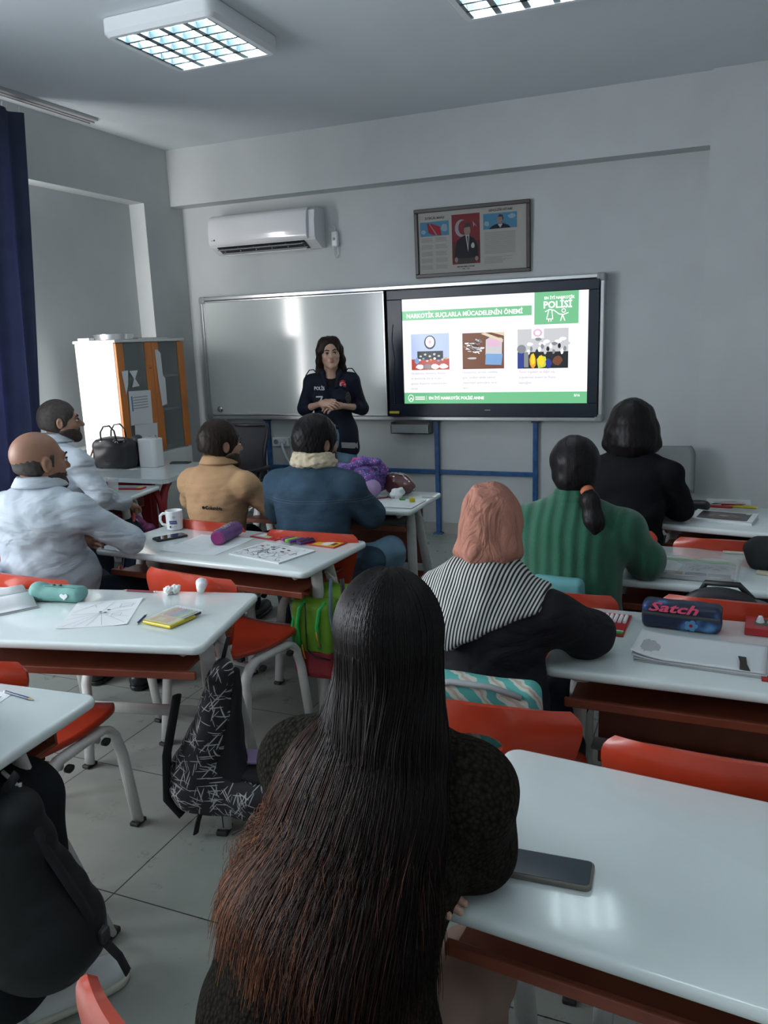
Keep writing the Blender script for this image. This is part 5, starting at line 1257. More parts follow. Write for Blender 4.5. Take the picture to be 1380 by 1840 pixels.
cr_ = nt.nodes.new('ShaderNodeValToRGB'); cr_.color_ramp.interpolation = 'LINEAR'; cr_.color_ramp.elements[0].position = 0.47; cr_.color_ramp.elements[1].position = 0.53
cr_.color_ramp.elements[0].color = (0.012, 0.012, 0.014, 1); cr_.color_ramp.elements[1].color = (0.55, 0.55, 0.53, 1); nt.links.new(wv.outputs[1], cr_.inputs[0]); nt.links.new(cr_.outputs[0], b.inputs['Base Color'])
# hood hanging on the back: draped sheet from the neck down to a point, hem folded round
N = J['neck']
S = Shape(); torso(S, J, 0.034, 0.98, 0.0); S.ell((0, 0.05, 0.82), (0.190, 0.13, 0.14), None, 0.05); S.cap(J['shr'], J['elr'], 0.076, 0.074, 0.04); S.cap(J['shl'], J['ell'], 0.072, 0.07, 0.04)
S.ell(N+V3(0, -0.02, 0.035), (0.105, 0.095, 0.05), None, 0.04); S.ell(V3(-0.03, -0.07, 0.80), (0.07, 0.05, 0.08), None, 0.05)
S.cap(N+V3(0, 0.03, -0.10), N+V3(0, 0.03, 0.3), 0.062, 0.062, 0.01, 's')
S.plane((0, 0.10, 0), (0, 1, 0)); S.plane((0.175, 0, 0.97), (0.93, 0, 0.0)); S.plane((-0.185, 0, 0.97), (-0.95, 0, 0.0))
S.plane((-0.035, 0, 0.785), (0.50, -0.2, -0.85), 0.01); S.plane((-0.035, 0, 0.785), (-0.66, -0.2, -0.70), 0.01)
f1_ = folds(0.004, 30, 77, (1.8, 0.5, 0.4)); S.disp = f1_
ho = S.build('striped_hood', M_strp, tp, 0.005)
def uv_from(o, fn):
    me = o.data; uvl = me.uv_layers.new(name='UVMap')
    co = np.empty(len(me.vertices)*3, dtype=np.float32); me.vertices.foreach_get('co', co); co = co.reshape(-1, 3)
    li = np.empty(len(me.loops), dtype=np.int32); me.loops.foreach_get('vertex_index', li)
    uvl.data.foreach_set('uv', fn(co)[li].astype(np.float32).ravel())
def huv(co):
    x, z = co[:, 0], co[:, 2]; d = np.clip(1.02-z, 0, 1)
    u = (x+0.10*d)/(0.92-0.9*d)+0.03*np.sin(z*22+x*9)*d
    return np.stack([u+0.5, z], 1)
uv_from(ho, huv)

# long-haired woman in the foreground
M_olv = mat('knit_olive_brown', (0.040, 0.034, 0.022), 0.95, spec=0.1)
nt, b = nodes(M_olv); tc = nt.nodes.new('ShaderNodeTexCoord')
vo = nt.nodes.new('ShaderNodeTexVoronoi'); vo.inputs['Scale'].default_value = 130; vo.feature = 'F1'
nt.links.new(tc.outputs['Object'], vo.inputs['Vector'])
bp = nt.nodes.new('ShaderNodeBump'); bp.inputs['Distance'].default_value = 0.004; bp.inputs['Strength'].default_value = 1.0; bp.invert = True
nt.links.new(vo.outputs['Distance'], bp.inputs['Height']); nt.links.new(bp.outputs[0], b.inputs['Normal'])
cr_ = nt.nodes.new('ShaderNodeValToRGB'); cr_.color_ramp.elements[0].color = (0.026, 0.022, 0.014, 1); cr_.color_ramp.elements[1].color = (0.006, 0.005, 0.004, 1); cr_.color_ramp.elements[1].position = 0.75
nt.links.new(vo.outputs['Distance'], cr_.inputs[0]); nt.links.new(cr_.outputs[0], b.inputs['Base Color'])
J = seated(0.38, 0.15, 0.53, 0.49, kx=0.13, kneey=0.38, footy=0.36, side=0.13)
J['elr'] = V3(0.198, 0.195, 0.785); J['wrr'] = V3(0.0, 0.33, 0.765); J['ell'] = V3(-0.20, 0.30, 0.785); J['wrl'] = V3(0.06, 0.13, 0.766)
J['knr'] = V3(0.16, 0.30, 0.455); J['anr'] = V3(0.16, 0.34, 0.085); J['tor'] = V3(0.17, 0.48, 0.03)
hk = dict(l=dict(d=(1, -0.18, -0.08), nrm=(0.1, 0.2, 1), curl=0.08, side=1, sc_=0.95), r=dict(d=(-1, 0.3, 0), nrm=(0, 0.2, 1), curl=0.2, side=-1, sc_=0.95))
def sag5(S):
    S.ell((0, -0.01, 0.56), (0.20, 0.15, 0.15), None, 0.05); S.ell((0, 0.02, 0.70), (0.165, 0.125, 0.14), None, 0.05); S.cap(J['shr'], J['elr'], 0.058, 0.056, 0.04)
M_btr = cloth('trousers_beige', (0.26, 0.18, 0.145), 0.8, bump=0.15)
t, b, tp, C, F = woman('foreground woman with very long dark copper-ended hair in a knitted sweater', (-0.53, 0.93, 0), R(0), J, 1.0, 'sweater', M_olv, dict(turn=0.12, nod=-0.08, up=0.140, fwd=0.03), hk, e=0.013, sag=sag5, fold=folds(0.003, 20, 6), trous=M_btr, hg=0.95)
M_lhair = mat('hair_long_copper_ends', (0.012, 0.007, 0.006), 0.42, spec=0.2)
nt, bb = nodes(M_lhair); at = nt.nodes.new('ShaderNodeAttribute'); at.attribute_name = 'tone'
cr_ = nt.nodes.new('ShaderNodeValToRGB'); e_ = cr_.color_ramp.elements; e_[0].color = (0.006, 0.0045, 0.005, 1); e_[1].color = (0.32, 0.12, 0.045, 1)
n_ = e_.new(0.40); n_.color = (0.013, 0.007, 0.006, 1); n_ = e_.new(0.68); n_.color = (0.085, 0.030, 0.016, 1)
nt.links.new(at.outputs['Fac'], cr_.inputs[0]); nt.links.new(cr_.outputs[0], bb.inputs['Base Color'])
T = lambda x, y, z: C+(F[0]*x+F[1]*y+F[2]*z)*0.95
S = Shape(); S.ell(T(0, -0.018, 0.030), (0.082, 0.104, 0.094), F, 0.02)
S.ell(T(0, 0.118, -0.03), (0.064, 0.08, 0.10), F, 0.01, 's')
S.chain([T(0, -0.035, -0.01), J['neck']+V3(0.0, -0.035, 0.0), J['neck']+V3(-0.01, -0.09, -0.12)], [0.068, 0.055, 0.03], 0.04)
S.disp = folds(0.002, 120, 9, (1, 1, 0.12)); hb = S.build('hair', H_black, b, 0.004)
rg = np.random.RandomState(5); NS, NP = 5200, 26
Cn = C; Fr = F
PS = TOPS; PS.disp = None
def push_out(pts, lay):
    sh_ = pts.shape; P = pts.reshape(-1, 3).astype(np.float32); tgt = np.repeat(lay, sh_[1]).astype(np.float32)
    for it in range(3):
        d = PS.ev(P); m = d < tgt
        if not m.any(): break
        Q = P[m]; e = 0.002; g = np.stack([PS.ev(Q+np.eye(3, dtype=np.float32)[k]*e)-PS.ev(Q-np.eye(3, dtype=np.float32)[k]*e) for k in range(3)], 1); g /= np.linalg.norm(g, axis=1, keepdims=True)+1e-6
        P[m] = Q+g*(tgt[m]-d[m])[:, None]
    return P.reshape(sh_)
def strands(NS, NP, seed):
    rg = np.random.RandomState(seed)
    a = rg.uniform(-1, 1, NS)            # side of the head, -1 left .. +1 right
    tt = rg.uniform(0, 1, NS)**0.8       # row from the crown to the nape
    rad = np.array([0.086, 0.106, 0.098])*0.95
    pts = np.zeros((NS, NP, 3)); tone = np.zeros((NS, NP)); lays = np.zeros(NS)
    parting = 0.012
    for i in range(NS):
        s, q = a[i], tt[i]
        # start near the parting line on top, run down over the skull at azimuth phi
        phi = s*1.55      # 0 = straight back, +-pi/2 = sides
        lay = rg.uniform(0, 0.012); lays[i] = 0.005+lay*1.3
        d_out = 1.03+lay*6
        clump = round(s*9+rg.normal()*0.25)/9.0
        # end of the strand on the back
        sp_ = 0.6*clump+0.4*s
        L = 1.0; cutL = 1-0.50*rg.uniform()**1.8
        ex = 0.045+0.150*sp_+(-0.045*max(0, -sp_)); ez = 0.66+0.025*rg.normal()+0.06*max(0, -sp_)+(1-L)*0.45
        ey = -0.130+0.008*rg.normal()+0.105*abs(sp_)**2+(ez-0.66)*0.42
        th0 = 0.10+0.9*(1-q)*0.6; th1 = 1.75
        P = []
        n1 = NP//3
        for k in range(n1):
            th = th0+(th1-th0)*k/(n1-1)
            loc = np.array([math.sin(th)*math.sin(phi)*rad[0], -0.018*0.95-math.sin(th)*math.cos(phi)*rad[1], 0.030*0.95+math.cos(th)*rad[2]])*1.0
            loc = (loc-np.array([0, -0.017, 0.0285]))*(d_out)+np.array([0, -0.017, 0.0285])
            P.append(Cn+Fr[0]*loc[0]+Fr[1]*loc[1]+Fr[2]*loc[2])
        p0 = P[-1]
        # shoulder level point, then the end
        zs = 0.955; kx_ = J['neck'][0]+0.002+0.108*sp_; ys = J['neck'][1]-0.125+0.05*sp_**2
        p1 = np.array([kx_+0.012, ys-lay*1.0, zs]); p2 = p1+(np.array([ex, ey, ez])-p1)*cutL
        mid = (p1*0.45+p2*0.55)+np.array([-0.012*(sp_ < 0), -0.012-lay*0.7, 0])
        w = rg.normal(size=3)*0.004; ph = rg.uniform(0, 6.28); wl = rg.uniform(6, 11)
        rest = NP-n1
        dk = P[-1]-P[-2]; dk /= np.linalg.norm(dk)
        c = [p0, p0+dk*0.05, p1+np.array([0, 0, 0.06]), p1, mid, p2+np.array([0.01*s, 0, 0.07]), p2]
        # uniform quadratic b-spline through control polygon
        ctrl = np.array([c[0]]+c+[c[-1]])
        for k in range(1, rest+1):
            u = k/rest*(len(ctrl)-3-1e-6); j = int(u); f = u-j
            b0 = 0.5*(1-f)**2; b1 = 0.5+f*(1-f); b2_ = 0.5*f*f
            pt = ctrl[j]*b0+ctrl[j+1]*b1+ctrl[j+2]*b2_
            g_ = k/rest
            pt = pt+w*g_*1.6+np.array([0.005*math.sin(wl*0.7*g_+round(s*7)), 0.002*math.cos(wl*g_*0.8+ph), 0])*g_**1.3*1.4
            P.append(pt)
        pts[i] = P
        g_ = np.linspace(0, 1, NP)
        tone[i] = np.clip(g_**1.6*(0.28+0.62*rg.uniform()**1.6+0.30*max(0, -s)-0.25*max(0, s)) + 0.04*rg.normal(), 0, 1)
    return push_out(pts, lays), tone
def strand_mesh(name, pts, tone, r0, m, parent):
    NS, NP, _ = pts.shape
    tg = np.gradient(pts, axis=1); tg /= np.linalg.norm(tg, axis=2, keepdims=True)+1e-9
    ref = np.array([0.3, -1, 0.1]); u = np.cross(tg, ref); u /= np.linalg.norm(u, axis=2, keepdims=True)+1e-9; w = np.cross(tg, u)
    rr = r0*np.linspace(1, 0.35, NP)[None, :, None]
    rings = np.stack([pts+rr*(math.cos(q)*u+math.sin(q)*w*0.7) for q in (0, 2*PI/3, 4*PI/3)], 2)   # NS,NP,3,3
    v = rings.reshape(-1, 3); idx = np.arange(NS*NP*3).reshape(NS, NP, 3)
    f = []
    for k in range(3):
        k2 = (k+1) % 3; f.append(np.stack([idx[:, :-1, k], idx[:, :-1, k2], idx[:, 1:, k2], idx[:, 1:, k]], -1).reshape(-1, 4))
    f = np.concatenate(f)
    me = bpy.data.meshes.new(name); me.vertices.add(len(v)); me.vertices.foreach_set('co', v.astype(np.float32).ravel())
    me.loops.add(f.size); me.loops.foreach_set('vertex_index', f.astype(np.int32).ravel())
    me.polygons.add(len(f)); me.polygons.foreach_set('loop_start', np.arange(0, f.size, 4, dtype=np.int32)); me.polygons.foreach_set('loop_total', np.full(len(f), 4, dtype=np.int32))
    me.polygons.foreach_set('use_smooth', np.ones(len(f), dtype=bool)); me.update(calc_edges=True)
    a = me.attributes.new('tone', 'FLOAT', 'POINT'); a.data.foreach_set('value', np.repeat(tone.reshape(-1), 3).astype(np.float32))
    me.materials.append(m); o = bpy.data.objects.new(name, me); link(o, parent); return o
pts, tone = strands(NS, NP, 5)
so_ = strand_mesh('hair_strands', pts, tone, 0.0011, M_lhair, hb); so_['kind'] = 'stuff'

# person at the left edge: only the leg in black and a white trainer show
J = seated(0.10, 0.165, 0.53, 0.48)
J['knr'] = V3(0.20, 0.36, 0.52); J['anr'] = V3(0.27, 0.285, 0.10); J['tor'] = V3(0.36, 0.42, 0.03)
J['elr'] = V3(0.22, 0.10, 0.79); J['wrr'] = V3(0.08, 0.33, 0.77); J['ell'] = V3(-0.24, 0.12, 0.79); J['wrl'] = V3(-0.06, 0.34, 0.77)
hk = dict(r=dict(d=(-1, 0.2, 0), nrm=(0, 0.3, 1), curl=0.3, side=-1, sc_=0.9), l=dict(d=(1, 0.3, 0), nrm=(0, 0.3, 1), curl=0.3, side=1, sc_=0.9))
M_wsh = mat('trainer_white', (0.62, 0.65, 0.66), 0.5, bump=0.1, bscale=300); M_sole = mat('sole_cream', (0.55, 0.56, 0.48), 0.6)
M_sk9 = cloth('trousers_black', (0.010, 0.013, 0.015), 0.8, bump=0.15)
t = thing('person', 'person at the left edge, only a black trouser leg and white trainer in view', 'person', (-1.74, 0.93, 0), 0)
C, F = hd(J, up=0.14)
b = body(t, J, C, F, SK_f, 0.92, hk, 0.006, 0, 0.93, 0.9, 0.9)
S = Shape(); torso(S, J, 0.015, 0.98, 0.012); arms(S, J, 0.015, 0.98, 1); S.build('top', M_blk, t, 0.007)
S = Shape(); S.ell(J['pel']+V3(0, 0, -0.03), (0.18, 0.15, 0.11), None, 0.05); legs(S, J, 0.035, 1.0, 0.05, 0.85); S.cap(J['knr'], J['anr']+V3(-0.045, -0.055, 0.03), 0.09, 0.105, 0.05); S.disp = folds(0.006, 16, 5); S.build('trousers', M_sk9, t, 0.007)
short_hair(b, H_black, C, F, 0.95, 0.02, 3); face_parts(b, C, F, 0.93, H_dark, M_lip)
shoe('l', J, M_wsh, t, 0, M_sole); s_ = shoe('r', J, M_wsh, t, 0.004, M_sole)
d_ = V3(0.085, 0.13, 0); d_ /= np.linalg.norm(d_); side_ = np.cross(d_, V3(0, 0, 1)); a_ = J['anr']*V3(1, 1, 0)
for k in range(5):
    c_ = a_+d_*(0.03+0.022*k)+V3(0, 0, 0.094-0.0095*k)
    MB().tube([tuple(c_-side_*0.026-V3(0, 0, 0.014)), tuple(c_-side_*0.012), tuple(c_+side_*0.012+d_*0.008), tuple(c_+side_*0.026+d_*0.01-V3(0, 0, 0.014))], 0.0028, 6, 0.0045).build('lace', M_wsh, s_, smooth=True)
# ------------------------------------------------------------------ things on the desks
Z = DZ+0.0005
M_paper = mat('paper_white', (0.72, 0.74, 0.76), 0.7); M_pap2 = mat('paper_grey', (0.45, 0.46, 0.47), 0.7); M_ink = mat('ink_dark', (0.04, 0.04, 0.045), 0.6); M_pencil_l = mat('graphite_line', (0.35, 0.36, 0.38), 0.7)
M_rubber = mat('black_rubber', (0.015, 0.016, 0.018), 0.5)
def C_(name, col, rough=0.4, **k): return mat(name, col, rough, **k)
RED = C_('red_gloss', (0.42, 0.015, 0.02), 0.3); YEL = C_('yellow_gloss', (0.62, 0.50, 0.03), 0.3); GRN = C_('green_gloss', (0.05, 0.35, 0.06), 0.35); BLU = C_('blue_gloss', (0.02, 0.05, 0.22), 0.35); ORG = C_('orange_gloss', (0.6, 0.2, 0.02), 0.35); PNK = C_('pink_gloss', (0.55, 0.04, 0.22), 0.4); PUR = C_('purple_gloss', (0.12, 0.03, 0.20), 0.4); LIM = C_('lime_gloss', (0.40, 0.58, 0.04), 0.35); WHT = M_wht; BRN = C_('brown_gloss', (0.10, 0.05, 0.03), 0.4)
M_clear = mat('clear_plastic', (0.8, 0.85, 0.85), 0.1, alpha=0.28)
def quad_sheet(pts, z0, z1, name, m, parent=None, loc=(0, 0, 0)):
    return MB().poly(pts, z0, z1).build(name, m, parent)
def sheet_thing(name, label, cat, x, y, rz, w, h, z=Z, m=None, curl=0.0, t=0.0006, group=None, part='sheet'):
    o = thing(name, label, cat, (x, y, z), rz, group)
    def f(u, v): return ((u-0.5)*w, (v-0.5)*h, t+curl*((2*u-1)**4*(2*v-1)**4)+curl*0.2*(u*v)**3)
    MB().sheet(f, 14, 14, t).build(part, m or M_paper, o, smooth=False)
    return o
def lines(parent, segs, z, m=None, r=0.0006, name='drawing'):
    mb = MB()
    for a, b in segs:
        dx, dy = b[0]-a[0], b[1]-a[1]; L = math.hypot(dx, dy) or 1; nx, ny = -dy/L*r, dx/L*r
        mb.add([(a[0]-nx, a[1]-ny, z), (b[0]-nx, b[1]-ny, z), (b[0]+nx, b[1]+ny, z), (a[0]+nx, a[1]+ny, z)], [(0, 1, 2, 3)])
    return mb.build(name, m or M_pencil_l, parent)
def patch(parent, pts, z, m, name='printed_patch', t=0.0003): return MB().poly(pts, z, z+t).build(name, m, parent)
def pencil(label, a, b, m, z=Z, r=0.0036, name='pencil', cat='pencil', tip=True, group=None):
    a = Vector((a[0], a[1], 0)); b = Vector((b[0], b[1], 0)); L = (b-a).length; d = (b-a)/L
    o = thing(name, label, cat, (a.x, a.y, z), math.atan2(d.y, d.x), group)
    MB().tube([(0, 0, r), (L-0.02, 0, r)], r, 6).build('barrel', m, o)
    if tip:
        MB().tube([(L-0.02, 0, r), (L-0.004, 0, r)], [r, r*0.3], 6).build('sharpened_wood', mat('wood_tip', (0.5, 0.33, 0.17), 0.6), o); MB().tube([(L-0.004, 0, r), (L, 0, r)], [r*0.3, 0.0003], 6).build('lead', M_ink, o)
    MB().cyl((-0.004, 0, r), (0.0, 0, r), r*1.02, 8).build('end_cap', M_wht if m is not M_wht else RED, o)
    return o
def crumple(label, x, y, r, z=Z, seed=1, name='tissue', cat='tissue', flat_=0.6):
    S = Shape(); rg = random.Random(seed)
    for k in range(9): S.ell((rg.uniform(-r, r)*0.6, rg.uniform(-r, r)*0.5, r*flat_*rg.uniform(0.4, 1.0)), (r*rg.uniform(0.35, 0.6), r*rg.uniform(0.25, 0.5), r*flat_*rg.uniform(0.4, 0.8)), frame((rg.uniform(-1, 1), rg.uniform(-1, 1), 0.3)), 0.004)
    S.plane((0, 0, 0.0), (0, 0, -1), 0.001); f1, f2 = folds(0.004, 110, seed), folds(0.002, 260, seed+5); S.disp = lambda P: -np.abs(f1(P))+f2(P)
    o = S.build(name, mat('tissue_white', (0.75, 0.78, 0.78), 0.85), None, 0.0025); o.location = (x, y, z); return tag(o, label, cat)
def phone(label, x, y, rz, L=0.147, W_=0.071, case=M_rubber, z=Z, glass=None):
    o = thing('phone', label, 'phone', (x, y, z), rz)
    MB().slab(-L/2, L/2, -W_/2, W_/2, 0, 0.0095, 0.011, 0.003).build('case', case, o, auto=50)
    MB().slab(-L/2+0.004, L/2-0.004, -W_/2+0.004, W_/2-0.004, 0.0092, 0.0102, 0.008, 0.0003).build('screen', glass or mat('phone_glass', (0.004, 0.008, 0.014), 0.03, spec=0.8, coat=0.5), o)
    MB().slab(-L/2+0.010, -L/2+0.018, -0.012, 0.012, 0.0100, 0.0104, 0.0039, 0.0001).build('camera_notch', M_ink, o)
    for k in (0.012, 0.03): MB().bbox(k, k+0.012, -W_/2-0.0008, -W_/2+0.001, 0.003, 0.0065, 0.0004).build('side_button', case, o)
    return o
# nearest desk
phone('phone in a taupe case lying face up on the nearest desk', -0.225, 1.188, R(3), case=mat('case_taupe', (0.16, 0.15, 0.13), 0.5), glass=mat('phone_glass_blue', (0.006, 0.022, 0.04), 0.02, spec=1.0, coat=1.0))

# desk with the mug
mg = thing('mug', 'white mug with blue print at the back left of the mug desk', 'mug', (-2.425, 3.135, Z), R(200))
MB().lathe([(0.0005, 0.001), (0.036, 0.001), (0.040, 0.006), (0.041, 0.09), (0.0415, 0.095), (0.039, 0.095), (0.0375, 0.012), (0.0005, 0.010)], 32).build('cup', mat('mug_white', (0.75, 0.77, 0.78), 0.15, coat=0.6), mg, smooth=True)
MB().tube([(0.038, 0, 0.078), (0.055, 0, 0.080), (0.068, 0, 0.068), (0.070, 0, 0.045), (0.060, 0, 0.026), (0.038, 0, 0.020)], 0.0055, 8, 0.007).build('handle', MATS['mug_white'], mg, smooth=True)
def wrap(mb, x0, x1, z0, z1, a0, r=0.0418):
    n = 6; vs = []; fs = []
    for i in range(n+1):
        a = a0+(x0+(x1-x0)*i/n)/r; vs += [(r*math.cos(a), r*math.sin(a), z0), (r*math.cos(a), r*math.sin(a), z1)]
    for i in range(n): fs.append((2*i, 2*i+2, 2*i+3, 2*i+1))
    mb.add(vs, fs)
a_m = R(95)
for (x0, x1, z0, z1, m) in ((-0.018, 0.020, 0.043, 0.050, BLU), (-0.016, 0.022, 0.035, 0.041, BLU), (-0.020, 0.022, 0.031, 0.0325, RED), (-0.018, -0.009, 0.016, 0.025, M_ink), (-0.004, 0.018, 0.019, 0.0215, M_pap2), (0.0, 0.013, 0.062, 0.073, M_pap2)):
    mb = MB(); wrap(mb, x0, x1, z0, z1, a_m); mb.build('printed_mark', m, mg)
phone('black phone lying beside the white mug', -2.335, 2.975, R(60), 0.15, 0.074)
o = sheet_thing('paper_sheet', 'white drawing sheet under the purple pencil tube', 'paper', -2.085, 2.915, R(-2), 0.29, 0.30, curl=0.002)
lines(o, [((-0.1, 0.10), (-0.02, 0.12)), ((-0.1, 0.10), (-0.12, -0.02)), ((-0.12, -0.02), (-0.03, -0.05)), ((-0.03, -0.05), (-0.02, 0.12)), ((-0.09, 0.05), (-0.05, 0.07)), ((-0.09, 0.0), (-0.06, 0.03)), ((0.02, -0.12), (0.05, -0.08)), ((-0.03, -0.09), (-0.02, -0.05))], 0.0016)
pc = thing('pencil_tube', 'purple cylindrical pencil case standing out on the mug desk', 'pencil case', (-2.03, 2.915, Z+0.034), (0, 0, R(97)))
M_pur = mat('tube_purple', (0.16, 0.07, 0.22), 0.55, bump=0.5, bscale=250, var=0.15, vscale=30)
pb_ = MB(); pb_.tube([(-0.002, 0, 0), (0.0, 0, 0), (0.19, 0, 0), (0.192, 0, 0)], [0.030, 0.034, 0.034, 0.030], 28); pb_.build('tube_body', M_pur, pc, smooth=False, auto=50)
MB().lathe([(0.0005, 0.003), (0.026, 0.003), (0.031, 0.0)], 24).build('end_disc', mat('end_magenta', (0.28, 0.02, 0.16), 0.5), pc, loc=(-0.002, 0, 0), rot=(0, -PI/2, 0))
MB().tube([(0.01, 0.018, 0.0295), (0.18, 0.018, 0.0295)], 0.0025, 6).build('zip', M_pap2, pc)
text('OIIO', 0.034, M_pap2, pc, (0.04, -0.016, 0.0335), (0.25, 0, 0), 'side_lettering')
def book(name, label, cat, x, y, rz, w, h, t, cover, z=Z, pages=True, curl=0.0):
    o = thing(name, label, cat, (x, y, z), rz)
    if pages: MB().box(-w/2+0.002, w/2-0.002, -h/2+0.002, h/2-0.002, 0.001, t-0.001).build('pages', M_paper, o)
    def f(u, v): return ((u-0.5)*w, (v-0.5)*h, t+curl*(2*u-1)**6)
    MB().sheet(f, 10, 4, 0.0008).build('front_cover', cover, o)
    MB().box(-w/2, w/2, -h/2, h/2, 0, 0.001).build('back_cover', cover, o)
    return o
def scribble(parent, w, h, z, n, cols, seed, seg=(0.01, 0.04), r=0.0012, name='printed_drawing'):
    rg = random.Random(seed)
    for ci, m in enumerate(cols):
        segs = []; px, py = 0, 0
        for k in range(n//len(cols)):
            if k % 4 == 0: px = rg.uniform(-w/2, w/2); py = rg.uniform(-h/2, h/2)
            a = rg.uniform(0, 2*PI); L = rg.uniform(*seg); qx = max(-w/2, min(w/2, px+L*math.cos(a))); qy = max(-h/2, min(h/2, py+L*math.sin(a)))
            segs.append(((px, py), (qx, qy))); px, py = qx, qy
        lines(parent, segs, z+ci*0.0001, m, r, name)
cb2 = book('colouring_book', 'open colouring booklet with black line drawing on the mug desk', 'booklet', -1.725, 2.865, R(-15), 0.30, 0.225, 0.006, M_paper)
scribble(cb2, 0.26, 0.19, 0.0066, 150, [M_ink, M_pap2], 4)
for k, (x, y, m) in enumerate(((-0.11, 0.05, RED), (-0.095, 0.07, YEL), (-0.05, 0.055, mat('teal_ink', (0.02, 0.16, 0.16), 0.6)), (-0.02, 0.03, M_ink), (0.01, 0.06, M_ink), (0.05, 0.05, RED), (0.04, 0.02, M_ink))): patch(cb2, blob(x, y, 0.011, 0.007), 0.0068, m, 'coloured_patch')
def pack(name, label, cat, x, y, rz, w, h, card, inner, z=Z, t=0.004):
    o = thing(name, label, cat, (x, y, z), rz)
    MB().bbox(-w/2, w/2, -h/2, h/2, 0, t, 0.001).build('card', card, o)
    for k, (px0, px1, py0, py1, m) in enumerate(inner): MB().box(px0, px1, py0, py1, t, t+0.0006+0.0002*k).build('printed_panel', m, o)
    return o
pk = pack('sticker_pack', 'red-edged crayon pack behind the purple pencil tube', 'crayon pack', -1.885, 3.115, R(-14), 0.16, 0.095, RED, [(-0.068, 0.03, -0.035, 0.035, M_pap2), (-0.05, 0.02, -0.02, 0.025, M_paper), (-0.02, 0.015, -0.015, 0.012, LIM)])
pk = pack('sticker_pack', 'red-edged crayon pack with yellow picture at the right of the mug desk', 'crayon pack', -1.565, 3.06, R(-10), 0.155, 0.10, RED, [(-0.05, 0.068, -0.04, 0.04, YEL), (-0.01, 0.03, -0.03, 0.03, M_paper), (0.035, 0.055, -0.02, 0.02, BRN)])
mk = thing('felt_pen_pack', 'clear pack of six felt pens, pink, lime and purple, across the mug desk', 'felt pens', (-1.72, 3.085, Z+0.0055), R(62))
MB().bbox(-0.085, 0.085, -0.048, 0.048, 0.0, 0.0012, 0.0004).build('wallet', M_clear, mk)
for k, m in enumerate((RED, PNK, BLU, LIM, GRN, PUR)):
    y = 0.038-k*0.0155; p_ = MB().tube([(-0.068, y, 0.009), (0.05, y, 0.009)], 0.0068, 10).build('felt_pen', m, mk, smooth=False, auto=50); MB().tube([(0.05, y, 0.009), (0.078, y, 0.009), (0.082, y, 0.009)], [0.0072, 0.0066, 0.004], 10).build('pen_cap', M_wht if k in (2, 4) else m, p_)
mk2 = thing('felt_pen_pack', 'dark purple felt pen wallet right of the bright felt pens', 'felt pens', (-1.645, 3.075, Z+0.0055), R(62))
MB().bbox(-0.07, 0.07, -0.018, 0.018, 0, 0.010, 0.002).build('wallet', PUR, mk2)
for k in range(2): MB().tube([(-0.07, -0.008+0.016*k, 0.012), (0.065, -0.008+0.016*k, 0.012)], 0.006, 8).build('felt_pen', (M_ink, PUR)[k], mk2)

# desk with the drawing
o = sheet_thing('drawing_sheet', 'white sheet with pencil and ruler drawing lying skewed beside the yellow pack', 'paper', -1.90, 2.02, R(28), 0.225, 0.27, curl=0.003)
sg = [((0, 0.0), (x, y)) for x, y in ((-0.10, -0.12), (-0.06, -0.125), (-0.02, -0.125), (0.03, -0.125), (0.10, -0.11), (0.10, -0.05), (0.10, 0.02), (-0.10, -0.05), (-0.10, 0.0))]+[((-0.1, 0.02), (-0.02, 0.12)), ((0.0, 0.02), (0.02, 0.12)), ((0.01, 0.02), (0.1, 0.08)), ((0.04, -0.04), (0.07, -0.04)), ((0.07, -0.04), (0.07, -0.01)), ((0.04, -0.01), (0.07, -0.01)), ((0.04, -0.04), (0.04, -0.01)), ((0.05, 0.05), (0.09, 0.05)), ((0.05, 0.05), (0.05, 0.09)), ((0.05, 0.09), (0.09, 0.09)), ((0.09, 0.05), (0.09, 0.09)), ((-0.07, 0.06), (-0.04, 0.09)), ((-0.04, 0.09), (-0.03, 0.06))]
lines(o, sg, 0.0016, r=0.0007)
for x, y in ((-0.005, 0.012), (0.012, 0.004), (0.018, 0.03)): patch(o, blob(x, y, 0.006, 0.004), 0.0016, M_ink, 'ink_dot')
M_mint = mat('mint_fabric', (0.16, 0.36, 0.33), 0.7, bump=0.3, bscale=300)
S = Shape(); S.box((0, 0, 0.028), (0.105, 0.036, 0.028), 0.026, None, 0.01); S.ell((-0.075, 0, 0.045), (0.03, 0.028, 0.02), None, 0.02); S.disp = folds(0.0018, 50, 3)
mc_ = thing('pencil_case', 'mint green soft pencil case with a little face and white heart', 'pencil case', (-2.15, 2.09, Z), R(10))
S.build('case_body', M_mint, mc_, 0.003)
MB().tube([(-0.09, -0.012, 0.058), (0.0, -0.018, 0.0585), (0.08, -0.02, 0.053), (0.1, -0.016, 0.035)], 0.0018, 6).build('zip', mat('mint_dark', (0.08, 0.22, 0.2), 0.6), mc_, smooth=True)
for x in (-0.012, 0.014): MB().lathe([(0.0065, 0), (0.0055, 0.003), (0.0005, 0.004)], 14).build('eye', M_ink, mc_, loc=(x, -0.006, 0.0575))
hh = MB(); hh.poly([(0.013*math.sin(t)**3*1.2, 0.013*(13*math.cos(t)-5*math.cos(2*t)-2*math.cos(3*t)-math.cos(4*t))/16) for t in [2*PI*k/24 for k in range(24)]], 0, 0.003); hh.build('heart', M_wht, mc_, loc=(0.045, -0.0375, 0.028), rot=(PI/2, 0, 0))
ob = thing('open_book', 'thick book lying open at the left edge beside the mint pencil case', 'book', (-2.36, 1.99, Z), R(-32))
def fpg(s): 
    def f(u, v): return (s*(0.008+0.15*u), (v-0.5)*0.23, 0.006+0.030*math.sin(PI*min(1, u*1.15+0.08))**0.7*(1-0.4*u))
    return f
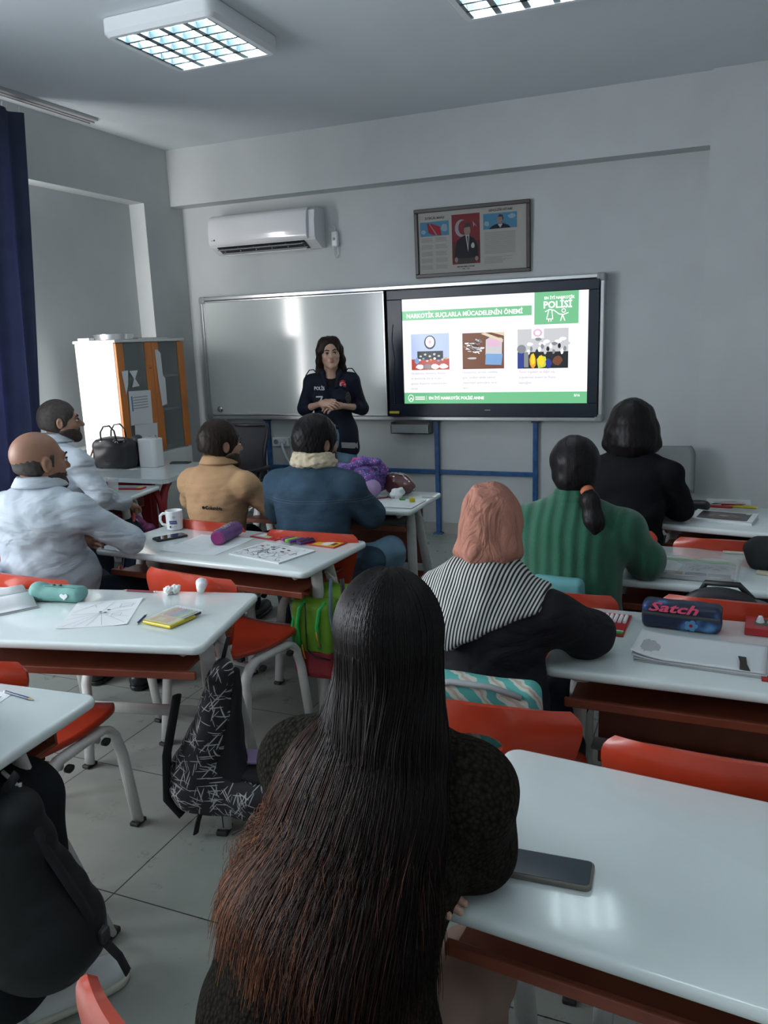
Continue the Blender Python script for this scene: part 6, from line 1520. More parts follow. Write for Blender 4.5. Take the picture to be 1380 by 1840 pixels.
for s in (-1, 1):
    pg = MB()
    if s > 0: pg.sheet(fpg(s), 14, 4, 0.0015)
    else: pg.sheet(lambda u, v: fpg(-1)(u, 1-v), 14, 4, 0.0015)
    po_ = pg.build('page_spread', M_paper, ob, smooth=True)
    bl_ = MB(); N_ = 14; prof = [fpg(s)(k/N_, 0) for k in range(N_+1)]; pts = [(p[0], p[2]-0.002) for p in prof]+[(prof[-1][0], 0.002), (prof[0][0], 0.002)]
    flat(bl_, pts if s < 0 else pts[::-1], -0.113, 0.226); bl_.build('page_block', M_pap2, ob)
    lines(po_, [((s*(0.03+0), -0.085+k*0.012), (s*(0.14), -0.085+k*0.012)) for k in range(15)], 0.0405, M_pap2, 0.0015, 'printed_lines') if False else None
MB().box(-0.165, 0.165, -0.118, 0.118, 0, 0.002).build('cover', M_pap2, ob)
pencil('dark red pencil at the back edge of the drawing desk', (-1.87, 2.262), (-2.0, 2.245), C_('pencil_dark_red', (0.2, 0.01, 0.03)))
crumple('crumpled white tissue at the back edge of the drawing desk', -1.80, 2.275, 0.028, seed=3)
pw = thing('paper_cup', 'small white plastic cup on its side behind the crumpled tissue', 'cup', (-1.70, 2.315, Z+0.022), (0, R(80), R(120)))
MB().lathe([(0.014, -0.025), (0.022, 0.028), (0.0205, 0.028), (0.013, -0.023)], 20).build('cup_wall', M_wht, pw, smooth=True)
yp = thing('crayon_pack', 'yellow pack of coloured felt pens with a clear hanging tab', 'felt pens', (-1.62, 2.035, Z), R(-8))
MB().bbox(-0.062, 0.062, -0.07, 0.045, 0.002, 0.012, 0.003).build('pen_pouch', YEL, yp)
for k, m in enumerate((YEL, ORG, RED, PNK, PUR, BLU, GRN, LIM, BRN, M_ink)):
    x = -0.054+k*0.012; MB().tube([(x, 0.0, 0.010), (x, 0.075, 0.010)], 0.005, 8).build('felt_pen', m, yp)
MB().bbox(-0.062, 0.062, -0.068, 0.085, 0.0155, 0.0168, 0.0005).build('clear_wallet', M_clear, yp)
MB().bbox(-0.05, 0.03, -0.05, -0.005, 0.0120, 0.0128, 0.0003).build('label_panel', ORG, yp); MB().box(-0.03, 0.0, -0.045, -0.02, 0.0128, 0.0133).build('label_picture', YEL, yp)
pencil('short dark blue pencil left of the yellow felt pen pack', (-1.705, 1.965), (-1.735, 2.055), C_('pencil_navy', (0.01, 0.03, 0.10)))
# left edge desk
pencil('navy pencil on the back edge of the left edge desk', (-1.70, 1.43), (-1.585, 1.415), MATS['pencil_navy'])
pencil('green pencil lying over the paper on the left edge desk', (-1.80, 1.35), (-1.68, 1.40), C_('pencil_green', (0.03, 0.22, 0.16)), z=Z+0.002)
sheet_thing('paper_sheet', 'white sheet under the green pencil on the left edge desk', 'paper', -1.76, 1.34, R(12), 0.20, 0.16)

# desk with the purple backpack
nb = book('notebook', 'white exercise book on the desk with the purple backpack', 'book', -1.60, 3.945, R(-1), 0.30, 0.22, 0.005, M_paper)
lines(nb, [((-0.05, 0.08), (-0.02, 0.04)), ((-0.02, 0.04), (0.02, 0.02)), ((0.06, -0.01), (0.12, -0.08)), ((0.12, -0.08), (0.13, -0.02))], 0.0062)
crumple('big crumpled white tissue on the desk with the purple backpack', -1.62, 4.08, 0.045, Z+0.0062, 7, flat_=0.75)
sh_ = thing('sharpener', 'yellow pencil sharpener on the white exercise book', 'sharpener', (-1.505, 3.985, Z+0.0062), R(10)); MB().lathe([(0.0005, 0), (0.016, 0), (0.016, 0.022), (0.0005, 0.022)], 18).build('barrel', YEL, sh_, auto=40); MB().lathe([(0.009, 0.022), (0.009, 0.0225), (0.0005, 0.0225)], 12).build('blade_opening', ORG, sh_)
er_ = MB(); er_.bbox(-0.017, 0.017, -0.006, 0.006, 0, 0.010, 0.002); o = er_.build('eraser', GRN); o.location = (-1.575, 4.02, Z+0.0062); o.rotation_euler = (0, 0, R(15)); tag(o, 'small green eraser between the tissue and the yellow sharpener', 'eraser')
pencil('maroon pencil crossing the black one near the purple backpack', (-1.73, 4.0), (-1.66, 4.07), MATS['pencil_dark_red'], Z+0.0062, group=None)
pencil('black pencil crossing the maroon one near the purple backpack', (-1.675, 4.045), (-1.62, 3.985), M_ink, Z+0.0062+0.0075)
pencil('thin grey pencil behind the yellow sharpener', (-1.50, 4.14), (-1.43, 4.14), M_pap2)
M_pbp = mat('purple_pattern', (0.16, 0.10, 0.34), 0.6)
nt, bq = nodes(M_pbp); tc = nt.nodes.new('ShaderNodeTexCoord'); vo = nt.nodes.new('ShaderNodeTexVoronoi'); vo.inputs['Scale'].default_value = 38; nt.links.new(tc.outputs['Object'], vo.inputs['Vector'])
cr_ = nt.nodes.new('ShaderNodeValToRGB'); cr_.color_ramp.interpolation = 'CONSTANT'; e_ = cr_.color_ramp.elements; e_[0].color = (0.65, 0.45, 0.30, 1); e_[1].position = 0.12; e_[1].color = (0.50, 0.06, 0.30, 1)
for p_, c_ in ((0.26, (0.14, 0.08, 0.34, 1)), (0.62, (0.08, 0.05, 0.22, 1))): n_ = e_.new(p_); n_.color = c_
nt.links.new(vo.outputs['Distance'], cr_.inputs[0])
vo2 = nt.nodes.new('ShaderNodeTexVoronoi'); vo2.inputs['Scale'].default_value = 95; nt.links.new(tc.outputs['Object'], vo2.inputs['Vector'])
lt = nt.nodes.new('ShaderNodeMath'); lt.operation = 'LESS_THAN'; lt.inputs[1].default_value = 0.22; nt.links.new(vo2.outputs['Distance'], lt.inputs[0])
mx = nt.nodes.new('ShaderNodeMix'); mx.data_type = 'RGBA'; mx.inputs[7].default_value = (0.6, 0.55, 0.7, 1); nt.links.new(lt.outputs[0], mx.inputs[0]); nt.links.new(cr_.outputs[0], mx.inputs[6]); nt.links.new(mx.outputs[2], bq.inputs['Base Color'])
bp_ = thing('backpack', 'purple patterned backpack with magenta strap lying on the desk by the denim jacket', 'backpack', (-1.93, 4.14, Z), R(-8))
S = Shape(); S.box((0, 0, 0.085), (0.19, 0.125, 0.078), 0.06, None, 0.03); S.ell((-0.10, 0.0, 0.09), (0.10, 0.11, 0.075), None, 0.05); S.ell((0.10, -0.04, 0.12), (0.09, 0.08, 0.07), None, 0.04); S.plane((0, 0, 0.002), (0, 0, -1)); S.disp = foldsx(0.006, 26, 4); S.build('bag_body', M_pbp, bp_, 0.005)
S = Shape(); S.chain([V3(-0.17, -0.10, 0.14), V3(-0.05, -0.13, 0.165), V3(0.06, -0.11, 0.175), V3(0.12, -0.06, 0.21), V3(0.19, -0.02, 0.20), V3(0.21, 0.02, 0.15), V3(0.17, 0.0, 0.11)], [0.016, 0.022, 0.024, 0.024, 0.022, 0.022, 0.018], 0.01); S.disp = folds(0.002, 70, 3); S.build('shoulder_strap', M_pbp, bp_, 0.004)
MB().tube([(0.06, -0.13, 0.17), (0.085, -0.155, 0.12), (0.10, -0.155, 0.06), (0.10, -0.15, 0.012)], 0.003, 6, 0.013, up=(1, 0, 0)).build('webbing', PNK, bp_, smooth=True)
MB().bbox(0.045, 0.095, -0.165, -0.145, 0.115, 0.165, 0.006).build('buckle', PNK, bp_)
MB().tube([(0.0, -0.02, 0.16), (0.02, 0.0, 0.205), (0.07, 0.02, 0.205), (0.10, 0.03, 0.17)], 0.010, 8).build('top_handle', PNK, bp_, smooth=True)
S = Shape(); S.cap((0.13, -0.10, 0.06), (0.19, -0.09, 0.062), 0.045, 0.05, 0.01); S.build('side_pocket', mat('lilac_mesh', (0.35, 0.24, 0.42), 0.7, bump=0.4, bscale=300), bp_, 0.005)
hb_ = thing('handbag', 'glossy maroon handbag behind the crumpled tissue', 'handbag', (-1.66, 4.20, Z), R(-6))
M_mar = mat('patent_maroon', (0.10, 0.03, 0.035), 0.18, coat=0.6)
S = Shape(); S.ell((0, 0, 0.05), (0.10, 0.055, 0.055), None, 0.03); S.ell((-0.02, 0, 0.08), (0.07, 0.045, 0.045), None, 0.03); S.plane((0, 0, 0.002), (0, 0, -1)); S.disp = folds(0.004, 34, 8); S.build('bag_body', M_mar, hb_, 0.004)
MB().tube([(-0.08, -0.01, 0.09), (-0.04, -0.02, 0.125), (0.03, -0.02, 0.118), (0.07, -0.01, 0.07), (0.09, 0, 0.02)], 0.0035, 8).build('strap', M_pap2, hb_, smooth=True)
S = Shape(); S.box((0, 0, 0.0), (0.33, 0.15, 0.035), 0.03, None, 0.01); S.ell((0.15, -0.1, -0.012), (0.16, 0.05, 0.03), None, 0.03); S.disp = foldsx(0.008, 24, 14)
o = S.build('folded_jacket', cloth('jacket_grey_green', (0.10, 0.105, 0.095)), None, 0.006); o.location = (-1.86, 4.0, DZ-0.097); tag(o, 'grey jacket stuffed on the shelf under the desk by the denim jacket', 'jacket')

# desk by the bearded man
yo = thing('book', 'thin dark-covered open book beside the clear cup, by the bearded man', 'book', (-3.46, 3.70, Z), R(14)); MB().box(-0.11, 0.11, -0.08, 0.08, 0, 0.004).build('cover', M_ink, yo); MB().box(-0.105, 0.105, -0.075, 0.075, 0.004, 0.008).build('pages', M_pap2, yo); scribble(yo, 0.19, 0.13, 0.0084, 60, [M_ink], 9)
cp = thing('plastic_cup', "clear plastic cup on the bearded man's desk", 'cup', (-3.42, 3.86, Z), 0); MB().lathe([(0.0005, 0), (0.026, 0), (0.034, 0.09), (0.0365, 0.091), (0.0335, 0.088), (0.0255, 0.002), (0.0005, 0.002)], 24).build('cup_wall', M_clear, cp, smooth=True)
pack('crayon_box', "red and blue crayon box on the bearded man's desk", 'crayon pack', -3.43, 4.00, R(10), 0.22, 0.07, RED, [(-0.10, 0.06, -0.02, 0.028, mat('panel_teal', (0.06, 0.22, 0.25), 0.4)), (0.065, 0.10, -0.02, 0.02, YEL)], t=0.010)

# teacher's desk
TZ = 0.7655
ha = thing('handbag', "black handbag with two handles standing on the teacher's desk", 'handbag', (-3.93, 4.49, TZ), R(4))
M_bag = mat('bag_black', (0.012, 0.012, 0.016), 0.45, bump=0.2, bscale=120); M_pat = mat('patent_black', (0.01, 0.01, 0.012), 0.12, coat=0.5)
S = Shape(); S.box((0, 0, 0.10), (0.155, 0.075, 0.10), 0.045, None, 0.02); S.ell((0, 0, 0.19), (0.12, 0.05, 0.035), None, 0.03); S.plane((0, 0, 0.002), (0, 0, -1)); S.disp = folds(0.003, 28, 5); S.build('bag_body', M_bag, ha, 0.004)
S = Shape(); S.box((0, 0.0, 0.185), (0.13, 0.058, 0.022), 0.018, None, 0.01); S.disp = folds(0.002, 60, 5); S.build('flap', M_pat, ha, 0.004)
for s in (-1, 1):
    MB().tube([(-0.065, s*0.055, 0.19), (-0.06, s*0.06, 0.26), (-0.03, s*0.06, 0.30), (0.02, s*0.06, 0.305), (0.055, s*0.06, 0.27), (0.065, s*0.055, 0.19)], 0.006, 8).build('handle', M_pat, ha, smooth=True)
    for x in (-0.065, 0.065): MB().tube([(x+0.012*math.cos(a), s*0.062, 0.185+0.012*math.sin(a)) for a in [2*PI*k/12 for k in range(13)]], 0.0025, 6).build('ring', MATS['chrome'], ha, smooth=True)
MB().box(-0.03, 0.03, -0.078, -0.0765, 0.055, 0.058).build('nameplate', MATS['chrome'], ha)
MB().tube([(-0.13, -0.06, 0.15), (-0.15, -0.085, 0.08), (-0.16, -0.10, 0.02)], 0.006, 6).build('tassel', BRN, ha, smooth=True)
S = Shape(); S.box((0, 0, 0.09), (0.07, 0.05, 0.09), 0.035, None, 0.02); S.ell((0.0, 0, 0.18), (0.05, 0.04, 0.04), None, 0.03); S.plane((0, 0, 0.002), (0, 0, -1)); S.disp = folds(0.005, 34, 6); o = S.build('bag', M_bag, None, 0.005); o.location = (-3.83, 4.62, TZ+0.04-0.04); tag(o, 'second black bag squeezed between the handbag and the white container', 'bag')
wc = thing('container', "tall white container with rounded corners on the teacher's desk", 'container', (-3.705, 4.60, TZ), R(0)); MB().slab(-0.075, 0.075, -0.06, 0.06, 0, 0.20, 0.03, 0.008).build('container_body', mat('container_white', (0.72, 0.73, 0.74), 0.4, bump=0.15, bscale=80), wc, auto=50); MB().tube([(-0.065, 0, 0.20), (-0.06, 0.0, 0.208), (0.06, 0, 0.208), (0.065, 0, 0.20)], 0.004, 6).build('rim', M_grey, wc)
phone("phone lying at the far right end of the teacher's desk", -3.58, 4.76, R(15), 0.145, 0.07, M_dgrey, TZ)
sheet_thing('paper_sheet', "white slip on the teacher's desk in front of the white container", 'paper', -3.80, 4.47, R(-12), 0.15, 0.07, TZ)
for k in range(4):
    o = thing('book', ('lowest thin book of the stack', 'second lowest book of the stack', 'second book from the top of the stack', 'topmost book of the stack')[k]+" on the teacher's desk, left of the handbag", 'book', (-4.22, 4.42+0.006*k, TZ+0.0125*k), R(3-4*k), 'book stack on the teacher desk'); MB().box(-0.10, 0.12, -0.13, 0.13, 0.001, 0.011).build('pages', M_paper, o); MB().box(-0.103, 0.123, -0.132, 0.132, 0.011, 0.012).build('cover', (M_pap2, M_paper, BLU, M_paper)[k], o); MB().box(-0.103, 0.123, -0.132, 0.132, 0, 0.001).build('cover', (M_pap2, M_paper, BLU, M_paper)[k], o)
# cupboard: things on top and papers on its doors
CT = CZ+0.0005
dr = thing('round_tin', 'round silver tin lying on top of the cupboard', 'tin', (-4.17, 4.88, CT), 0); MB().lathe([(0.0005, 0), (0.135, 0), (0.14, 0.004), (0.14, 0.036), (0.135, 0.04), (0.0005, 0.04)], 40).build('tin_body', M_alu, dr, auto=40); MB().lathe([(0.142, 0.026), (0.142, 0.041), (0.12, 0.044), (0.0005, 0.044)], 40).build('lid', M_alu, dr, auto=40)
o = book('folder', 'flat blue-grey folder on the right end of the cupboard top', 'folder', -4.18, 5.22, R(80), 0.30, 0.24, 0.012, mat('folder_blue_grey', (0.12, 0.15, 0.22), 0.5), CT)
o = book('folder', 'small white pad at the left front of the cupboard top', 'pad', -4.30, 4.745, R(5), 0.10, 0.09, 0.018, M_wht, CT)
def on_door(name, label, cat, y0, y1, z0, z1, m=M_paper, tilt=0.0, pts=None):
    """paper taped on the cupboard front (faces +X)"""
    o = thing(name, label, cat, (-3.9985+0.0, (y0+y1)/2, (z0+z1)/2), 0)
    w, h = (y1-y0)/2, (z1-z0)/2; pts = pts or [(-w, -h), (w, -h), (w, h), (-w, h)]
    n = len(pts); c, s = math.cos(tilt), math.sin(tilt); q = [(p[0]*c-p[1]*s, p[0]*s+p[1]*c) for p in pts]
    MB().add([(0.003, a, b_) for a, b_ in q]+[(0.0022, a, b_) for a, b_ in q], [tuple(range(n)), tuple(range(2*n-1, n-1, -1))]+[((i+1) % n, i, n+i, n+(i+1) % n) for i in range(n)]).build('sheet', m, o)
    return o
on_door('taped_paper', 'torn narrow paper strip on the left orange stile of the cupboard', 'paper', 4.715, 4.80, 1.26, 1.44, pts=[(-0.03, 0.04), (-0.01, -0.09), (0.02, -0.02), (0.035, 0.085), (-0.035, 0.08)])
on_door('paper_hourglass', 'small white hourglass paper cut-out on the left cupboard pane', 'paper cut-out', 4.80, 4.90, 1.31, 1.43, pts=[(-0.045, 0.06), (0.0, 0.0), (-0.03, -0.06), (0.055, -0.055), (0.012, 0.0), (0.05, 0.06)][::-1])
a = on_door('timetable', 'printed timetable sheet taped on the left cupboard door', 'timetable', 4.77, 5.02, 1.03, 1.28, tilt=-0.03); 
for k in range(5): MB().box(0.0031, 0.0036, -0.08, 0.085, 0.075-k*0.02, 0.083-k*0.02).build('table_row', M_pencil_l, a)
MB().box(0.0030, 0.0034, -0.10, -0.085, -0.02, 0.09).build('table_column', mat('row_blue', (0.12, 0.22, 0.40), 0.6), a)
a = on_door('name_sheet', 'paper sheet with the large letters LEYLA below the timetable', 'paper', 4.80, 5.06, 0.82, 1.03, tilt=-0.06); text('LEYLA', 0.085, mat('letter_blue_grey', (0.22, 0.28, 0.36), 0.6), a, (0.0036, -0.105, -0.05), (PI/2, 0, PI/2), 'lettering')
on_door('taped_paper', 'long torn white paper hanging on the middle stile of the cupboard', 'paper', 5.10, 5.22, 1.13, 1.58, pts=[(-0.04, 0.22), (-0.03, 0.0), (-0.01, -0.21), (0.05, -0.20), (0.055, 0.0), (0.03, 0.02), (0.025, 0.19), (-0.01, 0.22)][::1])
a = on_door('taped_paper', 'small orange-tinted note with a red scribble on the cupboard middle stile', 'paper', 5.01, 5.08, 1.39, 1.47, M_or, pts=[(-0.03, 0.035), (-0.005, -0.045), (0.035, 0.03)]); MB().box(0.0031, 0.0036, -0.015, 0.018, 0.005, 0.012).build('scribble', RED, a)
# ------------------------------------------------------------------ right-hand desks
def tilt_label(o): return o
# desk with the dark pencil case
pk = thing('crayon_box', 'red box of white and green oil pastels beside the headscarf woman', 'crayon pack', (-0.29, 2.40, Z), R(-2))
MB().bbox(-0.07, 0.07, -0.095, 0.09, 0, 0.006, 0.001).build('card', RED, pk)
for k in range(9):
    x = -0.058+k*0.0145; MB().tube([(x, 0.005, 0.010), (x, 0.062, 0.010)], 0.0058, 8).build('pastel', M_wht, pk)
MB().bbox(-0.066, 0.066, -0.060, -0.004, 0.006, 0.011, 0.001).build('card_sleeve', RED, pk); MB().box(-0.045, 0.035, -0.052, -0.014, 0.0112, 0.0118).build('picture', mat('panel_teal', (0.06, 0.22, 0.25), 0.4), pk); MB().box(-0.066, 0.066, -0.088, -0.070, 0.0062, 0.009).build('band', GRN, pk); MB().box(-0.066, 0.066, -0.070, -0.062, 0.0062, 0.009).build('band', M_wht, pk)
M_sat = mat('satin_navy_flowers', (0.012, 0.022, 0.06), 0.4)
nt, bq = nodes(M_sat); tc = nt.nodes.new('ShaderNodeTexCoord'); vo = nt.nodes.new('ShaderNodeTexNoise'); vo.inputs['Scale'].default_value = 17; vo.inputs['Detail'].default_value = 1.5; nt.links.new(tc.outputs['Object'], vo.inputs['Vector'])
cr_ = nt.nodes.new('ShaderNodeValToRGB'); e_ = cr_.color_ramp.elements; e_[0].position = 0.52; e_[0].color = (0.010, 0.018, 0.05, 1); e_[1].position = 0.72; e_[1].color = (0.10, 0.26, 0.50, 1); n_ = e_.new(0.6); n_.color = (0.02, 0.06, 0.18, 1)
nt.links.new(vo.outputs['Fac'], cr_.inputs[0]); nt.links.new(cr_.outputs[0], bq.inputs['Base Color'])
ca = thing('pencil_case', 'dark blue box pencil case with pink lettering and blue flowers', 'pencil case', (-0.07, 2.435, Z), R(-4))
S = Shape(); S.box((0, 0, 0.040), (0.112, 0.036, 0.040), 0.018, None, 0.005); S.disp = folds(0.0008, 60, 2); S.build('case_body', M_sat, ca, 0.003)
MB().tube([(-0.108, -0.0365, 0.047), (0.108, -0.0365, 0.047)], 0.003, 6, 0.006).build('zip', M_dgrey, ca)
text('Satch', 0.040, mat('lettering_pink', (0.62, 0.05, 0.12), 0.4), ca, (-0.092, -0.0445, 0.059), (R(50), 0, 0), 'lettering', shear=0.3, bold=0.0010, sx=1.6)
fl = MB()
for k in range(5):
    a = 2*PI*k/5; flat(fl, [(0.03+0.012*math.cos(a)+0.008*math.cos(t), 0.022+0.011*math.sin(a)+0.007*math.sin(t)) for t in [2*PI*j/8 for j in range(8)]], -0.0374-0.00005*k, 0.0003)
fl.build('flower_print', mat('flower_blue', (0.10, 0.28, 0.50), 0.5), ca)
flat(MB(), disc(0.03, 0.022, 0.005, 0.005, 10), -0.0382, 0.0003).build('flower_centre', RED, ca)
pl_ = thing('paper_stack', 'large stack of white drawing paper in front of the dark blue pencil case', 'paper', (-0.005, 2.235, Z), R(-4))
for k in range(6):
    def f(u, v, k=k):
        x = (u-0.5)*0.335; y = (v-0.5)*0.215
        return (x+0.002*k*(-1)**k, y+0.003*((k*7) % 3-1), 0.0015+0.0012*k+0.022*max(0, 1-u*3.2)**2*(0.4+0.6*(1-v))*(k/5)*0.8+0.012*max(0, 0.35-v)*(k/5))
    MB().sheet(f, 20, 10, 0.0006).build('drawing_sheet', M_paper if k % 2 or k == 5 else M_pap2, pl_, smooth=True)
MB().poly([(0.096, -0.102), (0.122, -0.104), (0.112, -0.06), (0.108, -0.012), (0.088, -0.010), (0.094, -0.05)], 0.0135, 0.0142).build('dark_patch', mat('patch_brown', (0.03, 0.018, 0.015), 0.6), pl_)
ch_ = thing('chalk_box', 'red box of white chalks at the right edge by the paper stack', 'chalk box', (0.205, 2.475, Z), R(-3))
MB().bbox(-0.10, 0.08, -0.055, 0.055, 0, 0.022, 0.002).build('box', RED, ch_); MB().box(-0.075, 0.08, -0.02, 0.035, 0.022, 0.0225).build('window', mat('box_window_dark_green', (0.03, 0.07, 0.03), 0.3), ch_)
for k in range(5): MB().lathe([(0.0005, 0.0), (0.012, 0), (0.006, 0.018), (0.0005, 0.02)], 12).build('chalk', M_wht, ch_, loc=(-0.06+k*0.03, 0.008, 0.0226))
M_rd = MB(); M_rd.bbox(-0.03, 0.03, -0.018, 0.018, 0, 0.006, 0.001); o = M_rd.build('card', RED); o.location = (0.165, 2.115, Z); tag(o, 'small dark red card sticking out under the paper stack at the right edge', 'card')

# desk with the clear folder
rm = thing('marker_card', 'red marker card with a white end beside the green sweater sleeve', 'card', (-0.225, 3.30, Z), R(-55)); MB().bbox(-0.08, 0.045, -0.014, 0.014, 0, 0.006, 0.001).build('red_card', RED, rm); MB().bbox(0.045, 0.08, -0.016, 0.016, 0, 0.010, 0.002).build('white_end', M_wht, rm)
o = MB(); o.bbox(-0.06, 0.06, -0.02, 0.02, 0, 0.003, 0.001); o = o.build('clear_wrapper', M_clear); o.location = (-0.30, 3.27, Z); o.rotation_euler = (0, 0, R(-40)); tag(o, 'clear plastic wrapper beside the red marker card', 'wrapper')
fo = thing('plastic_folder', 'clear plastic folder full of papers with a green top edge', 'folder', (-0.075, 3.045, Z), R(-3))
MB().slab(-0.16, 0.16, -0.12, 0.11, 0, 0.016, 0.02, 0.006).build('contents', M_pap2, fo, auto=50)
MB().box(-0.15, 0.15, 0.075, 0.105, 0.0162, 0.018).build('green_edge', mat('green_bright', (0.10, 0.50, 0.10), 0.4), fo)
MB().poly([(-0.15, -0.07), (-0.03, -0.075), (-0.02, 0.02), (-0.05, 0.07), (-0.15, 0.065)], 0.0162, 0.0175).build('white_label', M_paper, fo)
for k, (x0, x1, m) in enumerate(((-0.13, -0.01, mat('wood_pencil', (0.25, 0.12, 0.06), 0.5)), (0.0, 0.07, PUR), (0.075, 0.15, M_ink))):
    q = MB()
    for j in range(3): q.box(x0, x1, -0.10+0.012*j, -0.094+0.012*j, 0.0162, 0.0185)
    q.build('pencil_row', m, fo)
sc1 = MB(); scribble(fo, 0.15, 0.08, 0.0166, 70, [M_ink, BLU], 12)
for o_ in fo.children:
    if o_.name.startswith('printed_drawing'): o_.location = (0.065, 0.0, 0.0)
def ff(u, v): return ((u-0.5)*0.35, (v-0.5)*0.26-0.002, 0.022+0.004*math.sin(u*9)*math.sin(v*7)+0.002*math.sin(u*23+v*11))
MB().sheet(ff, 30, 24, 0.0005).build('clear_sleeve', mat('clear_film', (0.7, 0.74, 0.74), 0.08, alpha=0.30), fo, smooth=True)
S = Shape(); S.box((0, 0, 0.05), (0.12, 0.09, 0.05), 0.04, None, 0.02); S.ell((-0.05, -0.03, 0.07), (0.08, 0.06, 0.035), None, 0.03); S.plane((0, 0, 0.001), (0, 0, -1)); S.disp = folds(0.005, 26, 9); o = S.build('toiletry_bag', cloth('bag_charcoal', (0.03, 0.033, 0.035)), None, 0.005); o.location = (0.245, 3.20, Z); tag(o, 'charcoal soft bag at the right edge of the folder desk', 'bag')
o = MB().bbox(-0.03, 0.03, -0.012, 0.012, 0, 0.012, 0.003).build('eraser', mat('eraser_cream', (0.5, 0.45, 0.33), 0.7)); o.location = (0.185, 3.07, Z); o.rotation_euler = (0, 0, R(-20)); tag(o, 'cream eraser in front of the charcoal bag', 'eraser')
o = MB().bbox(-0.04, 0.04, -0.009, 0.009, 0, 0.007, 0.002).build('chalk', mat('chalk_cream', (0.6, 0.58, 0.5), 0.7)); o.location = (0.085, 3.345, Z); tag(o, 'cream chalk stick on the back edge of the folder desk', 'chalk')

# farthest right desk
pcb = thing('pencil_case', 'long black pencil case beside the black bob woman', 'pencil case', (-0.135, 4.13, Z), R(-10))
S = Shape(); S.cap((-0.10, 0, 0.03), (0.10, 0, 0.026), 0.030, 0.027, 0.01); S.plane((0, 0, 0.001), (0, 0, -1)); S.disp = folds(0.003, 50, 9); S.build('case_body', M_bag, pcb, 0.004); MB().tube([(-0.1, -0.004, 0.061), (0.1, -0.004, 0.054)], 0.002, 6).build('zip', M_grey, pcb)
for k, (x, y, a, m, lab) in enumerate(((0.03, 4.205, -5, RED, 'nearest red felt pen behind the magazine'), (0.09, 4.225, 12, RED, 'second red felt pen behind the magazine, crossing the nearest'), (0.14, 4.22, -8, YEL, 'yellow felt pen among the red ones behind the magazine'), (0.05, 4.25, 20, M_ink, 'black felt pen among the red ones behind the magazine'))):
    o = thing('felt_pen', lab, 'felt pen', (x, y, Z+0.012*(k % 2)), R(a)); MB().tube([(-0.055, 0, 0.007), (0.045, 0, 0.007)], 0.007, 10).build('barrel', m, o); MB().tube([(0.045, 0, 0.007), (0.06, 0, 0.007)], [0.007, 0.005], 10).build('pen_cap', m, o)
o = MB().bbox(-0.10, 0.10, -0.05, 0.05, 0, 0.004, 0.001).build('clear_wrapper', M_clear); o.location = (0.07, 4.225, Z+0.028); tag(o, 'clear wrapper lying over the red felt pens', 'wrapper')
mz = book('magazine', 'magazine with a dark cover picture on the farthest right desk', 'magazine', 0.05, 3.965, R(-10), 0.27, 0.20, 0.012, M_paper, curl=0.004)
MB().box(-0.125, 0.115, -0.075, 0.085, 0.0125, 0.0132).build('cover_picture', mat('picture_dark', (0.035, 0.025, 0.022), 0.3), mz)
patch(mz, disc(0.0, -0.005, 0.065, 0.045, 28), 0.0134, mat('picture_brown', (0.16, 0.09, 0.06), 0.3)); patch(mz, disc(0.0, -0.005, 0.05, 0.033, 28), 0.0138, mat('picture_black', (0.008, 0.01, 0.012), 0.2)); patch(mz, blob(0.0, 0.0, 0.022, 0.014), 0.0142, mat('picture_sand', (0.35, 0.27, 0.2), 0.4)); patch(mz, blob(0.095, 0.065, 0.012, 0.008), 0.0142, M_paper)
sheet_thing('paper_sheet', 'white sheet at the near edge of the farthest right desk', 'paper', -0.12, 3.94, R(-12), 0.16, 0.20)

# things on the empty chairs
S = Shape(); S.box((0, 0, 0.11), (0.16, 0.13, 0.11), 0.06, None, 0.02); S.ell((0.02, -0.10, 0.19), (0.15, 0.07, 0.09), None, 0.05); S.plane((0, 0, 0.002), (0, 0, -1)); S.disp = foldsx(0.006, 22, 5)
bg = thing('backpack', 'grey backpack with a black handle loop on the chair behind the clear folder', 'backpack', (0.07, 2.87, 0.46), R(-4)); S.build('bag_body', cloth('bag_grey', (0.17, 0.155, 0.175)), bg, 0.005)
S = Shape(); S.ell((-0.02, -0.155, 0.245), (0.12, 0.03, 0.07), None, 0.02); S.build('black_hood', M_bag, bg, 0.004)
MB().tube([(-0.10, -0.08, 0.25), (-0.07, -0.12, 0.315), (0.03, -0.13, 0.32), (0.08, -0.10, 0.26)], 0.010, 8).build('handle_loop', M_rubber, bg, smooth=True)
for k in range(3):
    o = book('book', ('lowest', 'middle', 'topmost')[k]+' of the pale books wedged behind the grey backpack', 'book', -0.11, 2.86, R(-4+k*2), 0.07, 0.20, 0.018, (M_paper, M_pap2, M_paper)[k], 0.62+0.019*k) if False else None
M_mnt = mat('mint_print', (0.45, 0.47, 0.42), 0.6)
nt, bq = nodes(M_mnt); tc = nt.nodes.new('ShaderNodeTexCoord'); wv = nt.nodes.new('ShaderNodeTexWave'); wv.bands_direction = 'DIAGONAL'; wv.inputs['Scale'].default_value = 9; wv.inputs['Distortion'].default_value = 4; wv.inputs['Detail Scale'].default_value = 2.0; nt.links.new(tc.outputs['Object'], wv.inputs[0])
cr_ = nt.nodes.new('ShaderNodeValToRGB'); cr_.color_ramp.interpolation = 'CONSTANT'; e_ = cr_.color_ramp.elements; e_[0].color = (0.08, 0.36, 0.33, 1); e_[1].position = 0.45; e_[1].color = (0.50, 0.52, 0.46, 1); n_ = e_.new(0.92); n_.color = (0.42, 0.34, 0.28, 1); nt.links.new(wv.outputs[1], cr_.inputs[0]); nt.links.new(cr_.outputs[0], bq.inputs['Base Color'])
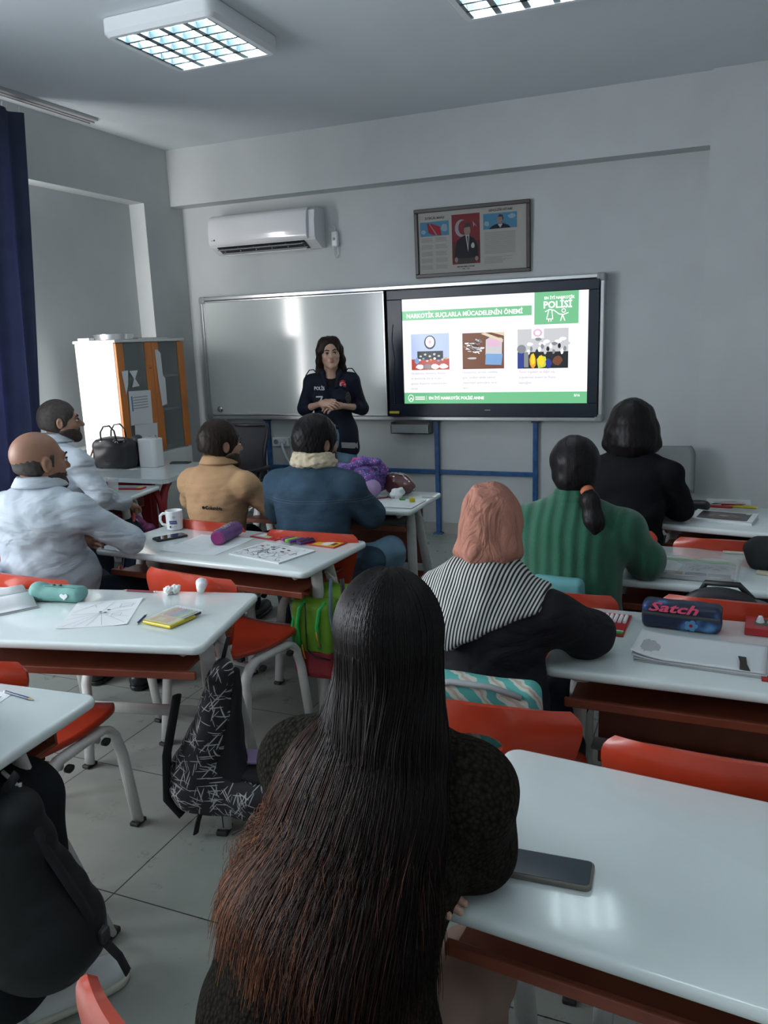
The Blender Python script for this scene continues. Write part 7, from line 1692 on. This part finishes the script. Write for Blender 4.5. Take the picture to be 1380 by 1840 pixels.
mb_ = thing('backpack', 'mint and cream patterned bag on the chair behind the headscarf woman', 'backpack', (-0.50, 1.745, 0.445), R(0))
S = Shape(); S.box((0.0, 0, 0.18), (0.15, 0.035, 0.18), 0.03, None, 0.02); S.disp = folds(0.004, 22, 9); S.build('bag_body', M_mnt, mb_, 0.004)
MB().tube([(-0.12, -0.03, 0.33), (-0.06, -0.04, 0.352), (0.04, -0.04, 0.352), (0.11, -0.03, 0.33)], 0.008, 8).build('handle_loop', M_grey, mb_, smooth=True)
S = Shape(); S.box((0.0, 0, 0.17), (0.09, 0.03, 0.17), 0.025, None, 0.02); S.disp = folds(0.004, 22, 9); o = S.build('bag', mat('teal_cloth', (0.12, 0.34, 0.36), 0.7, bump=0.3), None, 0.005); o.location = (-0.47, 2.615, 0.46); tag(o, 'teal bag whose top shows over the chair behind the green sweater', 'bag')

# ------------------------------------------------------------------ backpacks hanging from the desk sides
def strokes_mat(name, base, ink):
    m = mat(name, base, 0.6); nt, b = nodes(m); tc = nt.nodes.new('ShaderNodeTexCoord'); last = None
    for k, (a, bb_) in enumerate(((0.3, 0.5), (1.2, 0.2), (2.0, 1.1), (2.7, 0.8), (0.8, 1.9), (1.7, 1.4))):
        mp = nt.nodes.new('ShaderNodeMapping'); mp.vector_type = 'TEXTURE'; mp.inputs['Rotation'].default_value = (0.1*k, a*1.15, 0.12*k); mp.inputs['Scale'].default_value = (1/8, 1/8, 1/115); mp.inputs['Location'].default_value = (k*3.1, k*1.7, 0)
        nt.links.new(tc.outputs['Object'], mp.inputs[0])
        vo = nt.nodes.new('ShaderNodeTexVoronoi'); vo.inputs['Scale'].default_value = 1.0; nt.links.new(mp.outputs[0], vo.inputs['Vector'])
        lt = nt.nodes.new('ShaderNodeMath'); lt.operation = 'LESS_THAN'; lt.inputs[1].default_value = 0.21; nt.links.new(vo.outputs['Distance'], lt.inputs[0])
        if last is None: last = lt.outputs[0]
        else: mm = nt.nodes.new('ShaderNodeMath'); mm.operation = 'MAXIMUM'; nt.links.new(last, mm.inputs[0]); nt.links.new(lt.outputs[0], mm.inputs[1]); last = mm.outputs[0]
    mx = nt.nodes.new('ShaderNodeMix'); mx.data_type = 'RGBA'; mx.inputs[6].default_value = (*base, 1); mx.inputs[7].default_value = (*ink, 1); nt.links.new(last, mx.inputs[0]); nt.links.new(mx.outputs[2], b.inputs['Base Color']); return m
M_str = strokes_mat('black_with_white_strokes', (0.012, 0.012, 0.016), (0.50, 0.50, 0.50))
M_bl2 = mat('lining_black', (0.008, 0.009, 0.012), 0.8)
bk = thing('backpack', 'open black backpack with white stroke pattern hanging beside the drawing desk', 'backpack', (-1.50, 2.06, 0), R(0))
S = Shape()   # back half: tall padded panel hanging from the hook
S.cap((0.09, -0.06, 0.60), (-0.06, -0.02, 0.16), 0.040, 0.105, 0.03); S.ell((-0.05, 0.0, 0.17), (0.12, 0.09, 0.12), None, 0.06); S.ell((0.12, -0.01, 0.14), (0.17, 0.09, 0.085), None, 0.06)
S.ell((0.15, -0.015, 0.26), (0.12, 0.06, 0.075), None, 0.02, 's')
S.disp = foldsx(0.006, 24, 6); bb2 = S.build('bag_body', M_str, bk, 0.005)
S = Shape(); S.ell((0.14, -0.01, 0.225), (0.12, 0.062, 0.022), None, 0.01); S.disp = folds(0.002, 30, 3); S.build('lining', M_bl2, bb2, 0.005)
S = Shape(); S.cap((0.115, -0.03, 0.58), (0.06, -0.03, 0.27), 0.016, 0.055, 0.03); S.cap((0.06, -0.03, 0.27), (0.10, -0.04, 0.22), 0.05, 0.04, 0.03); S.disp = folds(0.003, 40, 3); S.build('open_flap', M_bl2, bk, 0.005)
MB().tube([(-0.07, -0.10, 0.50), (-0.11, -0.13, 0.30), (-0.15, -0.10, 0.12), (-0.10, -0.09, 0.06)], 0.010, 8, 0.022, up=(0, 1, 0)).build('shoulder_strap', M_bl2, bk, smooth=True)
MB().tube([(0.08, -0.06, 0.60), (0.095, -0.05, 0.66), (0.105, -0.04, 0.70)], 0.004, 6, 0.012).build('hanging_loop', M_bl2, bk, smooth=True)
MB().tube([(-0.02, -0.09, 0.10), (-0.035, -0.10, 0.05), (-0.04, -0.11, 0.012)], 0.004, 6, 0.017, up=(0, 1, 0)).build('webbing_end', M_bl2, bk, smooth=True)
MB().tube([(0.05, -0.08, 0.09), (0.055, -0.085, 0.04)], 0.002, 5).build('cord', M_bl2, bk)
vb = thing('book', 'lilac book sticking out of the open black and white backpack', 'book', (-1.375, 2.045, 0.255), (R(18), R(-8), R(4))); MB().bbox(-0.085, 0.085, -0.012, 0.05, 0.0, 0.008, 0.001).build('cover', mat('lilac_cover', (0.30, 0.22, 0.40), 0.5), vb); MB().box(-0.083, 0.083, -0.010, 0.048, 0.0015, 0.0065).build('pages', M_paper, vb)
tb_ = thing('tissue_roll', 'small grey bottle cap peeking from the black and white backpack', 'bottle', (-1.455, 2.01, 0.245), 0); MB().lathe([(0.0005, -0.05), (0.016, -0.05), (0.016, 0.012), (0.012, 0.022), (0.0005, 0.024)], 16).build('bottle_body', M_grey, tb_, smooth=True)

gb = thing('backpack', 'lime green and red backpack hanging beside the mug desk', 'backpack', (-1.47, 2.86, 0), R(0))
M_lime = mat('lime_fabric', (0.14, 0.30, 0.015), 0.6, bump=0.3, bscale=250); M_grn2 = mat('green_piping', (0.03, 0.50, 0.10), 0.45); M_rfab = mat('red_fabric', (0.25, 0.012, 0.02), 0.6, bump=0.3, bscale=250)
def lobe(x, y, w, d, z0, z1, name, m, cut=None, extra=None):
    S = Shape(); S.box((x, y, (z0+z1)/2), (w, d, (z1-z0)/2), min(w, d)*0.85, None, 0.02); 
    if cut is not None: S.plane((0, 0, cut[0]), (0, 0, cut[1]))
    S.disp = folds(0.0025, 34, 3); return S.build(name, m, gb, 0.0045)
ZC1 = 0.345
lobe(-0.03, -0.055, 0.105, 0.045, 0.22, 0.565, 'front_pocket', M_lime, (ZC1, -1)); lobe(-0.03, -0.055, 0.105, 0.045, 0.22, 0.565, 'front_pocket_base', M_rfab, (ZC1, 1))
lobe(0.02, 0.045, 0.12, 0.07, 0.20, 0.60, 'main_compartment', M_lime, (ZC1-0.01, -1)); lobe(0.02, 0.045, 0.12, 0.07, 0.20, 0.60, 'main_compartment_base', M_rfab, (ZC1-0.01, 1))
for x, y, z0, z1 in ((-0.118, -0.085, ZC1, 0.53), (-0.085, -0.105, ZC1+0.01, 0.56), (0.005, -0.102, ZC1+0.02, 0.56)):
    MB().tube([(x, y, z0), (x-0.006, y-0.006, (z0+z1)/2), (x+0.006, y, z1-0.03), (x+0.025, y+0.02, z1)], 0.009, 8).build('green_piping', M_grn2, gb, smooth=True)
MB().tube([(-0.05, -0.108, 0.56), (-0.048, -0.114, 0.45), (-0.05, -0.110, 0.36), (-0.02, -0.108, 0.33), (0.05, -0.10, 0.32)], 0.0035, 6).build('zip', M_rubber, gb, smooth=True)
for x, z in ((-0.07, 0.35), (0.0, 0.41)):
    q = MB().tube([(x, -0.116, z+0.03), (x+0.006, -0.118, z), (x+0.014, -0.118, z-0.03)], 0.004, 6).build('zip_pull', ORG, gb, smooth=True)
MB().tube([(0.055, -0.07, 0.66), (0.062, -0.10, 0.52), (0.085, -0.115, 0.40), (0.10, -0.11, 0.30)], 0.0025, 6, 0.014, up=(0, 1, 0)).build('blue_webbing', mat('webbing_blue_grey', (0.16, 0.24, 0.34), 0.6), gb, smooth=True)
MB().tube([(0.10, -0.06, 0.66), (0.115, -0.08, 0.56), (0.13, -0.08, 0.50), (0.11, -0.09, 0.36), (0.075, -0.09, 0.24)], 0.006, 8, 0.018, up=(0, 1, 0)).build('shoulder_strap', M_rubber, gb, smooth=True)

bb3 = thing('backpack', 'black backpack hanging from the left edge desk above the white trainer', 'backpack', (-1.45, 1.17, 0.05), R(6))
S = Shape(); S.cap((0.0, 0.0, 0.50), (0.015, 0.02, 0.22), 0.085, 0.125, 0.05); S.ell((0.05, 0.03, 0.22), (0.13, 0.12, 0.14), None, 0.06); S.cap((-0.08, 0.0, 0.50), (-0.10, 0.0, 0.2), 0.08, 0.10, 0.05); S.disp = foldsx(0.005, 16, 3); S.build('bag_body', mat('nylon_black', (0.012, 0.015, 0.016), 0.5, bump=0.15, bscale=300, spec=0.25), bb3, 0.006)
MB().tube([(0.06, 0.0, 0.57), (0.10, 0.0, 0.46), (0.16, 0.02, 0.32), (0.185, 0.04, 0.22)], 0.004, 6, 0.015, up=(0, 1, 0)).build('shoulder_strap', M_bl2, bb3, smooth=True)
MB().bbox(0.165, 0.20, 0.03, 0.06, 0.20, 0.235, 0.006).build('buckle', M_rubber, bb3)
MB().tube([(0.19, 0.045, 0.20), (0.215, 0.06, 0.15), (0.225, 0.07, 0.10)], 0.003, 6, 0.013, up=(0, 1, 0)).build('webbing_end', M_bl2, bb3, smooth=True)
MB().tube([(0.0, 0.0, 0.58), (0.04, -0.01, 0.62), (0.06, -0.01, 0.645)], 0.004, 6, 0.012).build('hanging_loop', M_bl2, bb3, smooth=True)

M_mag = mat('magenta_satin', (0.17, 0.015, 0.10), 0.35, bump=0.3, bscale=200); M_cor = mat('coral_trim', (0.60, 0.10, 0.08), 0.4)
def pinkbag(label, x, y, rz, z1=0.62):
    t = thing('backpack', label, 'backpack', (x, y, 0), rz)
    S = Shape(); S.cap((-0.03, 0, z1-0.08), (-0.04, 0, 0.30), 0.055, 0.085, 0.03); S.cap((0.05, 0.02, z1-0.12), (0.06, 0.02, 0.28), 0.04, 0.075, 0.03); S.disp = foldsx(0.005, 24, 3); S.build('bag_body', M_mag, t, 0.005)
    MB().tube([(0.0, -0.05, z1), (0.0, -0.085, z1-0.14), (0.02, -0.09, z1-0.28), (0.03, -0.085, 0.27)], 0.006, 8, 0.012, up=(0, 1, 0)).build('coral_trim', M_cor, t, smooth=True)
    MB().tube([(-0.03, 0, z1-0.03), (-0.01, 0, z1+0.04)], 0.005, 6).build('hanging_loop', M_bl2, t)
    return t
pinkbag("magenta backpack hanging beside the bearded man's desk", -3.25, 3.86, R(10), 0.62)
pinkbag("magenta backpack with coral trim hanging left of the mug desk, behind the bald man's elbow", -2.56, 2.93, R(0), 0.60)

# small things at the left edge
S = Shape(); S.box((0, 0, 0.10), (0.14, 0.05, 0.12), 0.045, None, 0.02); S.disp = folds(0.004, 26, 9)
o = S.build('backpack', M_pbp, None, 0.005); o.location = (-2.80, 2.27, 0.55); tag(o, 'purple patterned bag behind the bald man, over his chair back at the left edge', 'backpack')
sheet_thing('paper_sheet', 'white sheet lying on the desk part left of the bald man', 'paper', -4.05, 3.72, R(14), 0.21, 0.29)
